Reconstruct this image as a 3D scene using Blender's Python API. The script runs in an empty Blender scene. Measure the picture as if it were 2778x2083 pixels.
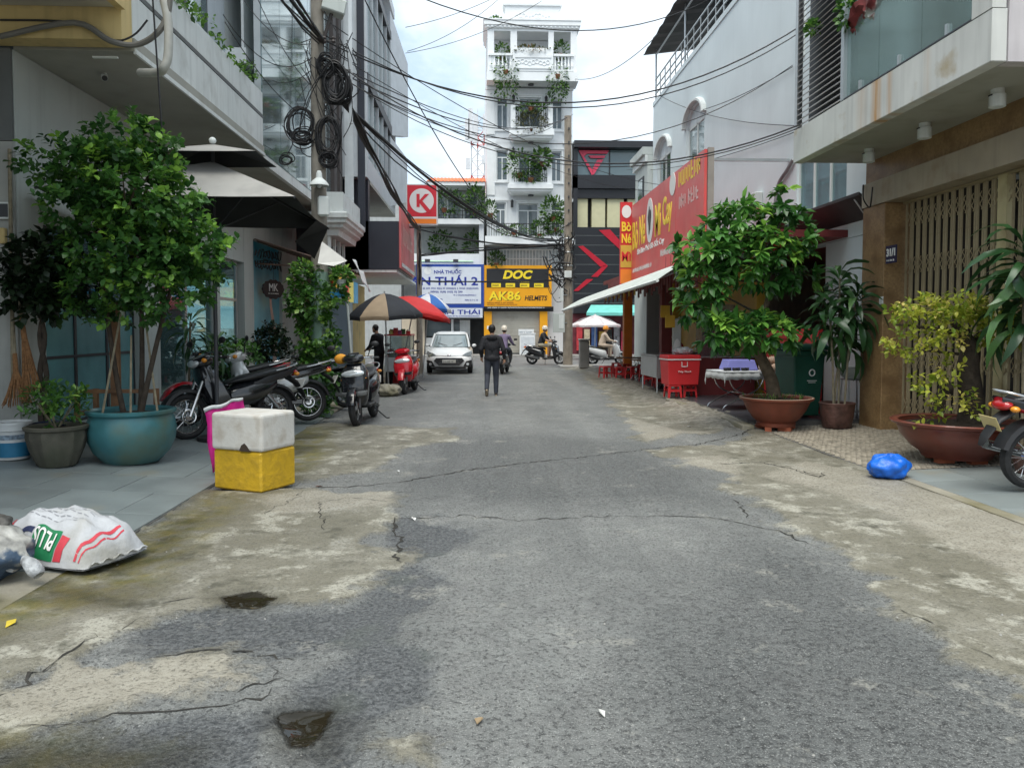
import bpy, bmesh, math, random
import numpy as np
from mathutils import Vector, Matrix, Quaternion
random.seed(7); RNG = np.random.default_rng(7)
R = math.radians
SC = bpy.context.scene
COL = SC.collection
# ---------------------------------------------------------------- camera (street runs along +Y, camera stands at the origin)
F_PX, CX, PY, YAW, PITCH, EYE = 2060.0, 1389.0, 975.0, math.atan(89/2060), R(2.5), 1.7
cam = bpy.data.cameras.new('camera'); CAM = bpy.data.objects.new('camera', cam); COL.objects.link(CAM)
CAM.location = (0, 0, EYE); CAM.rotation_euler = (R(90)-PITCH, 0, -YAW)
cam.sensor_fit = 'HORIZONTAL'; cam.sensor_width = 36; cam.lens = 36*F_PX/2778
cam.shift_y = (PY-1041.5)/2778; cam.clip_start = .05; cam.clip_end = 2000
SC.camera = CAM
# ---------------------------------------------------------------- sky: bright broken overcast over a Nishita sky
SUN_EL, SUN_AZ = R(67), R(200)
W = bpy.data.worlds.new('World'); SC.world = W; W.use_nodes = True
nt = W.node_tree; nt.nodes.clear()
def wn(t, **k):
    n = nt.nodes.new(t)
    for a, b in k.items(): setattr(n, a, b)
    return n
wo = wn('ShaderNodeOutputWorld'); sky = wn('ShaderNodeTexSky', sky_type='NISHITA', sun_disc=False)
sky.sun_elevation = SUN_EL; sky.sun_rotation = SUN_AZ; sky.air_density = 1.2; sky.dust_density = 2.5
skb = wn('ShaderNodeBackground'); skb.inputs[1].default_value = .10; nt.links.new(sky.outputs[0], skb.inputs[0])
tc = wn('ShaderNodeTexCoord'); mp = wn('ShaderNodeMapping'); mp.inputs['Scale'].default_value = (1, 1, 2.2); mp.inputs['Location'].default_value = (.35, .1, .0)
nt.links.new(tc.outputs['Generated'], mp.inputs[0])
n1 = wn('ShaderNodeTexNoise'); n1.inputs['Scale'].default_value = 2.6; n1.inputs['Detail'].default_value = 8; n1.inputs['Roughness'].default_value = .55; n1.inputs['Distortion'].default_value = .4
nt.links.new(mp.outputs[0], n1.inputs[0])
n2 = wn('ShaderNodeTexNoise'); n2.inputs['Scale'].default_value = 5.0; n2.inputs['Detail'].default_value = 7; nt.links.new(mp.outputs[0], n2.inputs[0])
cr = wn('ShaderNodeValToRGB'); cr.color_ramp.elements[0].position = .38; cr.color_ramp.elements[1].position = .70
cr.color_ramp.elements[0].color = (.42, .54, .66, 1); cr.color_ramp.elements[1].color = (1.0, 1.03, 1.03, 1)
nt.links.new(n1.outputs[0], cr.inputs[0])
cb = wn('ShaderNodeBackground'); cb.inputs[1].default_value = .62; nt.links.new(cr.outputs[0], cb.inputs[0])
m2 = wn('ShaderNodeMapRange'); m2.inputs[1].default_value = .3; m2.inputs[2].default_value = .62; m2.inputs[3].default_value = .80; m2.inputs[4].default_value = 1.0
nt.links.new(n2.outputs[0], m2.inputs[0])
mx = wn('ShaderNodeMixShader'); nt.links.new(m2.outputs[0], mx.inputs[0]); nt.links.new(skb.outputs[0], mx.inputs[1]); nt.links.new(cb.outputs[0], mx.inputs[2])
nt.links.new(mx.outputs[0], wo.inputs[0])
sl = bpy.data.lights.new('sun', 'SUN'); sl.energy = 1.5; sl.angle = R(45); sl.color = (1, .98, .90)
SUN = bpy.data.objects.new('sun', sl); COL.objects.link(SUN)
SUN.rotation_euler = (R(90)-SUN_EL, 0, R(180)-SUN_AZ)
vs = SC.view_settings; vs.view_transform = 'Standard'; vs.look = 'None'; vs.exposure = 1.42; vs.gamma = 1
SC.cycles.use_denoising = True; SC.cycles.max_bounces = 8; SC.cycles.diffuse_bounces = 4; SC.cycles.glossy_bounces = 3
SC.cycles.transparent_max_bounces = 12; SC.cycles.caustics_reflective = False; SC.cycles.caustics_refractive = False
# ---------------------------------------------------------------- photo pixel -> place in the street
_F = Vector((math.sin(YAW)*math.cos(PITCH), math.cos(YAW)*math.cos(PITCH), -math.sin(PITCH)))
_R = Vector((math.cos(YAW), -math.sin(YAW), 0)); _U = _R.cross(_F); EYEV = Vector((0, 0, EYE))
def ray(px, py): return _F*F_PX + _R*(px-CX) + _U*(PY-py)
def onZ(px, py, z=0.): d = ray(px, py); return EYEV + d*((z-EYE)/d.z)
def onY(px, py, y): d = ray(px, py); return EYEV + d*(y/d.y)
def onX(px, py, x): d = ray(px, py); return EYEV + d*(x/d.x)
# ---------------------------------------------------------------- materials
MATS = {}
def _ramp2(nt, fac, a, b, p0=.3, p1=.7):
    r = nt.nodes.new('ShaderNodeValToRGB'); e = r.color_ramp.elements
    e[0].position, e[1].position = p0, p1; e[0].color = (*a, 1); e[1].color = (*b, 1)
    nt.links.new(fac, r.inputs[0]); return r.outputs[0]
def mat(name, col=(.5,.5,.5), rough=.6, metal=0., var=.12, scale=3., bump=0., bscale=60., streak=0., dirt=None, dirt_lo=.5, dirt_hi=.7, dirt_scale=2.5,
        spec=.5, coat=0., trans=0., alpha=1., ior=1.45, emit=None, estr=1., rnd=0., obj=True, sheen=0.):
    if name in MATS: return MATS[name]
    m = bpy.data.materials.new(name); m.use_nodes = True; MATS[name] = m
    nt = m.node_tree; b = nt.nodes['Principled BSDF']; L = nt.links.new
    b.inputs['Roughness'].default_value = rough; b.inputs['Metallic'].default_value = metal
    b.inputs['Specular IOR Level'].default_value = spec; b.inputs['Coat Weight'].default_value = coat; b.inputs['Coat Roughness'].default_value = .12
    b.inputs['Transmission Weight'].default_value = trans; b.inputs['IOR'].default_value = ior; b.inputs['Alpha'].default_value = alpha
    b.inputs['Sheen Weight'].default_value = sheen
    if emit: b.inputs['Emission Color'].default_value = (*emit, 1); b.inputs['Emission Strength'].default_value = estr
    tc = nt.nodes.new('ShaderNodeTexCoord'); co = tc.outputs['Object']
    def noise(s, d=5, vec=co):
        n = nt.nodes.new('ShaderNodeTexNoise'); n.inputs['Scale'].default_value = s; n.inputs['Detail'].default_value = d; L(vec, n.inputs['Vector']); return n.outputs[0]
    lo = tuple(max(0, c*(1-var)) for c in col); hi = tuple(min(1, c*(1+var)) for c in col)
    c = None
    if var > 0: c = _ramp2(nt, noise(scale), lo, hi)
    def mixc(fac, a, bcol, blend='MIX'):
        x = nt.nodes.new('ShaderNodeMix'); x.data_type = 'RGBA'; x.blend_type = blend
        if isinstance(fac, float): x.inputs[0].default_value = fac
        else: L(fac, x.inputs[0])
        if isinstance(a, tuple): x.inputs[6].default_value = (*a, 1)
        else: L(a, x.inputs[6])
        if isinstance(bcol, tuple): x.inputs[7].default_value = (*bcol, 1)
        else: L(bcol, x.inputs[7])
        return x.outputs[2]
    def mr(v, a, b2, lo=0., hi=1.):
        x = nt.nodes.new('ShaderNodeMapRange'); x.inputs[1].default_value = a; x.inputs[2].default_value = b2; x.inputs[3].default_value = lo; x.inputs[4].default_value = hi
        L(v, x.inputs[0]); return x.outputs[0]
    if streak > 0:
        mp = nt.nodes.new('ShaderNodeMapping'); mp.inputs['Scale'].default_value = (5, 5, .35); L(co, mp.inputs[0])
        f = mr(noise(1.6, 6, mp.outputs[0]), .5, .75, 0, streak)
        c = mixc(f, c if c is not None else tuple(col), tuple(x*.45 for x in col))
    if dirt:
        f = mr(noise(dirt_scale, 8), dirt_lo, dirt_hi)
        c = mixc(f, c if c is not None else tuple(col), tuple(dirt))
    if rnd > 0:
        oi = nt.nodes.new('ShaderNodeObjectInfo'); v = mr(oi.outputs['Random'], 0, 1, 1-rnd, 1+rnd)
        cm = nt.nodes.new('ShaderNodeMix'); cm.data_type = 'RGBA'; cm.blend_type = 'MULTIPLY'; cm.inputs[0].default_value = 1
        if c is not None: L(c, cm.inputs[6])
        else: cm.inputs[6].default_value = (*col, 1)
        L(v, cm.inputs[7]); c = cm.outputs[2]
    if c is None: b.inputs['Base Color'].default_value = (*col, 1)
    else: L(c, b.inputs['Base Color'])
    if bump > 0:
        bp = nt.nodes.new('ShaderNodeBump'); bp.inputs['Strength'].default_value = bump; bp.inputs['Distance'].default_value = .02
        L(noise(bscale, 6), bp.inputs['Height']); L(bp.outputs[0], b.inputs['Normal'])
    return m
def leaf_mat(name, dark, mid, light, rough=.42, trans=.35, hi_at=.8):
    """foliage: each leaf picks its own green from the 'rnd' attribute; thin leaves let some light through"""
    if name in MATS: return MATS[name]
    m = bpy.data.materials.new(name); m.use_nodes = True; MATS[name] = m
    nt = m.node_tree; b = nt.nodes['Principled BSDF']; out = nt.nodes['Material Output']; L = nt.links.new
    at = nt.nodes.new('ShaderNodeAttribute'); at.attribute_name = 'rnd'
    oi = nt.nodes.new('ShaderNodeObjectInfo')
    ad = nt.nodes.new('ShaderNodeMath'); ad.operation = 'ADD'; L(at.outputs['Fac'], ad.inputs[0]); 
    mu = nt.nodes.new('ShaderNodeMath'); mu.operation = 'MULTIPLY'; mu.inputs[1].default_value = .3; L(oi.outputs['Random'], mu.inputs[0]); L(mu.outputs[0], ad.inputs[1])
    sb = nt.nodes.new('ShaderNodeMath'); sb.operation = 'SUBTRACT'; sb.inputs[1].default_value = .15; L(ad.outputs[0], sb.inputs[0])
    r = nt.nodes.new('ShaderNodeValToRGB'); e = r.color_ramp.elements; e[0].position = .0; e[1].position = 1.0
    e[0].color = (*dark, 1); e[1].color = (*light, 1); k = e.new(.55); k.color = (*mid, 1); k2 = e.new(hi_at); k2.color = tuple((a+b2)/2 for a, b2 in zip((*mid, 1), (*light, 1)))
    L(sb.outputs[0], r.inputs[0]); L(r.outputs[0], b.inputs['Base Color']); b.inputs['Roughness'].default_value = rough; b.inputs['Specular IOR Level'].default_value = .45
    tr = nt.nodes.new('ShaderNodeBsdfTranslucent'); L(r.outputs[0], tr.inputs[0]); mxs = nt.nodes.new('ShaderNodeMixShader'); mxs.inputs[0].default_value = trans
    L(b.outputs[0], mxs.inputs[1]); L(tr.outputs[0], mxs.inputs[2]); L(mxs.outputs[0], out.inputs[0])
    return m
def glass_mat(name, tint=(.75,.85,.86), rough=.03, clear=.5, mirror=0.):
    """window pane: part see-through, part mirror"""
    if name in MATS: return MATS[name]
    m = bpy.data.materials.new(name); m.use_nodes = True; MATS[name] = m
    nt = m.node_tree; nt.nodes.clear(); L = nt.links.new
    out = nt.nodes.new('ShaderNodeOutputMaterial'); t = nt.nodes.new('ShaderNodeBsdfTransparent'); t.inputs[0].default_value = (*tint, 1)
    b = nt.nodes.new('ShaderNodeBsdfPrincipled'); b.inputs['Base Color'].default_value = tuple(x*.35 for x in tint)+(1,); b.inputs['Roughness'].default_value = rough; b.inputs['Specular IOR Level'].default_value = .9
    if mirror: b.inputs['Metallic'].default_value = mirror; b.inputs['Base Color'].default_value = tuple(x*.8 for x in tint)+(1,)
    mx = nt.nodes.new('ShaderNodeMixShader'); mx.inputs[0].default_value = 1-clear; L(t.outputs[0], mx.inputs[1]); L(b.outputs[0], mx.inputs[2]); L(mx.outputs[0], out.inputs[0])
    return m
# ---------------------------------------------------------------- mesh builder
def euler(rx=0, ry=0, rz=0): return Matrix.Rotation(rz, 4, 'Z') @ Matrix.Rotation(ry, 4, 'Y') @ Matrix.Rotation(rx, 4, 'X')
class MB:
    def __init__(s): s.v = []; s.f = []; s.m = []; s.mi = 0
    def add(s, vs, fs, M=None):
        o = len(s.v)
        s.v += [tuple(M @ Vector(p)) for p in vs] if M is not None else [tuple(p) for p in vs]
        s.f += [tuple(i+o for i in f) for f in fs]; s.m += [s.mi]*len(fs); return s
    def box(s, x0, x1, y0, y1, z0, z1, M=None):
        vs = [(x0,y0,z0),(x1,y0,z0),(x1,y1,z0),(x0,y1,z0),(x0,y0,z1),(x1,y0,z1),(x1,y1,z1),(x0,y1,z1)]
        return s.add(vs, [(0,3,2,1),(4,5,6,7),(0,1,5,4),(1,2,6,5),(2,3,7,6),(3,0,4,7)], M)
    def cbox(s, c, sx, sy, sz, M=None):
        T = Matrix.Translation(Vector(c)) @ (M if M is not None else Matrix())
        return s.box(-sx/2, sx/2, -sy/2, sy/2, -sz/2, sz/2, T)
    def poly(s, pts, M=None): return s.add(pts, [tuple(range(len(pts)))], M)
    def prism(s, pts, d, M=None):
        """pts: closed outline (3D, planar); d: extrusion vector"""
        n = len(pts); d = Vector(d); a = [Vector(p) for p in pts]; vs = a + [p+d for p in a]
        fs = [tuple(range(n-1, -1, -1)), tuple(range(n, 2*n))] + [(i, (i+1)%n, n+(i+1)%n, n+i) for i in range(n)]
        return s.add(vs, fs, M)
    def tube(s, pts, r, seg=8, cap=True, M=None):
        P = [Vector(p) for p in pts]; n = len(P); rr = r if hasattr(r, '__len__') else [r]*n
        vs, fs = [], []; up = None
        for i, p in enumerate(P):
            t = (P[min(i+1, n-1)]-P[max(i-1, 0)]);  t = t.normalized() if t.length > 1e-9 else Vector((0,0,1))
            if up is None: up = t.orthogonal().normalized()
            up = (up - t*up.dot(t)); up = up.normalized() if up.length > 1e-6 else t.orthogonal().normalized()
            w = t.cross(up)
            for k in range(seg):
                a = 2*math.pi*k/seg; vs.append(p + (up*math.cos(a)+w*math.sin(a))*rr[i])
        for i in range(n-1):
            for k in range(seg): fs.append((i*seg+k, i*seg+(k+1)%seg, (i+1)*seg+(k+1)%seg, (i+1)*seg+k))
        if cap: fs += [tuple(range(seg-1, -1, -1)), tuple((n-1)*seg+k for k in range(seg))]
        return s.add(vs, fs, M)
    def lathe(s, prof, seg=24, M=None, cap0=True, cap1=True, wob=None):
        """prof: [(r, z)]"""
        vs, fs = [], []; n = len(prof)
        for i, (r, z) in enumerate(prof):
            for k in range(seg):
                a = 2*math.pi*k/seg; q = r*(wob(a, i) if wob else 1); vs.append((q*math.cos(a), q*math.sin(a), z))
        for i in range(n-1):
            for k in range(seg): fs.append((i*seg+k, i*seg+(k+1)%seg, (i+1)*seg+(k+1)%seg, (i+1)*seg+k))
        if cap0: fs.append(tuple(range(seg-1, -1, -1)))
        if cap1: fs.append(tuple((n-1)*seg+k for k in range(seg)))
        return s.add(vs, fs, M)
    def cyl(s, c, r, h, seg=16, M=None, r2=None):
        T = Matrix.Translation(Vector(c)) @ (M if M is not None else Matrix())
        return s.lathe([(r, 0), (r if r2 is None else r2, h)], seg, T)
    def loft(s, rings, closed=True, cap=True, M=None):
        n = len(rings[0]); vs = [p for r in rings for p in r]; fs = []
        for i in range(len(rings)-1):
            for k in range(n if closed else n-1): fs.append((i*n+k, i*n+(k+1)%n, (i+1)*n+(k+1)%n, (i+1)*n+k))
        if cap and closed: fs += [tuple(range(n-1, -1, -1)), tuple((len(rings)-1)*n+k for k in range(n))]
        return s.add(vs, fs, M)
    def sphere(s, c, rx, ry=None, rz=None, seg=16, rings=10, M=None):
        ry = rx if ry is None else ry; rz = rx if rz is None else rz
        prof = [(max(1e-4, math.sin(math.pi*i/rings)), -math.cos(math.pi*i/rings)) for i in range(rings+1)]
        T = Matrix.Translation(Vector(c)) @ (M if M is not None else Matrix()) @ Matrix.Diagonal((rx, ry, rz, 1))
        return s.lathe(prof, seg, T)
    def torus(s, c, R0, r, seg=28, ring=8, M=None, sq=1.0):
        T = Matrix.Translation(Vector(c)) @ (M if M is not None else Matrix()); vs, fs = [], []
        for i in range(seg):
            a = 2*math.pi*i/seg
            for k in range(ring):
                b = 2*math.pi*k/ring; q = R0 + r*math.cos(b); vs.append((q*math.cos(a), q*math.sin(a), r*sq*math.sin(b)))
        for i in range(seg):
            for k in range(ring): fs.append((i*ring+k, ((i+1)%seg)*ring+k, ((i+1)%seg)*ring+(k+1)%ring, i*ring+(k+1)%ring))
        return s.add(vs, fs, T)
    def mesh(s, name):
        me = bpy.data.meshes.new(name); me.from_pydata(s.v, [], s.f)
        if any(s.m): me.polygons.foreach_set('material_index', s.m)
        return me
    def build(s, name, m, parent=None, smooth=False, bevel=0., seg=1, angle=35, solid=0.):
        me = s.mesh(name)
        bm = bmesh.new(); bm.from_mesh(me); bmesh.ops.recalc_face_normals(bm, faces=bm.faces); bm.to_mesh(me); bm.free()
        if smooth:
            me.polygons.foreach_set('use_smooth', [True]*len(me.polygons)); me.set_sharp_from_angle(angle=R(angle))
        for x in (m if isinstance(m, (list, tuple)) else [m]): me.materials.append(x)
        o = bpy.data.objects.new(name, me); COL.objects.link(o); o.parent = parent
        if solid: q = o.modifiers.new('s', 'SOLIDIFY'); q.thickness = solid; q.offset = 0
        if bevel: q = o.modifiers.new('b', 'BEVEL'); q.width = bevel; q.segments = seg; q.limit_method = 'ANGLE'; q.angle_limit = R(40)
        return o
def bx(name, m, x0, x1, y0, y1, z0, z1, parent=None, bevel=0., M=None): return MB().box(x0, x1, y0, y1, z0, z1, M).build(name, m, parent, bevel=bevel)
def tag(o, label=None, cat=None, group=None, kind=None):
    if label: o['label'] = label
    if cat: o['category'] = cat
    if group: o['group'] = group
    if kind: o['kind'] = kind
    return o
def thing(name, label, cat, loc=(0,0,0), rz=0., group=None, rot=None):
    o = bpy.data.objects.new(name, None); COL.objects.link(o); o.location = loc; o.rotation_euler = rot or (0, 0, rz); o.empty_display_size = .1
    return tag(o, label, cat, group)
def copy_tree(o, parent=None):
    c = o.copy(); COL.objects.link(c); c.parent = parent
    for ch in o.children: copy_tree(ch, c)
    return c
def share(src, name=None, parent=None, M=None):
    """another piece with the same mesh"""
    o = src.copy(); COL.objects.link(o); o.parent = parent if parent is not None else src.parent
    if M is not None: o.matrix_local = M
    return o
def lin(a, b, t): return tuple(x+(y-x)*t for x, y in zip(a, b))
def sag(a, b, d, n=14):
    a, b = Vector(a), Vector(b); return [a.lerp(b, i/n) - Vector((0, 0, 4*d*(i/n)*(1-i/n))) for i in range(n+1)]
def smooth_path(pts, n=6):
    P = [Vector(p) for p in pts]; out = []
    for i in range(len(P)-1):
        p0, p1, p2, p3 = P[max(i-1,0)], P[i], P[i+1], P[min(i+2, len(P)-1)]
        for k in range(n):
            t = k/n; out.append(.5*((2*p1)+(p2-p0)*t+(2*p0-5*p1+4*p2-p3)*t*t+(3*p1-p0-3*p2+p3)*t**3))
    return out+[P[-1]]
# ---------------------------------------------------------------- lettering
def text(s, m, origin, xa, ya, w=None, h=None, parent=None, name='lettering', bold=0., shear=0., depth=.006, align='C', off=.004, sp=1.0):
    """flat letters: origin = centre (or left/middle), xa, ya = reading and up directions; w/h = size to fit"""
    cu = bpy.data.curves.new(name, 'FONT'); cu.body = s; cu.shear = shear; cu.offset = bold; cu.extrude = depth; cu.resolution_u = 3; cu.space_character = sp; cu.fill_mode = 'BOTH'
    to = bpy.data.objects.new(name, cu); COL.objects.link(to); dg = bpy.context.evaluated_depsgraph_get()
    me = bpy.data.meshes.new_from_object(to.evaluated_get(dg)); bpy.data.objects.remove(to); bpy.data.curves.remove(cu)
    n = len(me.vertices); a = np.empty(n*3); me.vertices.foreach_get('co', a); a = a.reshape(-1, 3)
    lo, hi = a.min(0), a.max(0); sz = np.maximum(hi-lo, 1e-6)
    sx = w/sz[0] if w else None; sy = h/sz[1] if h else None
    sx = sx or sy; sy = sy or sx
    cx = (lo[0]+hi[0])/2 if align == 'C' else lo[0]; cy = (lo[1]+hi[1])/2
    a[:, 0] = (a[:, 0]-cx)*sx; a[:, 1] = (a[:, 1]-cy)*sy
    X, Y = Vector(xa).normalized(), Vector(ya).normalized(); Z = X.cross(Y); o = Vector(origin)+Z*off
    b = np.outer(a[:,0], X)+np.outer(a[:,1], Y)+np.outer(a[:,2], Z)+np.array(o)
    me.vertices.foreach_set('co', b.ravel()); me.materials.clear(); me.materials.append(m); me.update()
    ob = bpy.data.objects.new(name, me); COL.objects.link(ob); ob.parent = parent
    return ob
# ---------------------------------------------------------------- leaves
LEAF_OVAL = (np.array([(0,0,0),(-.3,.3,.06),(.3,.3,.06),(0,.34,0),(-.34,.62,.04),(.34,.62,.04),(0,.66,-.03),(0,1,-.12)], float),
             [(0,3,1),(0,2,3),(1,3,6,4),(3,2,5,6),(4,6,7),(6,5,7)])
LEAF_LONG = (np.array([(0,0,0),(-.09,.25,.05),(.09,.25,.05),(0,.25,.02),(-.13,.5,.03),(.13,.5,.03),(0,.5,-.02),(-.1,.75,-.12),(.1,.75,-.12),(0,.76,-.16),(0,1,-.34)], float),
             [(0,3,1),(0,2,3),(1,3,6,4),(3,2,5,6),(4,6,9,7),(6,5,8,9),(7,9,10),(9,8,10)])
LEAF_DROOP = (np.array([(0,0,0),(-.05,.2,.07),(.05,.2,.07),(0,.2,.05),(-.09,.42,.07),(.09,.42,.07),(0,.42,.04),(-.10,.62,-.06),(.10,.62,-.06),(0,.62,-.09),(-.07,.76,-.27),(.07,.76,-.27),(0,.76,-.29),(0,.84,-.55)], float),
              [(0,3,1),(0,2,3),(1,3,6,4),(3,2,5,6),(4,6,9,7),(6,5,8,9),(7,9,12,10),(9,8,11,12),(10,12,13),(12,11,13)])
def frames(dirs, ups):
    d = dirs/np.maximum(np.linalg.norm(dirs, axis=1, keepdims=True), 1e-9)
    x = np.cross(d, ups); x /= np.maximum(np.linalg.norm(x, axis=1, keepdims=True), 1e-9); z = np.cross(x, d)
    return np.stack([x, d, z], axis=2)          # columns: leaf width, leaf length, leaf normal
def leaf_mesh(name, pos, dirs, size, m, parent=None, shape=LEAF_OVAL, width=1., rnd=None, roll=.6, kind='stuff'):
    n = len(pos); T, F = shape; T = T*np.array([width, 1, 1])
    ups = np.tile(np.array([0,0,1.]), (n,1)) + RNG.normal(0, roll, (n,3))
    fr = frames(np.asarray(dirs, float), ups); size = np.broadcast_to(np.asarray(size, float), (n,))
    V = np.einsum('nij,kj->nki', fr, T)*size[:,None,None] + np.asarray(pos)[:,None,:]
    k = len(T); loops = np.concatenate([np.array(f) for f in F]); ls = np.array([len(f) for f in F])
    allv = (loops[None,:] + (np.arange(n)*k)[:,None]).ravel(); tot = np.tile(ls, n); st = np.concatenate([[0], np.cumsum(tot)[:-1]])
    me = bpy.data.meshes.new(name); me.vertices.add(n*k); me.vertices.foreach_set('co', V.ravel())
    me.loops.add(len(allv)); me.loops.foreach_set('vertex_index', allv.astype(np.int32))
    me.polygons.add(len(tot)); me.polygons.foreach_set('loop_start', st.astype(np.int32))
    me.update(calc_edges=True); me.polygons.foreach_set('use_smooth', np.ones(len(tot), bool))
    r = RNG.random(n) if rnd is None else rnd
    at = me.attributes.new('rnd', 'FLOAT', 'POINT'); at.data.foreach_set('value', np.repeat(r, k).astype(np.float32))
    me.materials.append(m); o = bpy.data.objects.new(name, me); COL.objects.link(o); o.parent = parent
    if kind: o['kind'] = kind
    return o
def one_leaf(name, m, shape, size, width=1.):
    """a leaf mesh to share between single leaves"""
    T, F = shape; me = bpy.data.meshes.new(name); me.from_pydata([tuple(p) for p in T*np.array([width,1,1])*size], [], F); me.materials.append(m)
    me.polygons.foreach_set('use_smooth', [True]*len(me.polygons))
    return me
def place_leaf(me, name, pos, d, parent, s=1., roll=0.):
    d = Vector(d).normalized(); up = Vector((0,0,1)) + Vector(RNG.normal(0, .3, 3)); x = d.cross(up).normalized(); z = x.cross(d)
    M = Matrix(((x.x, d.x, z.x, pos[0]), (x.y, d.y, z.y, pos[1]), (x.z, d.z, z.z, pos[2]), (0,0,0,1))) @ Matrix.Rotation(roll, 4, 'Y') @ Matrix.Scale(s, 4)
    o = bpy.data.objects.new(name, me); COL.objects.link(o); o.parent = parent; o.matrix_local = M; return o
def ellipsoid_pts(n, c, r, shell=.55):
    u = RNG.normal(size=(n,3)); u /= np.linalg.norm(u, axis=1, keepdims=True); q = RNG.random(n)**(1/3); q = shell + (1-shell)*q
    q *= RNG.uniform(.82, 1.08, n)
    return np.array(c)+u*q[:,None]*np.array(r), u
def scribble(m, origin, xa, ya, w, h, parent=None, name='lettering', words=3, off=.005):
    """small print too worn or far to read: rows of letter-like strokes, no words"""
    X, Y = Vector(xa).normalized(), Vector(ya).normalized(); Z = X.cross(Y); o = Vector(origin)+Z*off-X*w/2; mb = MB(); x = 0.; cw = h*.62; k = 0
    rs = random.Random(int(abs(o.x*991+o.y*37+o.z*613)*10))
    def bar(x0, x1, y0, y1):
        if x1 > x0 and x1 <= w+1e-6: mb.prism([o+X*x0+Y*y0, o+X*x1+Y*y0, o+X*x1+Y*y1, o+X*x0+Y*y1], Z*.003)
    while x+cw < w:
        if k and rs.random() < words/max(3., w/cw): x += cw*.8
        t = cw*.24; g = rs.randrange(4); hh = h*rs.choice((.5,.36,.36,.5))
        bar(x, x+t, -h*.5, hh)
        if g in (0, 1): bar(x+t, x+cw*.75, -h*.5, -h*.5+t)
        if g in (1, 2): bar(x+t, x+cw*.75, -t*.5, t*.5)
        if g in (2, 3, 0): bar(x+cw*.5, x+cw*.75, -h*.5+t*1.1, h*.3)
        x += cw; k += 1
    if not mb.v: return None
    ob = mb.build(name, m, parent)
    if parent is not None: ob.matrix_parent_inverse = parent.matrix_basis.inverted()
    return ob
def ptext(s, m, origin, xa, ya, root, **k):
    o = text(s, m, origin, xa, ya, parent=root, **k); o.matrix_parent_inverse = root.matrix_basis.inverted(); return o
# ================================================================ GROUND
OV = 2778/2212.
def G(pts, z=0.): return [tuple(onZ(x*OV, y*OV, z))[:2] for x, y in pts]
def sdist(P, poly):
    """signed distance (inside > 0) of points P (n,2) to a closed outline"""
    poly = np.array(poly); n = len(poly); d2 = np.full(len(P), 1e9); ins = np.zeros(len(P), bool)
    for i in range(n):
        a, b = poly[i], poly[(i+1)%n]; e = b-a; w = P-a; t = np.clip((w@e)/max(e@e, 1e-9), 0, 1); q = w-t[:,None]*e
        d2 = np.minimum(d2, (q*q).sum(1))
        c = ((a[1] > P[:,1]) != (b[1] > P[:,1])); x = (b[0]-a[0])*(P[:,1]-a[1])/((b[1]-a[1]) if abs(b[1]-a[1]) > 1e-9 else 1e-9)+a[0]; ins ^= c & (P[:,0] < x)
    return np.where(ins, 1, -1)*np.sqrt(d2)
conc = [G([(-160,1300),(-60,1262),(230,1172),(455,1060),(620,1055),(860,1070),(845,1120),(835,1160),(850,1215),(770,1290),(600,1310),(430,1310),(330,1330),(140,1440),(40,1490),(-100,1560),(-400,1600)]),
        G([(-200,1560),(0,1500),(140,1432),(280,1425),(480,1405),(610,1425),(670,1430),(630,1480),(560,1510),(400,1530),(200,1545),(0,1580),(-200,1600)]),
        G([(560,930),(720,918),(985,925),(980,955),(900,970),(830,1000),(800,1025),(620,1047),(500,1050)]),
        G([(1215,790),(1290,835),(1320,870),(1345,900),(1360,935),(1430,985),(1500,1010),(1590,1050),(1600,1090),(1700,1150),(1790,1200),(1960,1320),(2100,1420),(2212,1470),(2500,1630)]) + [(8.,2.),(9.,10.),(6.,30.)],
        G([(845,1610),(900,1585),(965,1612),(985,1640),(930,1655),(860,1645)]),
        G([(600,1262),(680,1240),(790,1190),(840,1180),(845,1225),(760,1270),(650,1295)])]
gutter = G([(1388,962),(1440,948),(1590,928),(1610,940),(1510,965),(1400,978)])
dark = [G([(850,1112),(1000,1125),(1060,1150),(960,1190),(940,1240),(880,1330),(905,1400),(925,1440),(900,1520),(845,1600),(835,1700),(600,1700),(590,1545),(640,1480),(690,1430),(480,1395),(270,1415),(60,1490),(330,1325),(560,1312),(770,1292),(850,1215),(835,1150)]),
        G([(-100,1600),(330,1560),(600,1545),(600,1700),(-100,1700)])]
moss = [G([(270,1170),(470,1060),(520,1090),(430,1190),(330,1290),(120,1340),(-40,1400),(-160,1420),(-100,1290)]), G([(570,925),(720,925),(720,985),(640,1040),(560,1040)]),
        G([(-200,1590),(120,1585),(340,1620),(200,1700),(-200,1700)])]
coarse = [G([(1480,1230),(1650,1165),(1790,1210),(1960,1330),(2212,1480),(2400,1600),(2300,1760),(1450,1760),(1330,1520),(1420,1330)]), G([(900,960),(1150,930),(1350,960),(1500,1030),(1560,1080),(1300,1100),(1000,1090),(880,1050)])]
pale = [G([(1640,1030),(1780,1060),(1900,1105),(2060,1185),(2260,1270),(2500,1360),(2400,1150),(2000,1060),(1850,1020),(1740,1000)]), G([(1340,900),(1480,935),(1560,930),(1400,955)]), G([(1440,990),(1560,985),(1600,1010),(1590,1045),(1500,1010)]), G([(560,1075),(700,1060),(855,1068),(840,1095),(700,1110),(600,1115)]), G([(0,1510),(140,1440),(280,1430),(480,1410),(600,1430),(560,1490),(300,1525),(0,1570)])]
pudd = [G([(612,1540),(650,1533),(705,1532),(690,1560),(665,1600),(640,1602),(628,1575)]), G([(490,1292),(545,1283),(585,1294),(555,1307),(500,1306)])]
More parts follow.
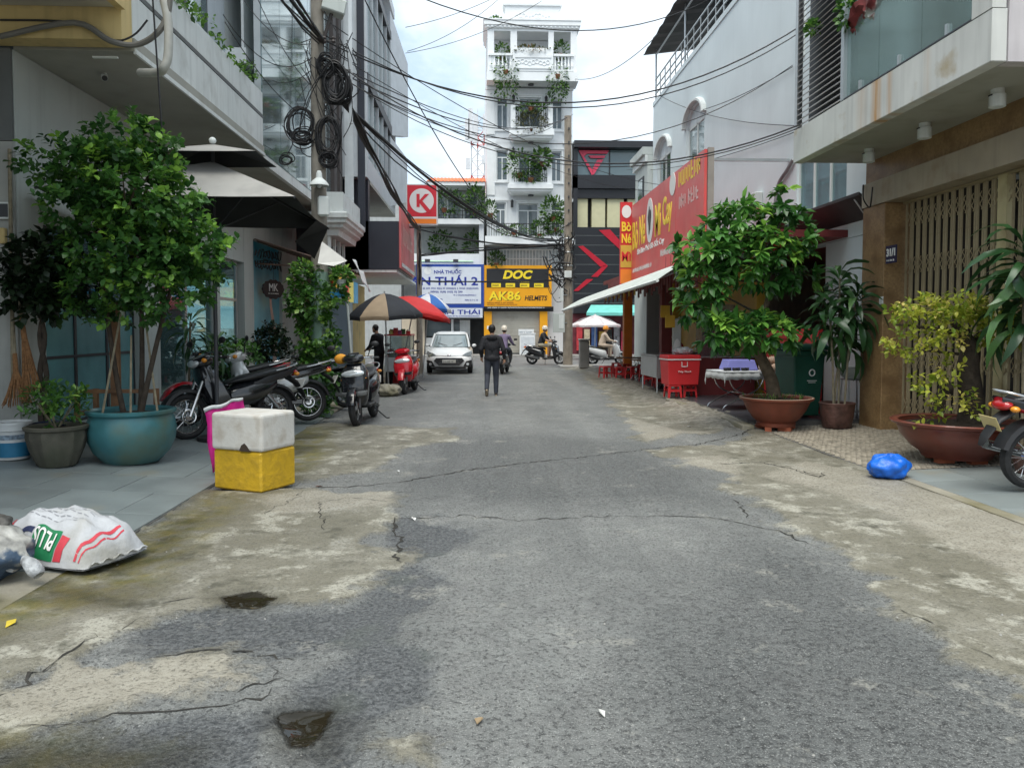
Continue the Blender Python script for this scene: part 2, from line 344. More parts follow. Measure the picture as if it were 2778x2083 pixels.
wet = [G([(60,1285),(180,1272),(255,1290),(300,1312),(220,1312),(120,1306)]), G([(150,1205),(280,1195),(330,1212),(270,1245),(160,1250)]), G([(-60,1610),(440,1600),(470,1640),(380,1690),(-60,1700)]), G([(610,1525),(720,1520),(760,1560),(720,1640),(640,1640)])]
def zl(x): return max(0., .055*(-2.83-x))          # pavement rising towards the houses on one side
def zr(x): return max(0., .035*(x-4.6))            # and on the other
ys = [-8., -5., -3., -1., .5, 1.5]
while ys[-1] < 32.: ys.append(ys[-1]+max(.026, .0062*ys[-1]))
ys = np.array(ys); xs = np.arange(-3.7, 4.95, .034)
GX, GY = np.meshgrid(xs, ys); P2 = np.stack([GX.ravel(), GY.ravel()], 1); NV = len(P2)
dc = np.max([sdist(P2, q) for q in conc], axis=0); dg_ = sdist(P2, gutter); dc = np.minimum(dc, -dg_)
dc0 = dc; dd = np.max([sdist(P2, q) for q in dark], axis=0); dm = np.max([sdist(P2, q) for q in moss], axis=0); dp = np.max([sdist(P2, q) for q in pudd], axis=0); dk_ = np.max([sdist(P2, q) for q in coarse], axis=0); dpl = np.max([sdist(P2, q) for q in pale], axis=0); dwt = np.max([sdist(P2, q) for q in wet], axis=0)
def vnoise(P, s, seed=0):
    g = np.random.default_rng(seed).random((97, 97)); q = P*s; i = np.floor(q).astype(int); f = q-i; f = f*f*(3-2*f)
    a = g[i[:,0]%97, i[:,1]%97]; b = g[(i[:,0]+1)%97, i[:,1]%97]; c = g[i[:,0]%97, (i[:,1]+1)%97]; d = g[(i[:,0]+1)%97, (i[:,1]+1)%97]
    return (a*(1-f[:,0])+b*f[:,0])*(1-f[:,1])+(c*(1-f[:,0])+d*f[:,0])*f[:,1]
def fbm(P, s, seed): return sum((vnoise(P, s*2.1**k, seed+k)-.5)*.58**k for k in range(5))
rag = fbm(P2, 2.2, 40)*.42; dc = dc+rag; dd = dd+fbm(P2, 2.6, 60)*.34
def sst(x, a, b): t = np.clip((x-a)/(b-a), 0, 1); return t*t*(3-2*t)
gz = (vnoise(P2, .7, 1)-.5)*.03 + (vnoise(P2, 3, 2)-.5)*.010 + (vnoise(P2, 11, 3)-.5)*.006 + (vnoise(P2, 23, 8)-.5)*.003 + .022*sst(dc, -.012, .018)*(.4+.6*vnoise(P2, 1.3, 77)) - .012*sst(dd, -.02, .04) - .02*sst(dp, -.1, .05)
ramp = sst(P2[:,0]+(vnoise(P2, 2.2, 5)-.5)*.5, 3.45, 4.45)*sst(P2[:,1]+(vnoise(P2, 1.1, 6)-.5)*.8, 11.9, 13.2)
gz += ramp*(.10+.05*(vnoise(P2, 5, 7)-.5)) - .035*sst(P2[:,0], 4.5, 4.85) - .03*sst(-P2[:,0], 2.75, 3.2)
rm = bpy.data.meshes.new('road'); ny, nx = len(ys), len(xs)
rm.vertices.add(NV); rm.vertices.foreach_set('co', np.stack([P2[:,0], P2[:,1], gz], 1).ravel())
ii = (np.arange(ny-1)[:,None]*nx+np.arange(nx-1)[None,:]).ravel(); qv = np.stack([ii, ii+1, ii+nx+1, ii+nx], 1).ravel().astype(np.int32)
rm.loops.add(len(qv)); rm.loops.foreach_set('vertex_index', qv); rm.polygons.add(len(ii)); rm.polygons.foreach_set('loop_start', (np.arange(len(ii))*4).astype(np.int32))
rm.update(calc_edges=True); rm.polygons.foreach_set('use_smooth', np.ones(len(ii), bool))
for nm, a in (('concrete', dc), ('patch', dd), ('moss', dm), ('water', dp), ('mortar', ramp), ('coarse', dk_), ('pale', dpl), ('damp', dwt)):
    t = rm.attributes.new(nm, 'FLOAT', 'POINT'); t.data.foreach_set('value', np.clip(a, -1, 1).astype(np.float32))
def road_material():
    m = bpy.data.materials.new('road_surface'); m.use_nodes = True; nt = m.node_tree; b = nt.nodes['Principled BSDF']; L = nt.links.new
    geo = nt.nodes.new('ShaderNodeTexCoord'); co = geo.outputs['Object']
    def N(s, d=4, r=.5, vec=co):
        n = nt.nodes.new('ShaderNodeTexNoise'); n.inputs['Scale'].default_value = s; n.inputs['Detail'].default_value = d; n.inputs['Roughness'].default_value = r; L(vec, n.inputs['Vector']); return n.outputs[0]
    def A(nm): n = nt.nodes.new('ShaderNodeAttribute'); n.attribute_name = nm; return n.outputs['Fac']
    def M(op, a, c):
        n = nt.nodes.new('ShaderNodeMath'); n.operation = op
        for i, v in enumerate((a, c)):
            if isinstance(v, (int, float)): n.inputs[i].default_value = v
            else: L(v, n.inputs[i])
        return n.outputs[0]
    def MR(v, a, c, lo=0., hi=1.):
        n = nt.nodes.new('ShaderNodeMapRange'); n.inputs[1].default_value = a; n.inputs[2].default_value = c; n.inputs[3].default_value = lo; n.inputs[4].default_value = hi; L(v, n.inputs[0]); return n.outputs[0]
    def MIX(f, a, c, bl='MIX'):
        n = nt.nodes.new('ShaderNodeMix'); n.data_type = 'RGBA'; n.blend_type = bl
        if isinstance(f, float): n.inputs[0].default_value = f
        else: L(f, n.inputs[0])
        for i, v in ((6, a), (7, c)):
            if isinstance(v, tuple): n.inputs[i].default_value = (*v, 1)
            else: L(v, n.inputs[i])
        return n.outputs[2]
    j1 = M('MULTIPLY', M('SUBTRACT', N(3.2, 8, .7), .5), .14); j2 = M('MULTIPLY', M('SUBTRACT', N(14, 6, .7), .5), .16); jag = M('ADD', M('ADD', j1, j2), M('MULTIPLY', M('SUBTRACT', N(60, 3), .5), .10))
    fine, grit, big, mid, pit = N(130, 3, .6), N(46, 5, .65), N(.7, 6, .6), N(6, 8, .65), N(24, 6, .68)
    vo = nt.nodes.new('ShaderNodeTexVoronoi'); vo.inputs['Scale'].default_value = 60; L(co, vo.inputs['Vector'])
    # asphalt with worn, pale stones standing out of the binder; coarser and more open towards one edge
    crs = MR(M('ADD', A('coarse'), M('MULTIPLY', jag, 1.6)), -.3, .45)
    asp = MIX(MR(big, .35, .65), (.195,.202,.195), (.305,.312,.298)); asp = MIX(MR(mid, .38, .66, 0, .7), asp, (.16,.16,.156)); asp = MIX(M('MULTIPLY', crs, .75), asp, (.105,.111,.110))
    asp = MIX(M('MULTIPLY', MR(pit, .50, .40), M('ADD', M('MULTIPLY', crs, .42), .36)), asp, (.035,.036,.037)); asp = MIX(MR(grit, .48, .38, 0, .82), asp, (.04,.041,.041)); asp = MIX(MR(fine, .56, .68, 0, .85), asp, (.46,.46,.44)); asp = MIX(MR(vo.outputs['Distance'], .25, .08, 0, .35), asp, (.34,.335,.325))
    drk = MIX(MR(grit, .38, .62), (.042,.046,.050), (.155,.162,.166)); drk = MIX(MR(pit, .45, .33, 0, .8), drk, (.028,.03,.032)); drk = MIX(MR(fine, .58, .72, 0, .8), drk, (.33,.34,.335)); drk = MIX(MR(N(2.4, 6), .55, .7, 0, .5), drk, (.10,.115,.098))
    mpy = nt.nodes.new('ShaderNodeMapping'); mpy.inputs['Scale'].default_value = (1.5, .11, 1); L(co, mpy.inputs[0]); asp = MIX(MR(N(1., 5, .6, mpy.outputs[0]), .40, .62, .0, .55), asp, MIX(1., asp, (.66,.68,.69), 'MULTIPLY'))
    oil = MR(N(.9, 7, .72), .61, .68, 0, .55); asp = MIX(oil, asp, (.07,.07,.07))
    fp = MR(M('ADD', A('patch'), jag), -.07, .08); base = MIX(fp, asp, drk)
    asp_ = None
    # concrete: cream to grey slabs, stained
    con = MIX(MR(big, .38, .62), (.175,.163,.124), (.262,.248,.205)); con = MIX(MR(mid, .40, .66, 0, .9), con, (.152,.142,.105)); con = MIX(MR(N(2.0, 9, .74), .52, .60, 0, .9), con, (.40,.385,.325)); con = MIX(MR(N(3.1, 8, .7), .54, .66, 0, .9), con, (.075,.072,.05))
    con = MIX(MR(M('ADD', A('pale'), M('MULTIPLY', jag, .8)), -.06, .06, 0, .72), con, MIX(MR(mid, .35, .65), (.29,.265,.215), (.385,.36,.305)))
    con = MIX(MR(grit, .48, .36, 0, .8), con, (.10,.092,.072)); con = MIX(MR(pit, .42, .33, 0, .7), con, (.085,.08,.06)); con = MIX(MR(fine, .6, .75, 0, .5), con, (.5,.48,.42))
    fc = MR(M('ADD', A('concrete'), jag), -.06, .06); base = MIX(fc, base, con)
    base = MIX(MR(M('ADD', A('mortar'), M('MULTIPLY', jag, .6)), .12, .5, 0, .9), base, MIX(MR(N(9, 8, .75), .38, .62), (.10,.092,.072), (.40,.375,.32)))
    # worn spots where the old concrete shows through
    base = MIX(M('MULTIPLY', MR(N(1.4, 9, .75), .575, .64), MR(grit, .38, .55, .0, .7)), base, (.35,.34,.30))
    fm = MR(M('ADD', A('moss'), M('MULTIPLY', jag, 1.5)), -.12, .25, 0, .9); mos = MIX(MR(mid, .35, .65), (.085,.088,.022), (.22,.18,.05)); base = MIX(M('MULTIPLY', fm, MR(N(5, 6), .3, .6)), base, mos)
    dry = MR(M('ADD', A('water'), M('MULTIPLY', jag, .5)), -.16, .02); damp = M('MAXIMUM', M('MAXIMUM', dry, MR(M('ADD', A('damp'), M('MULTIPLY', jag, 1.4)), -.12, .10, 0, .85)), M('MULTIPLY', MR(A('moss'), -.2, .35), MR(N(1.3, 5), .42, .58, 0, .75)))
    base = MIX(damp, base, MIX(1., base, (.36,.35,.30), 'MULTIPLY'))
    fw = MR(M('ADD', A('water'), M('MULTIPLY', jag, .25)), -.045, -.02); base = MIX(fw, base, (.018,.015,.009)); L(M('SUBTRACT', .5, M('MULTIPLY', fw, .3)), b.inputs['Specular IOR Level'])
    L(base, b.inputs['Base Color'])
    rg = M('SUBTRACT', MR(grit, .3, .7, .62, .44), M('MULTIPLY', damp, .22)); rg = M('ADD', M('MULTIPLY', rg, M('SUBTRACT', 1., fw)), M('MULTIPLY', fw, .02)); L(rg, b.inputs['Roughness'])
    hgt = M('ADD', M('MULTIPLY', grit, 1.), M('ADD', M('MULTIPLY', fine, .5), M('ADD', M('MULTIPLY', mid, .8), M('MULTIPLY', pit, 1.3)))); hgt = M('MULTIPLY', hgt, M('SUBTRACT', 1., fw))
    hgt = M('MULTIPLY', hgt, M('SUBTRACT', 1.25, M('MULTIPLY', fc, .75)))
    bp = nt.nodes.new('ShaderNodeBump'); bp.inputs['Strength'].default_value = .8; bp.inputs['Distance'].default_value = .02; L(hgt, bp.inputs['Height']); L(bp.outputs[0], b.inputs['Normal'])
    return m
ROADM = road_material(); rm.materials.append(ROADM)
ROAD = bpy.data.objects.new('road', rm); COL.objects.link(ROAD); tag(ROAD, 'patched grey asphalt lane with cracked concrete edges', kind='structure')
def ground_z(x, y):
    i = np.clip(np.searchsorted(ys, y), 1, ny-1); j = np.clip(np.searchsorted(xs, x), 1, nx-1); return float(gz.reshape(ny, nx)[i, j])
# loose grit: small stones lying on the lane, thickest along the broken edges
gm = MB(); k = 0; cand = RNG.random((60000, 2))*np.array([7.2, 11.])+np.array([-3.0, 2.4]); jx = np.clip(np.searchsorted(xs, cand[:,0]), 1, nx-1); jy = np.clip(np.searchsorted(ys, cand[:,1]), 1, ny-1); dcg = dc.reshape(ny, nx)[jy, jx]; ddg = dd.reshape(ny, nx)[jy, jx]; zg = gz.reshape(ny, nx)[jy, jx]
keep = (RNG.random(60000) < .012+.16*np.exp(-(dcg/.06)**2)+.05*np.exp(-(ddg/.08)**2))
for (x, y), z in zip(cand[keep], zg[keep]):
    s = .003+.008*RNG.random()**3; a = RNG.uniform(0, 6.28); c, q = math.cos(a)*s, math.sin(a)*s; h = s*.9; gm.add([(x+c,y+q,z-.001),(x-q,y+c,z-.001),(x-c,y-q,z-.001),(x+q*.8,y-c,z-.001),(x+c*.3,y+q*.3,z+h)], [(0,1,4),(1,2,4),(2,3,4),(3,0,4)])
tag(gm.build('loose_grit', mat('grit_stone', (.22,.215,.20), .85, var=.5, scale=35), ROAD), kind='stuff')
# cracks: thin dark splits in the surface
CRK = mat('crack_dirt', (.03,.028,.024), .9, var=.4, scale=20)
def crack(pts, w=.012, wob=.03):
    q = [Vector((*p, 0)) for p in G(pts)]; out = []
    for a, b in zip(q[:-1], q[1:]):
        n = max(3, int((b-a).length/.05))
        for i in range(n):
            t = i/n; p = a.lerp(b, t); d = (b-a).normalized(); p += Vector((-d.y, d.x, 0))*random.gauss(0, wob*.6); out.append(p)
    out.append(q[-1]); L_, R_ = [], []
    for i, p in enumerate(out):
        d = (out[min(i+1, len(out)-1)]-out[max(i-1, 0)]).normalized(); s = Vector((-d.y, d.x, 0)); k = min(1, i/3, (len(out)-1-i)/3)*w*random.uniform(.1, .75)
        z = Vector((0, 0, ground_z(p.x, p.y)+.004)); L_.append(p+s*k+z); R_.append(p-s*k+z)
    mb = MB(); n = len(out); mb.add(L_+R_, [(i, i+1, n+i+1, n+i) for i in range(n-1)]); mb.build('crack', CRK, ROAD)
for a, w in (([(620,1055),(760,1050),(880,1040),(1000,1018),(1150,1000),(1290,985),(1400,970),(1500,962),(1570,945),(1640,928)], .02), ([(850,1118),(920,1120),(1010,1113),(1120,1123),(1290,1118),(1420,1115),(1560,1120),(1680,1145),(1760,1175)], .013),
             ([(850,1120),(856,1150),(868,1165),(850,1200),(862,1218)], .03), ([(0,1525),(40,1488),(70,1462),(130,1435),(205,1375)], .02), ([(340,1308),(430,1293)], .015), ([(300,1425),(380,1418),(470,1403),(560,1412),(640,1430)], .016),
             ([(0,1580),(100,1570),(240,1552),(380,1538),(480,1530),(560,1512),(620,1485)], .014), ([(470,1518),(530,1485),(590,1472),(640,1470)], .010), ([(600,1430),(590,1470)], .009), ([(1535,1005),(1640,1002),(1720,1018),(1780,1032)], .018), ([(1720,1022),(1770,1034),(1784,1022)], .022),
             ([(1570,1075),(1600,1090),(1620,1120)], .015), ([(1935,1322),(1990,1342),(2020,1356)], .016), ([(2100,1405),(2150,1435)], .012), ([(840,1065),(900,1062)], .016), ([(250,1372),(300,1345),(340,1330)], .01), ([(1570,955),(1640,945)], .014), ([(560,1120),(640,1080),(655,1062)], .008), ([(700,1150),(690,1090),(760,1080),(850,1090)], .007)):
    crack(a, w)
# base ground, cross street, pavements
GRD = mat('bare_ground', (.16,.155,.15), .85, var=.2, scale=.6, bump=.3, bscale=30)
tag(MB().poly([(-400,-400,-.12),(400,-400,-.12),(400,600,-.12),(-400,600,-.12)]).build('ground', GRD), 'grey city ground beyond the houses', kind='structure')
ASP2 = mat('street_asphalt', (.15,.15,.152), .55, var=.22, scale=1.2, bump=.3, bscale=60, dirt=(.24,.235,.225), dirt_lo=.5, dirt_hi=.75)
tag(MB().box(-60, 60, 32.02, 41.5, -.1, -.004).build('cross_street', ASP2), 'grey asphalt street crossing at the end of the lane', kind='structure')
PAVM = mat('far_pavement', (.30,.29,.275), .7, var=.15, scale=2, bump=.2)
FP = tag(MB().box(-60, 60, 41.52, 45, -.1, .12).build('far_pavement', PAVM, bevel=.02), 'pale pavement along the far shops', kind='structure')
for k in range(36): bx('kerb_stone', PAVM, -30+k*1.6, -28.42+k*1.6, 41.36, 41.515, -.05, .125, FP)
SLATE = mat('slate_tile', (.215,.243,.243), .42, var=.14, scale=2.2, bump=.12, bscale=25, dirt=(.24,.22,.165), dirt_lo=.58, dirt_hi=.8, dirt_scale=1.5, rnd=.10)
BASE = mat('mortar_bed', (.14,.135,.125), .85, var=.2, scale=8)
def slope_box(mb, x0, x1, y0, y1, zf, t=.03):
    mb.add([(x0,y0,zf(x0)-t),(x1,y0,zf(x1)-t),(x1,y1,zf(x1)-t),(x0,y1,zf(x0)-t),(x0,y0,zf(x0)),(x1,y0,zf(x1)),(x1,y1,zf(x1)),(x0,y1,zf(x0))],
           [(0,3,2,1),(4,5,6,7),(0,1,5,4),(1,2,6,5),(2,3,7,6),(3,0,4,7)]); return mb
zl2 = lambda x: zl(x)+.018; zr2 = lambda x: zr(x)+.018
def pavement(name, label, x0, x1, y0, y1, zf, base_m):
    return tag(slope_box(MB(), x0, x1, y0, y1, lambda x: zf(x)-.016, .1).build(name, base_m), label, kind='structure')
LP = pavement('left_pavement', 'grey slate paved forecourt sloping to the lane', -9.0, -2.84, -8, 32, zl2, BASE)
row = 0; y = 5.25
while y < 14.6:
    xo = -2.845 - (.8 if row % 2 else .4); x1 = -2.845; first = True
    while x1 > -5.7:
        x0 = max((xo if first else x1-.8), -5.7); first = False
        if x1-x0 > .05: slope_box(MB(), x0+.004, x1-.004, y+.003, y+.797, lambda x: zl2(x)+random.uniform(-.001, .001), .016).build('paving_tile', SLATE, LP, bevel=.002)
        x1 = x0
    y += .8; row += 1
CONC = mat('apron_concrete', (.27,.25,.2), .8, var=.25, scale=1.8, bump=.5, bscale=35, dirt=(.14,.125,.06), dirt_lo=.48, dirt_hi=.72, dirt_scale=1.4)
slope_box(MB(), -7., -2.845, -8, 5.24, zl2, .016).build('concrete_strip', CONC, LP); slope_box(MB(), -5.7, -2.845, 14.66, 32, zl2, .016).build('concrete_strip', CONC, LP)
RP = pavement('right_pavement', 'forecourt paving of slate tiles and small cobbles', 4.62, 9.0, -8, 12.45, zr2, BASE)
y = 3.6
while y < 8.55:
    for k in range(4):
        x0 = 4.77+k*.62; slope_box(MB(), x0+.004, min(x0+.616, 6.58), y+.004, min(y+.616, 8.6), zr2, .016).build('paving_tile', SLATE, RP, bevel=.002)
    y += .62
slope_box(MB(), 4.63, 4.765, 3.6, 8.6, zr2, .014).build('concrete_strip', CONC, RP); slope_box(MB(), 4.63, 7, -8, 3.59, zr2, .016).build('concrete_strip', CONC, RP)
COB = mat('cobble_stone', (.30,.265,.21), .7, var=.2, scale=9, bump=.25, bscale=80, rnd=.28)
cells = []
r = 0; y = 8.63
while y < 12.36:
    x = 4.63 + (.035 if r % 2 else 0)
    while x < 6.5:
        cells.append((x, y)); x += .07
    y += .07; r += 1
cells.sort(key=lambda c: c[1]*1.0+abs(c[0]-5.0)*.2)
cm = MB(); cm.add([(-.03,-.03,0),(.03,-.03,0),(.03,.03,0),(-.03,.03,0),(-.024,-.024,.012),(.024,-.024,.012),(.024,.024,.012),(-.024,.024,.012)], [(4,5,6,7),(0,1,5,4),(1,2,6,5),(2,3,7,6),(3,0,4,7)])
first = None; rest = MB()
for k, (x, y) in enumerate(cells):
    zz = zr2(x)-.010+random.uniform(-.003, .002); Mx = Matrix.Translation((x+.033, y+.033, zz)) @ Matrix.Rotation(random.uniform(-.12, .12), 4, 'Z') @ Matrix.Diagonal((random.uniform(.85, 1.1), random.uniform(.85, 1.1), 1, 1))
    if k < 300:
        if first is None: first = cm.build('cobble', COB, RP); first.matrix_local = Mx
        else: share(first, parent=RP, M=Mx)
    else: rest.add(cm.v, cm.f, Mx)
tag(rest.build('cobble_paving', mat('cobble_stones', (.30,.265,.21), .7, var=.45, scale=14, bump=.25, bscale=80), RP), kind='stuff')
# restaurant floor: dark glazed tiles on a low step with a broken concrete kerb
DTILE = mat('dark_floor_tile', (.075,.078,.09), .28, var=.12, scale=3, rnd=.12, dirt=(.16,.15,.13), dirt_lo=.6, dirt_hi=.8)
RF = tag(MB().box(4.48, 9.6, 12.47, 30.5, -.1, .118).build('restaurant_floor', BASE), 'dark tiled floor under the restaurant awning', kind='structure')
for i in range(10):
    for j in range(30): bx('floor_tile', DTILE, 4.49+i*.5, 4.982+i*.5, 12.48+j*.6, 13.072+j*.6, .1, .1285, RF)
for k, (x, y, l, rz) in enumerate([(4.33,12.55,1.0,.05),(4.2,15.9,.9,.12),(4.3,19.4,.7,-.06),(4.22,22.8,1.1,.03)]):
    o = MB().cbox((0,0,0), .2, l, .16).build('kerb_stone', CONC, RF, bevel=.02); o.location = (x, y, .04); o.rotation_euler = (.03, .08, rz)
# street corner pavement by the pole
tag(MB().box(3.3, 12, 30.52, 32.0, -.1, .10).build('corner_pavement', PAVM, bevel=.02), 'pale pavement at the street corner', kind='structure')
# ================================================================ HOUSES ON ONE SIDE (facing +X)
WHITE = mat('white_render', (.68,.715,.705), .75, var=.06, scale=1.5, streak=.35, dirt=(.50,.52,.50), dirt_lo=.55, dirt_hi=.8)
PALE = mat('pale_grey_render', (.50,.54,.52), .75, var=.07, scale=1.2, streak=.25)
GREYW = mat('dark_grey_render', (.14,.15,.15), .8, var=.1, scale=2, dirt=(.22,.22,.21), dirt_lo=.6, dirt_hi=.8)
YEL = mat('yellow_render', (.62,.48,.22), .8, var=.1, scale=1.3, streak=.4, dirt=(.40,.32,.18), dirt_lo=.55, dirt_hi=.75)
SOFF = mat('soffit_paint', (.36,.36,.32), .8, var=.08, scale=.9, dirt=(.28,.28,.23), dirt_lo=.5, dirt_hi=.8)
DKF = mat('dark_frame', (.045,.048,.055), .45, var=.1)
ALU = mat('aluminium', (.5,.52,.53), .35, .7, var=.08)
INT = mat('shop_interior', (.24,.33,.33), .8, var=.25, scale=.8)
TEALG = glass_mat('shop_glass', (.50,.72,.74), .03, .62, .75)
SKYG = glass_mat('facade_glass', (.74,.84,.86), .04, .30, .8)
CURT = mat('white_curtain', (.62,.66,.68), .8, var=.12, scale=2, streak=.2)
BLK = mat('black_plastic', (.018,.018,.02), .45, var=.2)
def up_to(x): return x
# ---- yellow balcony house (only its overhanging end shows)
yb = thing('yellow_house', 'yellow balcony house with a dark recessed porch beside the canopy shop', 'house', (-6, 6, 0))
I6 = Matrix.Translation((6, -6, 0))
def part(mb, name, m, root, **k):
    """geometry written in street coordinates, stored under a root that stands elsewhere"""
    o = mb.build(name, m, root, **k); o.matrix_parent_inverse = root.matrix_basis.inverted(); return o
def pbx(name, m, root, x0, x1, y0, y1, z0, z1, **k): return part(MB().box(x0, x1, y0, y1, z0, z1), name, m, root, **k)
part(MB().box(-4.6, -4.26, 9.42, 9.7, 5.12, 7.2).box(-14, -4.6, 9.42, 9.7, 5.12, 7.2), 'end_beam', YEL, yb)
part(MB().box(-14, -4.30, 2.5, 9.4, 5.49, 5.7), 'balcony_slab', mat('pale_soffit', (.52,.5,.44), .8, var=.06), yb)
part(MB().box(-4.295, -4.2, 2.5, 9.4, 5.46, 7.4), 'balcony_parapet', YEL, yb)
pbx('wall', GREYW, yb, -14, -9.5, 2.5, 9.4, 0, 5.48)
pbx('upper_wall', YEL, yb, -14, -6.2, 2.5, 9.4, 5.71, 12)
pipe = part(MB().tube(smooth_path([onY(0,100,9.35), onY(200,62,9.35), onY(300,112,9.35), onY(370,122,9.35), onY(425,92,9.3), onY(455,40,9.3), onY(462,-30,9.3)], 5), .035, 8), 'drain_hose', mat('hose_grey', (.16,.155,.14), .6), yb, smooth=True)
part(MB().tube(smooth_path([onY(0,55,9.4), onY(200,62,9.4), onY(300,110,9.4), onY(360,98,9.4), onY(400,55,9.4)], 5), .012, 6), 'cable', BLK, yb)
# ---- canopy shop: white canopy band over a glazed ground floor
c1 = thing('canopy_shop', 'white shophouse with a deep sloping white canopy band over a glazed shop', 'house', (-6, 12, 0))
XW, XC, ZC = -5.72, -4.28, 5.1
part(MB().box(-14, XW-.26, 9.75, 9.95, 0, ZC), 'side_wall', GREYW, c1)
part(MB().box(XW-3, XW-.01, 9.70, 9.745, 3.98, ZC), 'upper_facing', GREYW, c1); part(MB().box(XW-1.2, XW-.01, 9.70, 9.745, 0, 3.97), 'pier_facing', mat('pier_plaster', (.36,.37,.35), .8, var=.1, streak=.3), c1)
for (a, b) in ((9.75, 10.3), (13.1, 13.9), (16.9, 17.1), (18.85, 19.5)): pbx('pier', PALE, c1, XW-.25, XW, a, b-.004, 0, ZC-.003)
pbx('lintel', PALE, c1, XW-.25, XW-.004, 10.3, 13.096, 3.05, ZC-.003); pbx('lintel', PALE, c1, XW-.25, XW-.004, 13.9, 16.896, 3.25, ZC-.003)
pbx('lintel', PALE, c1, XW-.25, XW-.004, 17.1, 18.846, 3.25, ZC-.003)
pbx('plinth', PALE, c1, XW-.25, XW-.006, 10.3, 13.096, 0, .32)
pbx('interior_wall', INT, c1, -9.2, -9.0, 9.96, 23.6, 0, ZC-.1); pbx('interior_floor', mat('shop_floor', (.2,.19,.18), .4), c1, -9, XW-.26, 9.96, 23.6, .10, .17)
pbx('interior_ceiling', WHITE, c1, -9, XW-.26, 9.96, 23.6, 3.6, 3.7)
for k in range(3):
    y0 = 10.3+k*.932; p = pbx('window_pane', TEALG, c1, XW-.14, XW-.125, y0+.03, y0+.90, .35, 3.02)
    pbx('teal_lit_sheet', mat('teal_lit_tint', (.13,.30,.32), .25, var=.3, scale=1.3), c1, XW-.124, XW-.118, y0+.03, y0+.90, .36, 1.85)  # sheet added to give the dark panes their teal-lit look by colour
    f = MB()
    for (a, b, c, d) in ((y0, y0+.03, .32, 3.05), (y0+.9, y0+.932, .32, 3.05), (y0+.03, y0+.9, .32, .35), (y0+.03, y0+.9, 3.02, 3.05), (y0+.03, y0+.9, 1.25, 1.29)): f.box(XW-.16, XW-.10, a, b, c, d)
    part(f, 'window_frame', DKF, c1)
for k in range(3):
    y0 = 13.9+k*1.498+(.204 if k == 2 else 0); pbx('glass_door', TEALG, c1, XW-.14, XW-.125, y0+.05, y0+1.44, .2, 3.2)
    f = MB()
    for (a, b, c, d) in ((y0, y0+.05, .17, 3.25), (y0+1.44, y0+1.496, .17, 3.25), (y0+.05, y0+1.44, 3.2, 3.25), (y0+.05, y0+1.44, 2.3, 2.36)): f.box(XW-.17, XW-.10, a, b, c, d)
    part(f, 'door_frame', ALU, c1)
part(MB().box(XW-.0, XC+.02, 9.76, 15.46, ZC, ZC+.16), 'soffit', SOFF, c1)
part(MB().box(XC-.12, XC, 9.765, 15.46, ZC+.03, 5.82), 'canopy_band', WHITE, c1, bevel=.01)
part(MB().box(XC+.005, XC+.04, 9.765, 15.46, ZC-.03, ZC+.027), 'drip_edge', WHITE, c1)
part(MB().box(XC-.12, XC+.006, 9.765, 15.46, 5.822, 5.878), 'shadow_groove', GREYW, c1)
part(MB().box(XC-.12, XC, 9.765, 15.46, 5.88, 6.32), 'balcony_parapet', WHITE, c1, bevel=.01)
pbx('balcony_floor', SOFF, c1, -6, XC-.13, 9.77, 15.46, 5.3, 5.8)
pbx('upper_wall', mat('blue_grey_render', (.44,.49,.53), .75, var=.06, streak=.25), c1, -14, -5.0, 9.77, 15.46, 5.81, 13)
for y0 in (11.2, 13.3):
    f = pbx('window', DKF, c1, -5.03, -4.96, y0, y0+1.1, 6.6, 8.6)
    pbx('pane', SKYG, c1, -4.965, -4.95, y0+.08, y0+1.02, 6.68, 8.52)
pbx('stone_box', mat('brown_planter', (.09,.06,.045), .7), c1, -4.55, -4.2, 9.9, 10.6, 6.34, 6.62)
part(MB().box(-4.75, -4.45, 9.71, 9.748, 5.0, 5.02), 'sill', WHITE, c1)
# ---- glass-fronted house next door
c2 = thing('glass_house', 'shophouse with a tall frameless pale glass front', 'house', (-6, 19, 0))
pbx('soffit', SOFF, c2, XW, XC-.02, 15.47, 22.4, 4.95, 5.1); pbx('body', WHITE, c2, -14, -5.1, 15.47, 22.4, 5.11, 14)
pbx('bottom_rail', WHITE, c2, XC-.1, XC, 15.47, 22.4, 4.93, 5.13)
for r in range(4):
    for k in range(5):
        y0, z0 = 15.49+k*1.38, 5.15+r*2.1
        pbx('pane', SKYG, c2, XC-.03, XC-.012, y0+.012, y0+1.368, z0+.012, z0+2.09)
    pbx('floor_edge', CURT, c2, -5.09, -4.6, 15.48, 22.38, 5.15+r*2.1+1.75, 5.15+r*2.1+2.05)
for k in range(6): pbx('glass_fin', ALU, c2, XC-.16, XC-.035, 15.475+k*1.38, 15.495+k*1.38, 5.14, 13.5)
for k in range(4): pbx('curtain', CURT, c2, -4.75, -4.70, 15.7+k*1.7, 16.9+k*1.7, 5.3, 13)
pbx('teal_pillar', mat('teal_glass_edge', (.10,.26,.25), .2), c2, -4.52, -4.42, 15.9, 16.2, 5.15, 9)
for (a, b) in ((19.5, 19.62), (22.4, 23.75)): pbx('pier', PALE, c2, XW-.25, XW, a, b, 0, 4.94)
pbx('lintel', PALE, c2, XW-.25, XW-.004, 19.63, 22.39, 3.9, 4.94)
pbx('back_panel', GREYW, c2, XW-.3, XW-.26, 19.6, 22.4, 0, 3.9)
pst = thing('wall_poster', 'tall blue poster panel on the pale shop wall', 'poster', (XW-.2, 21, 0)); 
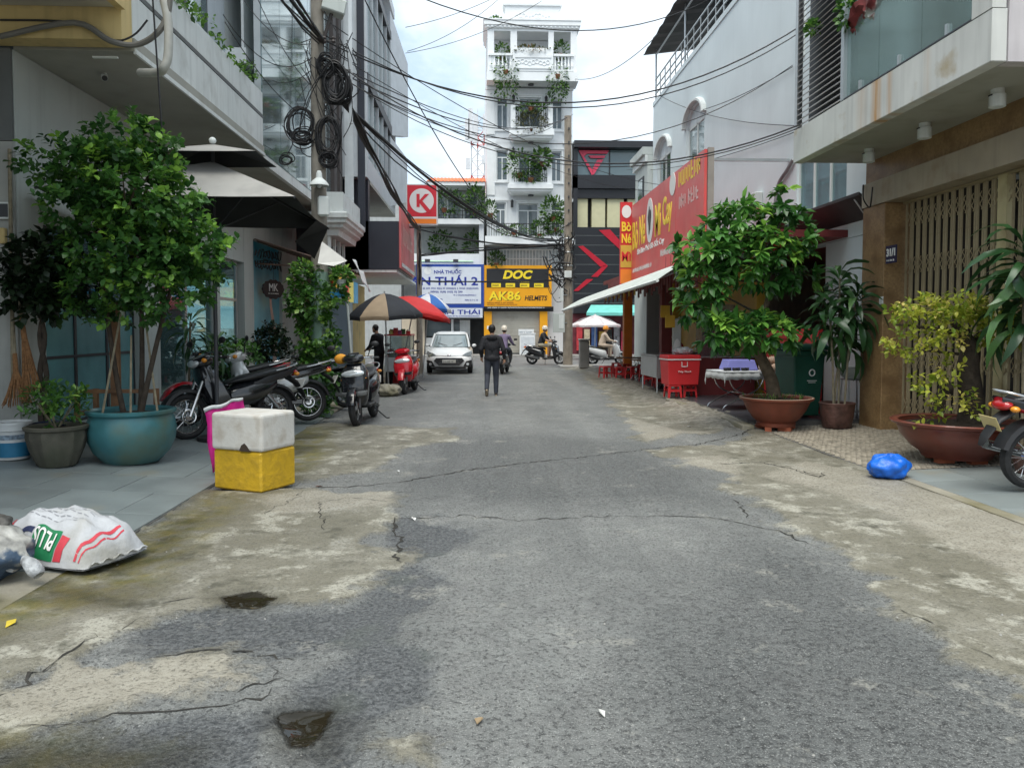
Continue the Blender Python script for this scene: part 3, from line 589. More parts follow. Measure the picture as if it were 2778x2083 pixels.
part(MB().box(XW-.24, XW-.06, 19.7, 22.3, .3, 3.88), 'panel', mat('poster_blue', (.02,.30,.46), .35, var=.4, scale=1.1, dirt=(.10,.42,.52), dirt_lo=.45, dirt_hi=.62, dirt_scale=1.1), pst)
part(MB().loft([[(XW-.055, 21.6+.25*math.sin(t*2)+s*(.22-.05*t), .6+t*.8) for s in (-1,1)] for t in np.linspace(0,2.4,9)], closed=False, cap=False), 'printed_figure', mat('poster_print', (.62,.42,.36), .4, var=.4, scale=3), pst)
# black oval hanging sign and script sign
ms = thing('oval_sign', 'black scalloped oval sign with thin MK lettering', 'sign', (-5.45, 19.3, 2.67))
oc = onX(742, 785, -5.42); xa, ya = Vector((.55,.83,0)).normalized(), Vector((0,0,1)); nrm = xa.cross(ya)
pts = [oc + xa*(.36*math.cos(a)*(1+.03*math.cos(14*a))) + ya*(.25*math.sin(a)*(1+.05*math.cos(14*a))) for a in np.linspace(0, 2*math.pi, 57)[:-1]]
part(MB().prism(pts, nrm*-.03), 'board', mat('sign_black', (.012,.012,.014), .4), ms)
LW = mat('letter_white', (.78,.78,.76), .5, var=0)
o = text('MK', LW, oc+ya*.05, xa, ya, w=.3, h=.2, parent=ms); o.matrix_parent_inverse = ms.matrix_basis.inverted()
scribble(LW, oc-ya*.11, xa, ya, .36, .035, ms)
part(MB().tube([oc+ya*.24, oc+ya*.7], .008, 6).tube([oc+ya*.7, oc+ya*.7+Vector((-.35,0,0))], .012, 6), 'bracket', BLK, ms)
ss = thing('script_sign', 'black cut-out script lettering fixed above the blue poster', 'sign', (-5.6, 19.5, 3.4))
so = onX(728, 708, -5.5)
sw = MB()
for k, (dz, ph) in enumerate(((.16, 0), (-.12, 1.4))):
    for i in range(9):
        c0 = so+Vector((.3,.95,0)).normalized()*(-.55+i*.135)+Vector((0,0,dz)); rr = .05+.03*((i*7+k*3) % 3)/2
        sw.tube([c0+Vector((.3,.95,0)).normalized()*rr*math.cos(t*2.2+ph+i)+Vector((0,0,rr*1.5*math.sin(t*2.9+i*1.7))) for t in np.linspace(0, 2.4, 12)], .014, 5)
part(sw, 'lettering', BLK, ss)
part(MB().tube([so+Vector((0,-.5,.0)), so+Vector((.15,.5,.0))], .012, 6).tube([so, so+Vector((-.22,0,0))], .012, 6), 'rail', BLK, ss)
# ---- narrow house with a moulded white balcony
c3 = thing('narrow_house', 'narrow white house with a moulded balcony and dark columns', 'house', (-6, 23, 0))
pbx('body', WHITE, c3, -14, XC-.02, 22.41, 23.78, 4.95, 14); 
BRN = mat('dark_brown_column', (.06,.05,.048), .5, var=.15)
for y0 in (22.42, 23.3): pbx('column', BRN, c3, XC-.02, XC+.10, y0, y0+.42, 4.6, 14)
part(MB().loft([[(XC-.3, 20.6-e, z), (-3.55+e, 20.6-e, z), (-3.55+e, 23.7, z), (XC-.3, 23.7, z)] for e, z in ((-.25,4.15),(-.22,4.3),(-.1,4.36),(-.1,4.42),(0,4.48),(0,4.56),(.05,4.6),(.05,4.72),(0,4.76))]), 'moulded_balcony', WHITE, c3)
pbx('balcony_wall', WHITE, c3, XC-.2, -3.65, 20.75, 23.68, 4.765, 5.3)
for k in range(4): pbx('shutter_bar', WHITE, c3, -4.1, -4.02, 20.9+k*.7, 21.0+k*.7, 3.3, 4.14)
pbx('shop_wall', PALE, c3, XW-.2, XW, 23.78, 31.5, 0, 4.9)
bwn = mat('rusty_sheet', (.16,.10,.075), .7, var=.3, scale=4, bump=.3)
aw = thing('rusty_awning', 'rusty brown corrugated awning under the moulded balcony', 'awning', (-4, 21.5, 3.4))
ring = []
for k in range(33):
    y = 19.6+k*.12; dz = .03*math.sin(k*math.pi/2); ring.append([(XW+.02, y, 3.9+dz), (-3.55, y, 3.25+dz)])
part(MB().loft(ring, closed=False, cap=False), 'sheet', bwn, aw, solid=.008)
part(MB().tube([(XW,19.8,3.3),(-3.7,19.8,3.2)], .02, 6).tube([(XW,23.2,3.3),(-3.7,23.2,3.2)], .02, 6), 'strut', bwn, aw)
cl = MB(); g = []
for i in range(9):
    u = i/8; row = []
    for j in range(7):
        v = j/6; p = Vector((-3.5+.25*v+.04*math.sin(u*9+v*3), 21.3+u*1.9, 3.55-v*.62-u*.22+.05*math.sin(u*7))); row.append(p)
    g.append(row)
tag(cl.loft(g, closed=False, cap=False).build('shop_banner', mat('banner_white', (.68,.69,.68), .7, var=.06, dirt=(.45,.55,.62), dirt_lo=.56, dirt_hi=.66, dirt_scale=6), smooth=True, solid=.006), 'faded white cloth banner hanging from the rusty awning', 'banner')
wf = MB().add([onY(862,715,13.4), onY(873,655,13.6), onY(942,708,13.2), onY(905,722,13.1)], [(0,1,2,3)]).build('cloth_flap', mat('awning_white', (.66,.65,.62), .7), solid=.006)
tag(wf, 'small white awning flap beside the black parasol', 'awning')
# ---- grey glazed corner house with the dark box sign
c4 = thing('corner_house', 'tall grey and glass corner building over a dark sign box', 'house', (-5, 28, 0))
NAVY = mat('navy_panel', (.028,.030,.042), .35, var=.12, scale=1.5); PANW = mat('grey_cladding', (.50,.53,.56), .45, var=.07, streak=.12)
X4, Y4a, Y4b = -3.45, 23.8, 31.8
pbx('body', PANW, c4, -14, X4-.35, Y4a+.02, Y4b, 6.3, 14.2)
part(MB().box(XC+.12, X4, Y4a, Y4a+.25, 6.3, 14.2), 'end_wall', PANW, c4)
pbx('end_panel', CURT, c4, -4.12, -3.85, Y4a-.03, Y4a-.004, 4.6, 14.0); pbx('end_strip', NAVY, c4, -3.72, -3.50, Y4a-.03, Y4a-.004, 4.6, 14.0)
part(MB().box(X4-.34, X4, Y4a+.26, Y4b, 6.3, 6.95), 'lower_fascia', PANW, c4)
for z0, z1 in ((9.2, 9.55), (12.9, 13.2)): pbx('floor_band', DKF, c4, X4-.33, X4+.03, Y4a+.26, Y4b, z0, z1)
for z0, z1 in ((6.955, 9.195), (9.555, 12.895)):
    for k in range(6):
        y0 = Y4a+.27+k*1.255; pbx('pane', SKYG, c4, X4-.1, X4-.08, y0+.07, y0+1.19, z0+.05, z1-.05)
        pbx('mullion', ALU if k % 2 else PANW, c4, X4-.2, X4+.01, y0, y0+.065, z0, z1)
        if k in (1, 2, 4): pbx('curtain', CURT, c4, X4-.33, X4-.25, y0+.1, y0+1.1, z0+.05, z1-.05)
part(MB().prism([(X4,Y4b-1.4,9.2),(X4+.5,Y4b+.5,9.6),(X4+.5,Y4b+.5,12.6),(X4,Y4b-1.4,14.0)], (-.3,.1,0)), 'corner_fin', PANW, c4)
part(MB().prism([(X4,Y4b-1.6,6.4),(X4+.45,Y4b+.5,6.9),(X4+.45,Y4b+.5,8.7),(X4,Y4b-1.6,9.1)], (-.3,.1,0)), 'corner_fin', PANW, c4)
pbx('parapet', PANW, c4, -14, X4+.02, Y4a, Y4b, 14.21, 14.6)
pbx('dark_wall', NAVY, c4, -9, X4-.02, 24.2, 24.5, 3.49, 6.29); pbx('soffit', SOFF, c4, -9, X4, 24.51, Y4b, 6.2, 6.29)
pbx('sign_box', NAVY, c4, X4-.9, -2.53, 24.2, 29.2, 3.49, 5.0)
pbx('shop_ceiling', WHITE, c4, -9, -2.6, 24.22, 31.5, 3.40, 3.485)
rs = thing('pink_shop_sign', 'faded pink-red shop sign on the dark sign box', 'sign', (-2.5, 26.7, 3.5))
pbx('board', mat('sign_pink', (.62,.16,.17), .45, var=.1, scale=2), rs, -2.526, -2.46, 24.3, 29.1, 3.55, 5.5)
scribble(mat('sign_pale_red', (.75,.42,.40), .5, var=0), (-2.458, 26.7, 4.7), (0,1,0), (0,0,1), 3.8, .7, rs, words=1)
part(MB().box(-2.45, -2.44, 24.4, 29, 3.6, 3.72), 'stripe', WHITE, rs)
REDP = mat('red_panel', (.45,.02,.025), .4, var=.1); BLUEW = mat('blue_grey_panel', (.22,.27,.34), .5, var=.08)
pbx('shop_panel', REDP, c4, -4.75, -4.68, 24.6, 26.6, .1, 3.3); pbx('shop_panel', WHITE, c4, -4.75, -4.68, 26.62, 28.4, .1, 3.3); pbx('shop_panel', YEL, c4, -4.75, -4.68, 28.42, 31.4, .1, 3.3)
for k, (c, a) in enumerate((((.8,.55,.1), 24.7), ((.75,.1,.1), 25.7), ((.85,.75,.2), 26.7), ((.1,.35,.6), 27.7))):
    pbx('shop_light_board', mat('board_%d' % k, c, .5, var=.25, scale=6, emit=c, estr=.12), c4, -4.6, -4.5, a, a+.85, 2.55, 3.3)
# planters' trailing greenery on the canopy shop's parapet
LG = leaf_mat('leaf_trailing', (.03,.08,.012), (.10,.22,.03), (.25,.42,.08))
n = 420; yy = RNG.uniform(10.3, 15.3, n); pos = np.stack([np.full(n, XC-.08)+RNG.uniform(-.15, .14, n), yy, 6.42+RNG.normal(0, .09, n)+.12*np.sin(yy*2.2)], 1)
bp_ = thing('balcony_plants', 'light green trailing plants along the white canopy parapet', 'plant', (XC, 12.8, 6.32))
o = leaf_mesh('foliage', pos, RNG.normal(0, 1, (n,3))+np.array([.6,0,.1]), RNG.uniform(.05, .12, n), LG, bp_, width=.8); o.matrix_parent_inverse = bp_.matrix_basis.inverted()
# security camera under the canopy, meter boxes by the pier
sc = thing('security_camera', 'white bullet security camera under the shop canopy', 'camera', onY(285,185,10.6))
b = sc.location; part(MB().cyl(b+Vector((0,0,.03)), .07, .02, 16).tube([b+Vector((0,0,.03)), b+Vector((0,0,-.09))], .02, 8), 'bracket', WHITE, sc)
part(MB().tube([b+Vector((-.04,.06,-.08)), b+Vector((.03,-.08,-.16))], .042, 14), 'housing', WHITE, sc, smooth=True); part(MB().tube([b+Vector((.03,-.08,-.16)), b+Vector((.036,-.092,-.166))], .036, 14), 'lens', BLK, sc)
c_ = onY(12, 572, 9.66); mbx = thing('meter_box', 'small white framed electricity meter box on the pier', 'meter', c_)
part(MB().cbox(c_, .17, .06, .21), 'case', WHITE, mbx, bevel=.01); part(MB().cbox(c_+Vector((0,-.033,0)), .12, .012, .16), 'window', DKF, mbx)
c_ = onY(6, 640, 9.66); tag(MB().cbox(c_, .09, .07, .19).build('junction_box', YEL, bevel=.01), 'small yellow junction box under the meter', 'box')
# ================================================================ HOUSES ON THE OTHER SIDE (facing -X)
GRAN = mat('brown_granite', (.30,.19,.09), .38, var=.22, scale=28, dirt=(.19,.11,.05), dirt_lo=.45, dirt_hi=.7, dirt_scale=3)
BEIG = mat('beige_lintel', (.42,.36,.28), .6, var=.1, scale=2, streak=.35, dirt=(.30,.22,.14), dirt_lo=.55, dirt_hi=.8)
STAIN = mat('stained_white', (.60,.61,.59), .7, var=.08, scale=1.6, streak=.3, dirt=(.42,.36,.26), dirt_lo=.6, dirt_hi=.72, dirt_scale=2.0)
RUST = mat('rust_stain', (.45,.27,.11), .7, var=.3, scale=5)
GATE = mat('cream_gate_paint', (.39,.32,.20), .5, .1, var=.14, scale=3, dirt=(.22,.17,.10), dirt_lo=.58, dirt_hi=.75, dirt_scale=6)
XP = lambda px, X, py=885: onX(px, py, X).y           # street distance of a photo column on the plane X
r1 = thing('balcony_house', 'house with a long white balcony, brown granite pillar and folding gate', 'house', (7, 10, 0))
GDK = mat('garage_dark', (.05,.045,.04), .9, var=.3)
XB, XG, YE, YN = 5.12, 6.6, 12.3, 7.5
pbx('pillar', GRAN, r1, 6.3, 6.72, 11.62, YE, 0, 3.62, bevel=.008)
part(MB().box(6.3, 6.72, 6.9, 7.45, 0, 3.62), 'pillar', GRAN, r1, bevel=.008)
pbx('gate_lintel', BEIG, r1, 6.28, 6.75, 5.0, YE+.01, 3.625, 4.0)
pbx('granite_frieze', GRAN, r1, 6.34, 6.75, 5.0, YE, 4.005, 4.36)
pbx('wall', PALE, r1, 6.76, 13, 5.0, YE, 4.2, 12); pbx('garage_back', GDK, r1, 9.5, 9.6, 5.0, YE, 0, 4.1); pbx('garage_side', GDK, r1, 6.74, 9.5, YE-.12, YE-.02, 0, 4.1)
pbx('soffit', SOFF, r1, XB+.02, 6.9, YN+.02, YE-.01, 4.36, 4.46)
def stain(m, spots):
    """rust runs with soft ragged sides at fixed places along a wall (y from, to, strength)"""
    nt = m.node_tree; L = nt.links.new; b = nt.nodes['Principled BSDF']; src = b.inputs['Base Color'].links[0].from_socket; tc = nt.nodes.new('ShaderNodeTexCoord'); sp = nt.nodes.new('ShaderNodeSeparateXYZ'); L(tc.outputs['Object'], sp.inputs[0])
    mp = nt.nodes.new('ShaderNodeMapping'); mp.inputs['Scale'].default_value = (1, 14, 1.2); L(tc.outputs['Object'], mp.inputs[0]); nz = nt.nodes.new('ShaderNodeTexNoise'); nz.inputs['Scale'].default_value = 2.; nz.inputs['Detail'].default_value = 6; L(mp.outputs[0], nz.inputs['Vector'])
    for y, w, st in spots:
        d = nt.nodes.new('ShaderNodeMath'); d.operation = 'SUBTRACT'; d.inputs[1].default_value = y; L(sp.outputs[1], d.inputs[0]); ab = nt.nodes.new('ShaderNodeMath'); ab.operation = 'ABSOLUTE'; L(d.outputs[0], ab.inputs[0])
        r_ = nt.nodes.new('ShaderNodeMapRange'); r_.inputs[1].default_value = w; r_.inputs[2].default_value = 0; r_.inputs[3].default_value = 0; r_.inputs[4].default_value = st; L(ab.outputs[0], r_.inputs[0]); mu = nt.nodes.new('ShaderNodeMath'); mu.operation = 'MULTIPLY'; L(r_.outputs[0], mu.inputs[0]); L(nz.outputs[0], mu.inputs[1])
        x = nt.nodes.new('ShaderNodeMix'); x.data_type = 'RGBA'; L(mu.outputs[0], x.inputs[0]); L(src, x.inputs[6]); x.inputs[7].default_value = (.46,.25,.09,1); src = x.outputs[2]
    L(src, b.inputs['Base Color'])
stain(STAIN, [(9.72, .16, 1.7), (9.4, .09, 1.0), (10.1, .2, .5), (8.6, .1, .4)])
pbx('balcony_band', STAIN, r1, XB, XB+.16, YN, YE, 4.345, 4.87, bevel=.008); pbx('balcony_end', mat('lilac_white', (.56,.53,.55), .7, var=.07, streak=.3), r1, XB+.17, 7.4, YN-.004, YN+.15, 4.345, 6.4)
part(MB().box(XB-.004, XB+.14, YN-.2+.2, YN+.32, 4.875, 6.4), 'balcony_pier', STAIN, r1)
pbx('dark_joint', DKF, r1, XB-.002, XB+.10, YN+.33, 10.6, 4.872, 4.89)
pbx('balcony_slab', STAIN, r1, XB+.17, 6.75, YN+.16, YE-.01, 4.6, 4.82)
FROST = glass_mat('balcony_glass', (.50,.64,.62), .10, .35, .6)
for k in range(3):
    y0 = YN+.36+k*.955; pbx('glass_panel', FROST, r1, XB+.05, XB+.065, y0, y0+.945, 4.90, 6.3); pbx('glass_clip', ALU, r1, XB+.02, XB+.09, y0+.42, y0+.46, 4.86, 5.02)
ld = mat('louvre_slat', (.46,.45,.46), .5, var=.08, rnd=.06)
L1_ = bx('louvre_slat', ld, XB-.005, XB+.085, 10.72, 12.18, 0, .012, r1); M0 = r1.matrix_basis.inverted()
for k in range(30):
    Mx = M0 @ Matrix.Translation((0, 0, 4.92+k*.088)) @ Matrix.Translation((XB+.04,0,0)) @ Matrix.Rotation(R(-40), 4, 'Y') @ Matrix.Translation((-XB-.04,0,0)) 
    if k == 0: L1_.matrix_local = Mx
    else: share(L1_, parent=r1, M=Mx)
for y0 in (10.62, 12.19): pbx('louvre_post', ALU, r1, XB-.0, XB+.09, y0, y0+.09, 4.88, 7.6)
pbx('louvre_back', DKF, r1, XB+.2, XB+.24, 10.7, 12.2, 4.9, 7.6)
pbx('upper_wall', mat('upper_grey', (.30,.32,.33), .8), r1, 6.0, 6.4, YN, YE, 4.83, 8)
for i, (px, py, y) in enumerate(((2357, 425, 11.4), (2508, 358, 9.95), (2706, 270, 8.6))):
    c = onZ(px, py, 4.25); d = thing('ceiling_light', 'round white cylinder light fixed under the balcony', 'lamp', (c.x, c.y, 4.36), group='lights under the balcony')
    MB().lathe([(.075,-.2),(.085,-.195),(.085,-.06),(.07,-.05),(.07,0)], 20).build('housing', WHITE, d, smooth=True); MB().lathe([(.062,-.203),(.055,-.19)], 16).build('lens', CURT, d); MB().box(-.09,-.07,-.03,.03,-.075,-.06).build('vent_slot', BLK, d)
# folding lattice gate
gt = thing('folding_gate', 'cream folding lattice gate between the granite pillars', 'gate', (XG, 9.5, 0)); GM = gt.matrix_basis.inverted()
ub = MB().box(-.012,.012,-.011,.011,.06,3.6).build('upright_bar', GATE, gt); bars = []
y = 7.5; k = 0
while y < 11.6:
    Mx = GM @ Matrix.Translation((XG+.02*(k % 2), y, 0))
    if k == 0: ub.matrix_local = Mx
    else: share(ub, parent=gt, M=Mx)
    y += .084; k += 1
lat = None
for j in range(5):
    z0 = .35+j*.72
    for i in range(k-2):
        for s in (0, 1):
            a = Vector((XG-.012+.02*s, 7.5+i*.084, z0+(.0 if s else .24))); b = Vector((XG-.012+.02*s, 7.5+(i+2)*.084, z0+(.24 if s else 0)))
            dv = b-a; Mx = GM @ Matrix.Translation(a) @ Matrix.Rotation(math.atan2(dv.z, dv.y), 4, 'X')
            if i < 30 and j < 5 or True:
                if lat is None: lat = {}
                if s not in lat: lat[s] = MB()
                lat[s].box(-.003,.003,0,dv.length,-.0055,.0055, Matrix.Translation(a) @ Matrix.Rotation(math.atan2(dv.z, dv.y), 4, 'X'))
for s in lat: tag(part(lat[s], 'lattice_strips', GATE, gt), kind='stuff')
part(MB().box(XG-.04, XG+.03, 9.25, 9.42, .05, 3.6), 'centre_post', mat('gate_post', (.55,.48,.28), .45, var=.12, dirt=(.35,.27,.14)), gt)
part(MB().box(XG-.03, XG+.03, 7.45, 11.6, .02, .055).box(XG-.03, XG+.03, 7.45, 11.6, 3.585, 3.62), 'track', GATE, gt)
np_ = thing('number_plate', 'small blue house number plate on the granite pillar', 'plate', (6.28, 11.95, 2.5)); c = onX(2418, 690, 6.295)
part(MB().cbox(c, .012, .30, .27), 'plate', mat('plate_navy', (.012,.016,.06), .35), np_); ptext('31/1', LW, c+Vector((-.008,0,.03)), (0,-1,0), (0,0,1), np_, w=.24, h=.12, bold=.03, off=0); scribble(LW, c+Vector((-.008,0,-.09)), (0,-1,0), (0,0,1), .22, .03, np_, off=0)
part(MB().cbox(onX(2391, 815, 6.295), .03, .08, .12), 'door_bell', WHITE, np_)
part(MB().tube(smooth_path([(6.27,12.25,4.0),(6.2,12.1,3.75),(6.25,12.0,3.6),(6.2,11.85,3.72),(6.24,11.9,3.9)], 5), .012, 6), 'cable_tail', BLK, r1)
# ---- long plain house over the restaurant
LBW = mat('pale_blue_render', (.68,.75,.77), .75, var=.05, scale=.7, streak=.06, dirt=(.60,.66,.68), dirt_lo=.55, dirt_hi=.8, dirt_scale=.6)
r2 = thing('plain_house', 'tall house with a long plain pale blue side wall and arched windows', 'house', (8, 20, 0)); X2 = 6.7; YF = 29.3
W1 = (XP(1905, X2), XP(1857, X2)); W2 = (XP(1815, X2), XP(1780, X2))
ztop = lambda px, py: onX(px, py, X2).z
def arch_wall():
    """wall with two arched openings and a long window, as strips"""
    mb = MB(); z0, z1 = 4.0, 10.1; wins = [(W1[0], W1[1], 5.9, 8.0), (W2[0], W2[1], 5.9, 7.9)]
    y = YE+.01; cuts = [(13.7, 15.9, 3.95, 5.35, False)] + [(a, b, c, d, True) for a, b, c, d in wins]
    for a, b, c, d, ar in cuts:
        mb.box(X2, X2+.3, y, a, 3.3, z1); mb.box(X2, X2+.3, a, b, 3.3, c)
        if not ar: mb.box(X2, X2+.3, a, b, d, z1)
        else:
            n = 12; m = (a+b)/2; r = (b-a)/2; pts = [(X2, m+r*math.cos(math.pi*k/n), d+.55*r*math.sin(math.pi*k/n)) for k in range(n+1)]
            mb.prism([(X2, b, z1), (X2, b, d)] + pts[1:-1] + [(X2, a, d), (X2, a, z1)], (.3, 0, 0))
        y = b
    mb.box(X2, X2+.3, y, YF, 3.3, z1); return mb
part(arch_wall(), 'wall', LBW, r2); pbx('body', LBW, r2, X2+.75, 14, YE+.01, YF, 3.5, 10.0); pbx('end_wall', LBW, r2, X2+.3, 14, YF-.25, YF-.004, 3.3, 10.1)
for (a, b, c, d) in ((W1[0], W1[1], 5.9, 8.0), (W2[0], W2[1], 5.9, 7.9)):
    m, r = (a+b)/2, (b-a)/2; hood = []
    for k in range(15):
        t = math.pi*k/14; hood.append([(x, m+q*r*math.cos(t), d+.05+.55*q*r*math.sin(t)) for x, q in ((X2-.004,1.02),(X2-.14,1.04),(X2-.14,1.14),(X2-.08,1.2),(X2-.004,1.2))])
    part(MB().loft(hood), 'arch_hood', WHITE, r2, smooth=True)
    wd = part(MB().box(X2+.08, X2+.13, a, a+.09, c, d).box(X2+.08, X2+.13, b-.09, b, c, d).box(X2+.08, X2+.13, m-.05, m+.05, c, d).box(X2+.08,X2+.13,a+.09,b-.09,d-.05,d+.04).box(X2+.08,X2+.13,a+.09,b-.09,c,c+.07), 'window', WHITE, r2)
    for y0, y1 in ((a+.09, m-.05), (m+.05, b-.09)): pbx('pane', SKYG, r2, X2+.10, X2+.112, y0, y1, c+.07, d-.05)
    part(MB().prism([(X2+.08, m+r*math.cos(math.pi*k/12), d+.045+.55*r*math.sin(math.pi*k/12)) for k in range(13)], (.05,0,0)), 'arch_panel', CURT, r2)
wf_ = MB()
for k in range(4): wf_.box(X2+.05, X2+.12, 13.7+k*.72, 13.76+k*.72, 3.95, 5.35)
part(wf_.box(X2+.05,X2+.12,13.76,15.86,3.95,4.0).box(X2+.05,X2+.12,13.76,15.86,5.3,5.35), 'window', WHITE, r2)
pbx('window_blind', CURT, r2, X2+.2, X2+.22, 13.7, 15.9, 3.95, 5.35)
for k in range(3): pbx('pane', glass_mat('plain_glass', (.78,.88,.9), .03, .8), r2, X2+.08, X2+.092, 13.76+k*.72, 14.42+k*.72, 4.0, 5.3)
pbx('window_dark', INT, r2, X2+.31, X2+.36, 13.6, 26.8, 3.6, 9.2)
pbx('white_recess', WHITE, r2, X2-.02, X2+.05, XP(2172, X2), XP(2152, X2), ztop(2160, 172), 12); pbx('recess_edge', DKF, r2, X2-.025, X2-.003, XP(2152, X2), XP(2149, X2), ztop(2160, 172), 12)
part(MB().cbox(onX(2050, 545, X2-.1), .2, .42, .36), 'wall_unit', PALE, r2, bevel=.02); part(MB().tube(smooth_path([onX(2102, 560, X2-.05), onX(2112, 500, X2-.05), onX(2135, 462, X2-.05), onX(2152, 432, X2-.05)], 5), .04, 8), 'conduit', mat('conduit_grey', (.3,.32,.33), .6), r2, smooth=True)
pbx('parapet_band', LBW, r2, X2-.03, X2+.1, YE+.01, YF, 10.101, 10.25)
for k in range(18):                                   # roof terrace railing
    y0 = 16.5+k*.74; pbx('rail_post', ALU, r2, X2+.02, X2+.05, y0, y0+.03, 10.25, 11.05)
for z in (10.5, 10.75, 11.05): pbx('rail', ALU, r2, X2+.015, X2+.055, 16.5, YF-.2, z, z+.035)
DSHEET = mat('dark_roof_sheet', (.055,.05,.052), .6, var=.2, scale=3); rr_ = []
for k in range(61): rr_.append([(X2-.35, 15+k*.243, 12.15+.03*math.sin(k*math.pi/2)), (13, 15+k*.243, 13.0+.03*math.sin(k*math.pi/2))])
part(MB().loft(rr_, closed=False, cap=False), 'terrace_roof', DSHEET, r2, solid=.01)
for y0 in (17, 21, 25, 29.1): part(MB().tube([(X2+.05,y0,10.2),(X2+.05,y0,12.2)], .035, 8), 'roof_post', ALU, r2)
part(MB().tube([(X2+.05,17,12.0),(X2+.05,29.1,12.0)], .03, 6), 'roof_beam', ALU, r2); pbx('terrace_wall', GREYW, r2, X2+2.5, 14, 14, 27, 10.1, 12.4)
r3 = thing('far_house', 'small grey house with a cornice beyond the plain side wall', 'house', (8, 30.5, 0))
pbx('wall', PALE, r3, 6.5, 14, YF+.01, 31.6, 0, 8.3); pbx('cornice', PALE, r3, 6.3, 14, YF+.02, 31.8, 8.31, 8.6); pbx('cornice', WHITE, r3, 6.4, 14, YF+.02, 31.7, 8.05, 8.3)
pbx('window', DKF, r3, 6.46, 6.6, 29.9, 30.9, 5.2, 7.6); pbx('pane', SKYG, r3, 6.44, 6.455, 30.0, 30.8, 5.3, 7.5)
# dark sheet awning and pale wall beside the granite pillar
da = thing('sheet_awning', 'dark metal sheet awning over the passage beside the granite pillar', 'awning', (6.5, 14, 3.7))
part(MB().add([(6.69,YE+.05,3.55),(6.25,YE+.05,3.86),(6.25,16.2,3.86),(6.69,16.2,3.55),(6.69,YE+.05,3.60),(6.25,YE+.05,3.91),(6.25,16.2,3.91),(6.69,16.2,3.60)], [(0,1,2,3),(4,5,6,7),(0,1,5,4),(1,2,6,5),(2,3,7,6),(3,0,4,7)]), 'sheet', DSHEET, da)
part(MB().tube([(6.69,12.6,3.3),(6.3,12.6,3.83)], .015, 6).tube([(6.69,16,3.3),(6.3,16,3.83)], .015, 6), 'strut', ALU, da)
pbx('passage_wall', LBW, r2, 6.71, 6.95, YE+.01, 14.5, 0, 3.29); part(MB().tube([(6.68,12.9,0),(6.68,12.9,3.5)], .03, 8).tube([(6.66,12.55,1.8),(6.66,12.55,5.2)], .018, 6), 'drain_pipe', PALE, r2)
# ---- restaurant under the long house
MAR = mat('maroon_wall', (.17,.03,.03), .6, var=.2, scale=2); YPAN = mat('yellow_panel', (.62,.40,.06), .5, var=.15, scale=2); REDS = mat('sign_red', (.62,.035,.04), .42, var=.06, scale=1); YLET = mat('letter_yellow', (.86,.62,.05), .45, var=.05); ORS = mat('sign_orange', (.75,.22,.03), .45)
rt = thing('restaurant', 'open-fronted red and yellow street restaurant under the pale blue house', 'restaurant', (6.5, 20, 0))
pbx('back_wall', mat('restaurant_wall', (.24,.18,.12), .8, var=.2), rt, 9.4, 9.6, 13.6, 30, .13, 3.4); pbx('ceiling', MAR, rt, 4.9, 9.4, 13.61, 29.9, 3.32, 3.45); pbx('side_wall', mat('cream_tile', (.5,.5,.45), .4), rt, 6.97, 9.39, 14.5, 14.6, .13, 3.3)
for (x, y, m) in ((4.95, 25.2, ORS), (6.6, 17.6, YPAN), (6.6, 21.4, REDS), (6.6, 25.3, YPAN), (4.95, 20.0, MAR)): pbx('column', m, rt, x-.14, x+.14, y-.14, y+.14, .13, 3.31, bevel=.01)
pbx('red_panel', REDS, rt, 5.95, 6.03, 13.1, 15.6, .85, 1.65); pbx('red_panel', REDS, rt, 5.95, 6.03, 13.1, 15.6, .16, .8)
pbx('yellow_board', YPAN, rt, 6.7, 6.75, 18, 21.0, .9, 3.2); pbx('yellow_board', YPAN, rt, 6.7, 6.75, 21.7, 25, .9, 3.2); pbx('menu_board', mat('menu_print', (.55,.5,.4), .5, var=.7, scale=9), rt, 9.36, 9.39, 16, 19, 1.6, 2.8)
pbx('red_fascia', REDS, rt, 5.6, 5.75, 14.2, 15.6, 2.8, 3.25)
aw = thing('long_awning', 'long pale corrugated awning sloping out over the restaurant tables', 'awning', (4, 21, 2.6)); A0, A1, B0, B1 = Vector((3.1,28.3,2.30)), Vector((3.55,15.05,2.63)), Vector((4.8,28.3,3.0)), Vector((4.8,15.4,3.16)); ring = []
for k in range(121):
    t = k/120; ring.append([A0.lerp(A1, t).lerp(B0.lerp(B1, t), u) + Vector((0, 0, .02*math.sin(k*math.pi/2)+.10*math.sin(u*math.pi))) for u in np.linspace(0, 1, 7)])
part(MB().loft(ring, closed=False, cap=False), 'sheet', mat('awning_sheet', (.46,.50,.47), .55, var=.12, scale=2, streak=.2), aw, solid=.008)
part(MB().tube([A0+Vector((0,0,-.02)), A1+Vector((0,0,-.02))], .035, 6), 'front_beam', WHITE, aw)
for t in np.linspace(.02, .98, 7): part(MB().tube([A0.lerp(A1, t), B0.lerp(B1, t)+Vector((0,0,-.04))], .018, 6), 'rafter', ALU, aw)
pbx('canopy_beam', MAR, rt, 4.82, 5.0, 15.0, 28.3, 2.95, 3.3)
for k in range(46): pbx('fringe_strip', (MAR, YPAN, MAR)[k % 3] if k > 24 else MAR, rt, 4.6, 4.615, 15.3+k*.28, 15.3+k*.28+.2, 2.72-.1*((k*7) % 3), 3.02)
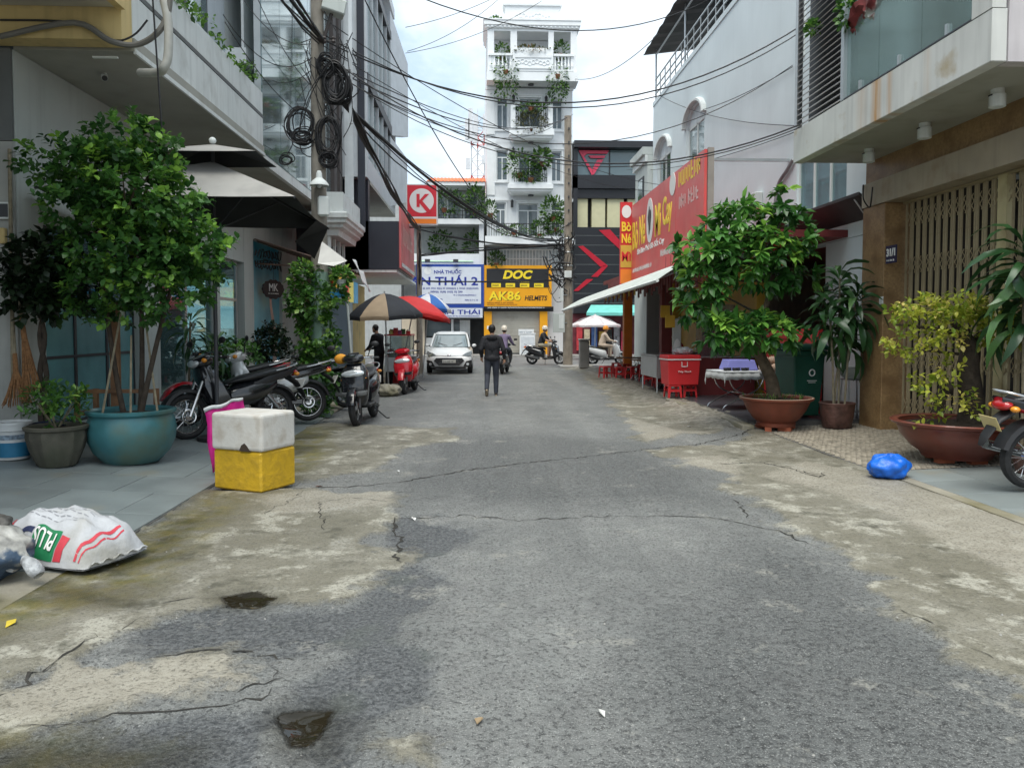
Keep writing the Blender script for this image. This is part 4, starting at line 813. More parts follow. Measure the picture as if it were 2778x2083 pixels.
# big red sign
bs = thing('restaurant_sign', 'large red restaurant sign board reading Bò Né Mì Cay in yellow', 'sign', (4.8, 20.6, 3.2)); XS = 4.78; ya0, ya1 = XP(1906, XS), XP(1712, XS); z0, z1 = 3.12, 5.45; SPL = XP(1830, XS)
fade = mat('sign_red_faded', (.66,.095,.09), .40, var=.10, scale=.9, dirt=(.62,.16,.13), dirt_lo=.5, dirt_hi=.8)
pbx('panel', fade, bs, XS, XS+.06, ya0, SPL-.02, z0, z1); pbx('panel', fade, bs, XS, XS+.06, SPL+.0, ya1, z0, z1)
pbx('frame', mat('sign_frame', (.30,.27,.24), .7), bs, XS+.07, XS+.2, ya0-.04, ya0+.04, z0, z1+.03); part(MB().box(XS+.07, XS+.12, ya0+.1, ya1, z0+.1, z0+.16).box(XS+.07, XS+.12, ya0+.1, ya1, z1-.16, z1-.1), 'support_rail', ALU, bs)
part(MB().box(XS+.13, 6.69, ya0+.2, ya0+.26, z0+.1, z0+.16).box(XS+.13, 6.69, ya1-.3, ya1-.24, z0+.1, z0+.16).box(XS+.13, 6.69, ya0+.2, ya0+.26, z1-.2, z1-.14), 'support_arm', ALU, bs)
RX, RZ = (0,-1,0), (0,0,1); XF = XS-.004
def ctr(px0, px1): return (XP(px0, XS)+XP(px1, XS))/2, abs(XP(px0, XS)-XP(px1, XS))
def st(s, m, px0, px1, py, h, **k):
    c, w = ctr(px0, px1); z = onX((px0+px1)/2, py, XS).z; return ptext(s, m, (XF, c, z), RX, RZ, bs, w=w, h=h, off=0, **k)
st('Bò', YLET, 1715, 1729, 640, .85, bold=.02); st('Né', YLET, 1733, 1748, 625, .85, bold=.02); st('Mì', YLET, 1775, 1790, 598, .85, bold=.02); st('Cay', YLET, 1795, 1820, 582, .95, bold=.02)
st('Bò Bún Phở Bò Sốt Cay', LW, 1728, 1800, 668, .26, bold=.015)
c, w = ctr(1752, 1771); zc = onX(1761, 600, XS).z; lg = [(XF, c+.46*w*math.cos(a), zc+.62*math.sin(a)) for a in np.linspace(0, 2*math.pi, 33)[:-1]]
part(MB().prism(lg, (-.01,0,0)), 'round_emblem', LW, bs); part(MB().prism([(XF-.012, c+.2*w*math.cos(a)*(1+.3*math.sin(3*a)), zc+.35*math.sin(a)*(1+.2*math.cos(5*a))) for a in np.linspace(0, 2*math.pi, 25)[:-1]], (-.006,0,0)), 'emblem_mark', BLK, bs)
c, w = ctr(1838, 1900); scribble(YLET, (XF, c, onX(1873, 462, XS).z), RX, RZ, w, .42, bs, words=2, off=0); scribble(mat('letter_pink', (.75,.5,.48), .5, var=0), (XF, c, onX(1873, 530, XS).z), RX, RZ, w*.95, .34, bs, words=2, off=0)
c, w = ctr(1716, 1768); scribble(LW, (XF, c, 3.42), RX, RZ, w, .13, bs, words=3, off=0); c, w = ctr(1790, 1822); scribble(LW, (XF, c, 3.62), RX, RZ, w, .18, bs, words=3, off=0)
c, w = ctr(1818, 1826); part(MB().prism([(XF, c+.28*math.cos(a), 5.2+.28*math.sin(a)) for a in np.linspace(0, 2*math.pi, 21)[:-1]], (-.01,0,0)), 'small_emblem', LW, bs)
vs_ = thing('hanging_side_sign', 'narrow red and yellow vertical sign at the end of the restaurant', 'sign', (4.7, 25.6, 3.2)); ye = ya1+.15
part(MB().box(4.45, 4.83, ye, ye+.12, 3.0, 5.6), 'panel', REDS, vs_); part(MB().box(4.46, 4.82, ye-.012, ye-.002, 3.05, 3.5), 'orange_panel', ORS, vs_); part(MB().box(4.46, 4.82, ye-.012, ye-.002, 3.55, 4.25), 'yellow_panel', YPAN, vs_)
for z, m, s_ in ((4.83, YLET, 'Bò'), (4.46, YLET, 'Né'), (3.9, REDS, 'Mì')): ptext(s_, m, (4.64, ye-.014, z), (1,0,0), (0,0,1), vs_, w=.3, h=.3, off=0, bold=.03)
part(MB().prism([(4.64+.15*math.cos(a), ye-.004, 5.3+.2*math.sin(a)) for a in np.linspace(0, 2*math.pi, 21)[:-1]], (0,-.01,0)), 'emblem', LW, vs_)
# hanging bits under the awning
for (px, py, Y, c) in ((1805, 845, 17.5, YPAN), (1818, 872, 17.0, YPAN)):
    p = onY(px, py, Y); t = thing('menu_card', 'small orange menu card hanging under the restaurant awning', 'menu card', p, .4, 'menu cards under the awning'); MB().cbox((0,0,0), .26, .02, .28).build('card', c, t); MB().tube([(0,0,.14), (0,0,3.3-p.z)], .004, 5).build('cord', BLK, t)
# ================================================================ FAR SIDE OF THE CROSS STREET (fronts facing -Y)
YF4 = 43.0
def FX(px): return onY(px, 885, YF4).x
def FZ(py): return onY(1400, py, YF4).z
WT = mat('white_villa', (.72,.74,.76), .65, var=.05, scale=1.0, streak=.12); WTR = mat('white_trim', (.76,.78,.79), .6, var=.04); GLZ = glass_mat('villa_glass', (.55,.66,.72), .04, .35); IRON = mat('wrought_iron', (.025,.025,.028), .5)
VCUR = mat('villa_curtain', (.42,.47,.5), .85, var=.2, scale=5)
def rb(name, m, root, px0, px1, py0, py1, yf=0., d=.2, **k):
    """box on the front plane from photo columns/rows: yf = how far the face stands proud"""
    x0, x1, z0, z1 = FX(px0), FX(px1), FZ(py1), FZ(py0); return pbx(name, m, root, x0, x1, YF4-yf, YF4-yf+d, z0, z1, **k)
wh = thing('white_townhouse', 'tall narrow white townhouse with plant-filled balconies and a crested parapet', 'house', (2.9, 47, 0))
def storey_wall(name, py0, py1, wins):
    """front wall strip between two rows with rectangular openings [(px0, px1, py0, py1)]"""
    mb = MB(); xs_ = [FX(1322)]
    for a, b, c, d in wins:
        mb.box(xs_[-1], FX(a), YF4, YF4+.3, FZ(py1), FZ(py0)); mb.box(FX(a), FX(b), YF4, YF4+.3, FZ(c), FZ(py0)); mb.box(FX(a), FX(b), YF4, YF4+.3, FZ(py1), FZ(d)); xs_.append(FX(b))
    mb.box(xs_[-1], FX(1551), YF4, YF4+.3, FZ(py1), FZ(py0)); return part(mb, name, WT, wh)
floors = [(240, 388, [(1348,1378,265,350), (1408,1466,265,355), (1496,1524,268,350)]), (388, 545, [(1347,1378,408,490), (1406,1468,410,505), (1494,1522,410,492)]), (545, 668, [(1344,1372,550,620), (1405,1460,552,645), (1494,1520,552,625)])]
for py0, py1, wins in floors:
    storey_wall('storey_wall', py0, py1-.3, wins)
    for i, (a, b, c, d) in enumerate(wins):
        fr = MB(); x0, x1, zz0, zz1 = FX(a), FX(b), FZ(d), FZ(c); t = .06; xm = (x0+x1)/2; zt = zz1-.42
        for q in ((x0,x0+t,zz0,zz1), (x1-t,x1,zz0,zz1), (x0+t,x1-t,zz0,zz0+t), (x0+t,x1-t,zz1-t,zz1), (x0+t,x1-t,zt,zt+t), (xm-.025,xm+.025,zz0+t,zt)): fr.box(q[0],q[1],YF4+.10,YF4+.16,q[2],q[3])
        w_ = part(fr, 'window' if i != 1 else 'balcony_door', WTR, wh); pbx('pane', GLZ, wh, x0+t, x1-t, YF4+.125, YF4+.135, zz0+t, zz1-t)
        pbx('curtain', VCUR, wh, x0, x1, YF4+.26, YF4+.32, zz0, zz1)
        sr = MB(); e = .09
        sr.box(x0-e, x0-.002, YF4-.05, YF4-.002, zz0-e, zz1+e).box(x1+.002, x1+e, YF4-.05, YF4-.002, zz0-e, zz1+e).box(x0-.002, x1+.002, YF4-.05, YF4-.002, zz1+.002, zz1+e).box(x0-e-.04, x1+e+.04, YF4-.10, YF4-.051, zz1+e, zz1+e+.07)
        if i != 1: sr.box(x0-e-.03, x1+e+.03, YF4-.09, YF4-.002, zz0-e-.06, zz0-e-.002)
        part(sr, 'window_surround', WTR, wh)
part(MB().box(FX(1320), FX(1552), YF4+.31, YF4+12, 0, FZ(105)), 'body', WT, wh)
for a, b in ((1321, 1343), (1528, 1550)):
    for py0, py1 in ((246, 366), (392, 530), (548, 640)):
        rb('pilaster', WTR, wh, a, b, py0, py1, .07, .068); rb('pilaster_cap', WTR, wh, a-3, b+3, py0-8, py0-.5, .12, .118)
for pa, pb, r0, r1, slab in ((1384, 1494, 300, 355, 390), (1380, 1492, 465, 502, 532)):       # two middle balconies
    x0, x1 = FX(pa), FX(pb); zs = FZ(r1); zt = FZ(r0)
    part(MB().loft([[(x0-e, YF4-.9-e, z), (x1+e, YF4-.9-e, z), (x1+e, YF4-.004, z), (x0-e, YF4-.004, z)] for e, z in ((-.15,FZ(slab)),(-.02,FZ(slab)+.12),(.0,FZ(slab)+.2),(.08,FZ(slab)+.26),(.08,zs-.12),(.0,zs-.1),(.0,zs))]), 'balcony_slab', WTR, wh)
    for a in (x0+.12, x1-.12): pbx('balcony_post', WTR, wh, a-.13, a+.13, YF4-.9, YF4-.64, zs, zt+.05)
    pbx('top_rail', IRON, wh, x0+.25, x1-.25, YF4-.79, YF4-.75, zt-.04, zt); bar = None
    for k in range(17):
        x = x0+.3+k*(x1-x0-.6)/16; part(MB().tube([(x, YF4-.77, zs), (x+.03*math.sin(k), YF4-.80, (zs+zt)/2), (x, YF4-.77, zt-.04)], .014, 5), 'baluster', IRON, wh)
    for k in range(8):
        x = x0+.42+k*(x1-x0-.84)/7; part(MB().torus((x, YF4-.77, (zs+zt)/2), .09, .012, 12, 5, Matrix.Rotation(R(90), 4, 'X')), 'scroll', IRON, wh)
rb('full_balcony_slab', WTR, wh, 1316, 1553, 646, 668, 1.0, 1.0)
x0, x1 = FX(1320), FX(1548); zs, zt = FZ(646), FZ(612)
pbx('top_rail', IRON, wh, x0, x1, YF4-.95, YF4-.91, zt-.04, zt)
for k in range(36): pbx('baluster', IRON, wh, x0+k*(x1-x0)/35-.012, x0+k*(x1-x0)/35+.012, YF4-.945, YF4-.921, zs, zt-.04)
# top loggia: columns, balustrade with a moulded centre panel, cornice and crest
rb('loggia_slab', WTR, wh, 1321, 1560, 212, 236, 1.1, 1.4); rb('loggia_wall', VCUR, wh, 1323, 1551, 104, 211.5, -1.6, .2)
for a, b in ((1323, 1340), (1383, 1400), (1482, 1496), (1540, 1556)): rb('loggia_column', WTR, wh, a, b, 104, 211, 1.0, .32)
rb('centre_panel', WTR, wh, 1389, 1494, 150, 211.4, 1.12, .10); rb('panel_moulding', WTR, wh, 1395, 1489, 168, 176, 1.16, .035); rb('panel_moulding', WTR, wh, 1395, 1489, 200, 205, 1.16, .035)
om = MB()
for k in range(9):
    x = FX(1404)+k*(FX(1480)-FX(1404))/8; om.torus((x, YF4-1.135, FZ(188)+.06*math.sin(k*1.6)), .10, .022, 12, 5, Matrix.Rotation(R(90), 4, 'X'))
part(om, 'panel_relief', WTR, wh)
for a, b in ((1326, 1388), (1495, 1548)):
    rb('handrail', WTR, wh, a, b, 164, 170, 1.1, .2); rb('baluster_base', WTR, wh, a, b, 206, 211, 1.1, .2)
    for k in range(6):
        x = FX(a)+(k+.5)*(FX(b)-FX(a))/6; part(MB().lathe([(.04,FZ(206)),(.075,FZ(196)),(.045,FZ(186)),(.035,FZ(178)),(.05,FZ(170))], 8, Matrix.Translation((x, YF4-1.0, 0))), 'baluster', WTR, wh)
part(MB().loft([[(FX(1322)-e, YF4-1.0-e, z), (FX(1556)+e, YF4-1.0-e, z), (FX(1556)+e, YF4+2, z), (FX(1322)-e, YF4+2, z)] for e, z in ((0,FZ(104)),(.0,FZ(99)),(.10,FZ(97)),(.10,FZ(92)),(.18,FZ(90)),(.18,FZ(80)),(.22,FZ(78)),(.22,FZ(75)))]), 'cornice', WTR, wh)
for k in range(22): x = FX(1324)+k*(FX(1554)-FX(1324))/21; pbx('dentil', WTR, wh, x-.05, x+.05, YF4-1.16, YF4-1.105, FZ(96), FZ(92.5))
cr_ = [(1350,75),(1362,68),(1368,56),(1370,44),(1366,40),(1366,34),(1514,34),(1514,40),(1510,46),(1513,56),(1522,66),(1540,75)]
part(MB().prism([(FX(x), YF4-.9, FZ(y)+.003) for x, y in cr_], (0,.5,0)), 'crest', WTR, wh); rb('crest_cap', WTR, wh, 1363, 1517, 29, 34.5, .98, .66)
cm_ = MB()
for k in range(11):
    x = FX(1400)+k*(FX(1484)-FX(1400))/10; cm_.torus((x, YF4-.915, FZ(64)+.09*math.sin(k*1.2)), .11, .02, 12, 5, Matrix.Rotation(R(90), 4, 'X'))
part(cm_, 'crest_relief', WTR, wh); rb('roof_box', WT, wh, 1366, 1384, 4, 29, .5, 1.0)
for a in (1392, 1400, 1408): rb('roof_finial', WT, wh, a, a+5, 13, 29, .5, .3)
for px, py in ((1393, 270), (1480, 272), (1392, 412), (1389, 554), (1478, 412)):
    lm = MB().box(FX(px)-.07, FX(px)+.07, YF4-.2, YF4-.06, FZ(py)-.2, FZ(py)+.12).lathe([(.1,0),(.02,.12)], 8, Matrix.Translation((FX(px), YF4-.13, FZ(py)+.12))); part(lm, 'wall_lantern', IRON, wh)
for py in (236, 391, 533): part(MB().lathe([(.16,0),(.16,.06)], 16, Matrix.Translation((FX(1438), YF4-.5, FZ(py)-.07))), 'porch_light', DKF, wh)
# lattice bars above the shop sign
lt0, lt1 = FZ(726), FZ(678)
for k in range(26): x = FX(1322)+k*(FX(1540)-FX(1322))/25; pbx('window_bar', WTR, wh, x-.02, x+.02, YF4-.05, YF4-.01, lt0, lt1)
for z in (lt0, (lt0+lt1)/2, lt1): pbx('window_rail', WTR, wh, FX(1322), FX(1540), YF4-.055, YF4-.012, z-.02, z+.02)
rb('dark_room', VCUR, wh, 1322, 1550, 669, 728, -.02, .2)
# ---- helmet shop in its ground floor
SY = mat('sign_yellow', (.80,.36,.012), .42, var=.04); SK = mat('sign_charcoal', (.022,.022,.025), .4, var=.1); LY = mat('letter_bright_yellow', (.88,.66,.03), .4, var=.03); SHUT = mat('roller_shutter', (.42,.40,.35), .5, .2, var=.06, dirt=(.34,.31,.26), dirt_lo=.55, dirt_hi=.75)
hs = thing('helmet_shop', 'yellow shop front with rolled-down shutter under a black and yellow sign', 'shop front', (1.9, 42.5, .12))
rb('wall', SK, hs, 1313, 1500, 832, 845, .3, .28)
for a, b in ((1313, 1334), (1463, 1484)): rb('pillar', SY, hs, a, b, 845.3, 962, .35, .33)
for k in range(24):
    z = .20+k*.108; pbx('shutter_slat', SHUT, hs, FX(1334)+.01, FX(1463)-.01, YF4-.12-(.012 if k % 2 else 0), YF4-.08, z, z+.104)
pbx('shutter_bottom', DKF, hs, FX(1334)+.01, FX(1463)-.01, YF4-.15, YF4-.06, .125, .195)
pbx('banner', WTR, hs, FX(1406), FX(1448), YF4-.16, YF4-.145, FZ(910), FZ(893)); scribble(BLUEW, ((FX(1406)+FX(1448))/2, YF4-.165, FZ(901)), (1,0,0), (0,0,1), .75, .09, hs)
for px in (1321, 1473): pbx('notice', WTR, hs, FX(px), FX(px+9), YF4-.36, YF4-.352, FZ(893), FZ(884))
dk = thing('helmet_shop_sign', 'black and yellow shop sign reading DOC and AK86 HELMETS', 'sign', (1.9, 42.3, 3)); yy_ = YF4-.55
def sgn(root, name, m, px0, px1, py0, py1, y0, y1): return pbx(name, m, root, FX(px0), FX(px1), y0, y1, FZ(py1), FZ(py0))
sgn(dk, 'frame', SY, 1313, 1494, 722, 832, yy_, yy_+.5); sgn(dk, 'black_panel', SK, 1320, 1486, 731, 781, yy_-.02, yy_-.003); sgn(dk, 'foot_strip', SK, 1316, 1492, 832.5, 838, yy_, yy_+.3)
def ft(root, s, m, px0, px1, py0, py1, y, **k): return ptext(s, m, ((FX(px0)+FX(px1))/2, y, (FZ(py0)+FZ(py1))/2), (1,0,0), (0,0,1), root, w=FX(px1)-FX(px0), h=FZ(py0)-FZ(py1), off=0, **k)
ft(dk, 'DOC', LY, 1363, 1443, 735, 759, yy_-.024, bold=.045, shear=.25); scribble(LY, ((FX(1382)+FX(1436))/2, yy_-.024, FZ(765)), (1,0,0), (0,0,1), 1.1, .07, dk, off=0)
for k in range(4):
    a = 1333+k*38; sgn(dk, 'yellow_tile', LY, a, a+25, 770, 781, yy_-.03, yy_-.021); scribble(SK, ((FX(a)+FX(a+25))/2, yy_-.032, FZ(775.5)), (1,0,0), (0,0,1), .42, .10, dk, words=0, off=0)
ft(dk, 'AK86', LY, 1325, 1411, 791, 816, yy_-.006, bold=.03); SH_ = ft(dk, 'AK86', SK, 1326.2, 1412.2, 792, 817, yy_-.0035, bold=.045, depth=.001)
ft(dk, 'HELMETS', SK, 1422, 1482, 803, 816, yy_-.006, bold=.02, shear=.2)
MRN = mat('letter_brown', (.20,.06,.02), .5, var=0)
scribble(MRN, (FX(1357), yy_-.006, FZ(822)), (1,0,0), (0,0,1), 1.5, .07, dk, off=0); scribble(MRN, (FX(1362), yy_-.006, FZ(827)), (1,0,0), (0,0,1), 1.7, .06, dk, off=0); scribble(WTR, (FX(1400), yy_-.004, FZ(835)), (1,0,0), (0,0,1), 3.2, .08, dk, off=0)
fz_ = thing('display_fridge', 'white cabinet standing before the rolled shutter', 'cabinet', (FX(1428), 42.2, .12)); MB().box(-.42,.42,-.3,.3,0,1.15).build('body', WTR, fz_, bevel=.03); MB().box(-.36,.36,-.315,-.302,.1,1.0).build('door', mat('fridge_door', (.6,.63,.66), .35), fz_); MB().box(-.44,.44,-.32,.32,1.152,1.2).build('top', WTR, fz_)
# ---- pharmacy
ph = thing('pharmacy_building', 'low pharmacy house with a plant-filled upper balcony and orange tiled roof', 'house', (-1.5, 47, 0)); PG = mat('grey_facade', (.42,.44,.44), .75, var=.1, streak=.3)
pbx('body', PG, ph, FX(1090), FX(1317.5), YF4+1.2, YF4+12, 0, FZ(510)); rb('upper_slab', WTR, ph, 1118, 1312, 598, 612, .5, 1.7); rb('mid_wall', PG, ph, 1118, 1312, 613, 700, -.9, .3); rb('side_pier', WT, ph, 1300, 1313, 612, 722, .3, 1.4)
rb('parapet', WTR, ph, 1090, 1312, 690, 720, .2, .3); rb('eave', WTR, ph, 1158, 1316, 497, 508, .4, 1.7)
for k in range(3):
    a = 1170+k*45; pbx('window', GLZ, ph, FX(a), FX(a+34), YF4+1.14, YF4+1.17, FZ(590), FZ(520)); pbx('window_frame', WTR, ph, FX(a)-.06, FX(a+34)+.06, YF4+1.18, YF4+1.195, FZ(590)-.06, FZ(520)+.06)
ORT = mat('orange_roof_tile', (.72,.17,.05), .6, var=.12, scale=6, rnd=.15); xa0, xa1 = FX(1160), FX(1318); nrow, ncol = 5, 16; tile = None; PM = ph.matrix_basis.inverted()
for r in range(nrow):
    for k in range(ncol):
        w = (xa1-xa0)/ncol; p0 = Vector((xa0+k*w, YF4-.45+r*.55, FZ(500)+r*.14+.02))
        mb = MB(); mb.loft([[(q*w, 0, .05*math.sin(q*math.pi)), (q*w, .6, .05*math.sin(q*math.pi)+.15)] for q in np.linspace(0, 1, 5)], closed=False, cap=False)
        if tile is None: tile = mb.build('roof_tile', ORT, ph, solid=.02); tile.matrix_local = PM @ Matrix.Translation(p0)
        else: share(tile, parent=ph, M=PM @ Matrix.Translation(p0))
pbx('roof_deck', ORT, ph, xa0, xa1, YF4+.4, YF4+6, FZ(495)-.1, FZ(500)+.1); part(MB().prism([(xa0, YF4-.4, FZ(500)), (xa0, YF4+2.4, FZ(500)+.7), (xa0, YF4+2.4, FZ(500))], (xa1-xa0, 0, 0)), 'roof_core', ORT, ph)
for k in range(14): x = FX(1165)+k*(FX(1312)-FX(1165))/13; pbx('grille_bar', IRON, ph, x-.015, x+.015, YF4-.42, YF4-.40, FZ(597), FZ(575))
for z in (597, 588, 576): pbx('grille_rail', IRON, ph, FX(1165), FX(1312), YF4-.425, YF4-.395, FZ(z)-.015, FZ(z)+.015)
pbx('shop_wall', mat('shop_cream', (.55,.47,.36), .7), ph, FX(1090), FX(1152), YF4+.0, YF4+1.1, .12, FZ(865)); rb('door_pier', WTR, ph, 1224, 1230, 866, 960, .0, 1.0); rb('dark_shop', mat('shop_dark', (.03,.035,.04), .6), ph, 1152, 1313, 866, 964, -.8, .2)
for a, b, c, d, m in ((1153, 1222, 868, 912, GLZ), (1231, 1246, 868, 912, GLZ), (1153, 1222, 916, 960, WTR), (1247, 1275, 868, 960, CURT)): rb('shop_panel', m, ph, a, b, c, d, -.3, .06)
pp = thing('pharmacy_sign', 'white pharmacy sign with blue border reading NHÀ THUỐC AN THÁI 2', 'sign', (-1.6, 42.3, 3)); SB = mat('sign_blue', (.02,.06,.30), .4, var=.05); SW = mat('sign_white', (.62,.66,.74), .45, var=.05); yp = YF4-.6
sgn(pp, 'board', SB, 1132, 1313, 720, 836, yp, yp+.3); sgn(pp, 'face', SW, 1134, 1305, 727, 825, yp-.02, yp-.003); sgn(pp, 'lower_board', SW, 1120, 1309, 836.5, 862, yp, yp+.28)
LB = mat('letter_blue', (.018,.035,.28), .4, var=0)
ft(pp, 'NHÀ THUỐC', LB, 1180, 1253, 731, 745, yp-.024, bold=.02); ft(pp, 'AN THÁI 2', LB, 1116, 1297, 748, 776, yp-.024, bold=.02); ft(pp, 'AN THÁI', LB, 1193, 1302, 838, 853, yp-.005, bold=.015)
part(MB().prism([(FX(1163)+.2*math.cos(a), yp-.022, FZ(738)+.2*math.sin(a)) for a in np.linspace(0, 2*math.pi, 21)[:-1]], (0,-.004,0)), 'emblem', WTR, pp)
for py, x0, x1, h in ((784, 1150, 1300, .11), (793, 1170, 1260, .13), (802, 1232, 1295, .08), (803, 1140, 1180, .08), (813, 1145, 1205, .09), (815, 1262, 1298, .09)): scribble(LB, ((FX(x0)+FX(x1))/2, yp-.024, FZ(py)), (1,0,0), (0,0,1), FX(x1)-FX(x0), h, pp, words=5, off=0)
scribble(LB, (FX(1240), yp-.005, FZ(858)), (1,0,0), (0,0,1), 2.6, .07, pp, words=5, off=0)
gs = thing('green_sheet_roof', 'pale green translucent sheet roof above the pharmacy sign', 'roof', (-1.5, 42.5, FZ(700)))
part(MB().add([(FX(1120),yp+.35,FZ(712)),(FX(1285),yp+.35,FZ(712)),(FX(1270),YF4+.1,FZ(692)),(FX(1150),YF4+.1,FZ(694))], [(0,1,2,3)]), 'sheet', mat('green_sheet', (.36,.55,.40), .4), gs, solid=.02)
for px in (1163, 1238): part(MB().cbox((FX(px), yp-.1, FZ(711)), .28, .3, .14), 'floodlight', DKF, gs)
# ---- black building
bk = thing('black_building', 'black showroom building with red chevron stripes and a triangular red emblem', 'building', (8, 47, 0)); BKP = mat('black_panel', (.020,.021,.026), .38, var=.12, scale=1); RSTR = mat('red_stripe', (.45,.012,.03), .4, var=.08); RG = mat('emblem_red', (.70,.06,.12), .4, var=.03)
pbx('body', BKP, bk, FX(1553), FX(1900), YF4+.6, YF4+10, .1, FZ(388)); rb('roof_edge', BKP, bk, 1553, 1900, 386, 404, .6, 1.4)
rb('band', BKP, bk, 1553, 1900, 476, 512, .3, .85); rb('lower_cladding', BKP, bk, 1553, 1900, 618, 850, .4, .9); rb('end_column', BKP, bk, 1553, 1564, 404.5, 617.5, .3, .85)
for k in range(8): rb('cladding_joint', GREYW, bk, 1556, 1899, 640+k*26, 641+k*26, .405, .01)
CY = glass_mat('tinted_glass', (.55,.75,.80), .03, .25); CREAMP = mat('cream_panel', (.55,.52,.33), .6, var=.06)
for a in range(5): rb('upper_pane', CY, bk, 1565+a*88, 1650+a*88, 405, 475, -.05, .06); rb('mullion', BKP, bk, 1650+a*88, 1653+a*88, 405, 475, .0, .2)
rb('pane_back', CURT, bk, 1565, 1890, 405, 475, -.4, .1)
for a, b in ((1560, 1593), (1604, 1640), (1646, 1690), (1700, 1740), (1750, 1800)): rb('cream_panel', CREAMP, bk, a, b, 538, 617, .0, .5)
rb('dark_strip', BKP, bk, 1553, 1900, 512.5, 537.5, .15, .7)
def strip(pts, m=RSTR, y=.43): return part(MB().prism([(FX(x), YF4-y, FZ(z)) for x, z in pts], (0, .02, 0)), 'red_stripe', m, bk)
strip([(1620,626),(1650,624),(1700,680),(1690,690)]); strip([(1565,670),(1578,668),(1645,722),(1625,725)]); strip([(1645,722),(1632,722),(1600,752),(1618,752)]); strip([(1588,758),(1606,758),(1566,790),(1553,790)])
em = thing('triangle_emblem', 'red inverted triangle emblem with letter strokes on the showroom window', 'emblem', (6.5, 42.9, FZ(440)))
def ep(pts): return part(MB().prism([(FX(x), YF4-.08, FZ(z)) for x, z in pts], (0, .05, 0)), 'emblem_piece', RG, em)
ep([(1567,407),(1649,407),(1644,416),(1590,416),(1582,424),(1606,462),(1603,474)]); ep([(1594,421),(1640,421),(1636,428),(1600,428)]); ep([(1618,432),(1634,432),(1609,472),(1603,474),(1606,455)])
sf = thing('maroon_stall', 'maroon shop front with a turquoise awning under the black building', 'shop front', (8, 42.4, .12)); rb('front', mat('maroon_shop', (.13,.025,.035), .6, var=.5, scale=2.2), sf, 1553, 1900, 851, 962, .2, .3)
part(MB().add([(FX(1580),YF4-1.6,FZ(850)),(FX(1900),YF4-1.6,FZ(850)),(FX(1900),YF4-.45,FZ(828)),(FX(1600),YF4-.45,FZ(828))], [(0,1,2,3)]), 'awning', mat('turquoise_cloth', (.16,.52,.47), .7), sf, solid=.02); part(MB().box(FX(1580), FX(1900), YF4-1.62, YF4-1.6, FZ(857), FZ(850)), 'valance', MATS['turquoise_cloth'], sf)
for k in range(7): c = ((.45,.04,.05),(.6,.5,.35),(.05,.1,.25),(.5,.3,.05),(.02,.02,.02),(.3,.28,.3),(.55,.05,.1))[k]; rb('display_item', mat('display_%d' % k, c, .6, var=.3, scale=5), sf, 1562+k*20, 1577+k*20, 880+(k*13) % 20, 950, .45, .2)
rb('filler_house', PG, thing('filler_building', 'plain grey building beyond the far shops', 'building', (-12, 50, 0)), 700, 1089, 500, 966, 0, 10)
# telecom mast behind the roofs
tm = thing('telecom_mast', 'red and white telecom lattice mast with white panel antennas', 'mast', (-1.9, 70, 0)); q = 70/43.; MR_, MW_ = mat('mast_red', (.55,.08,.06), .5), mat('mast_white', (.62,.63,.65), .5)
def TP(px, py, Y=70): return onY(px, py, Y)
a0, a1 = TP(1270, 480), TP(1316, 480)
for k, (pa, pb) in enumerate(((1272, 1318), (1318, 1272))): pass
for c_, (px, dy) in enumerate(((1279, -.5), (1314, -.5), (1296, .7))):
    for k in range(6):
        z0, z1 = TP(1296, 560).z+k*1.35, TP(1296, 560).z+(k+1)*1.35; x = TP(px, 480).x; part(MB().tube([(x, 70+dy, z0), (x, 70+dy, z1)], .07, 6), 'mast_leg', MR_ if k in (1, 4) else MW_, tm)
for k in range(6):
    z0 = TP(1296, 560).z+k*1.35; xa_, xb_ = TP(1279, 480).x, TP(1314, 480).x; part(MB().tube([(xa_,69.5,z0),(xb_,69.5,z0+1.35)], .045, 5).tube([(xb_,69.5,z0),(xa_,69.5,z0+1.35)], .045, 5).tube([(xa_,69.5,z0),(xb_,69.5,z0)], .045, 5), 'brace', MR_ if k in (1, 4) else MW_, tm)
for px, p0, p1 in ((1277, 302, 390), (1268, 330, 385), (1290, 318, 395), (1316, 318, 372), (1270, 435, 465), (1313, 428, 450)): a_, b_ = TP(px, p1), TP(px, p0); part(MB().box(a_.x-.2, a_.x+.2, 69.0, 69.25, a_.z, b_.z), 'panel_antenna', MW_, tm)
part(MB().tube([TP(1296,330), TP(1296,296)], .04, 5), 'lightning_rod', MW_, tm); part(MB().tube([TP(1245,342), TP(1290,340)], .04, 5).tube([TP(1245,335), TP(1245,348)], .04, 5), 'side_arm', MW_, tm)
part(MB().tube([TP(1265,345), TP(1320,345)], .05, 5).tube([TP(1265,380), TP(1320,380)], .05, 5), 'mount_ring', MW_, tm)
bx_ = MB().box(-8, 1, 68, 75, 0, TP(1296, 560).z).build('roof_block', PG); tag(bx_, 'grey building under the telecom mast behind the tiled roof', 'building')
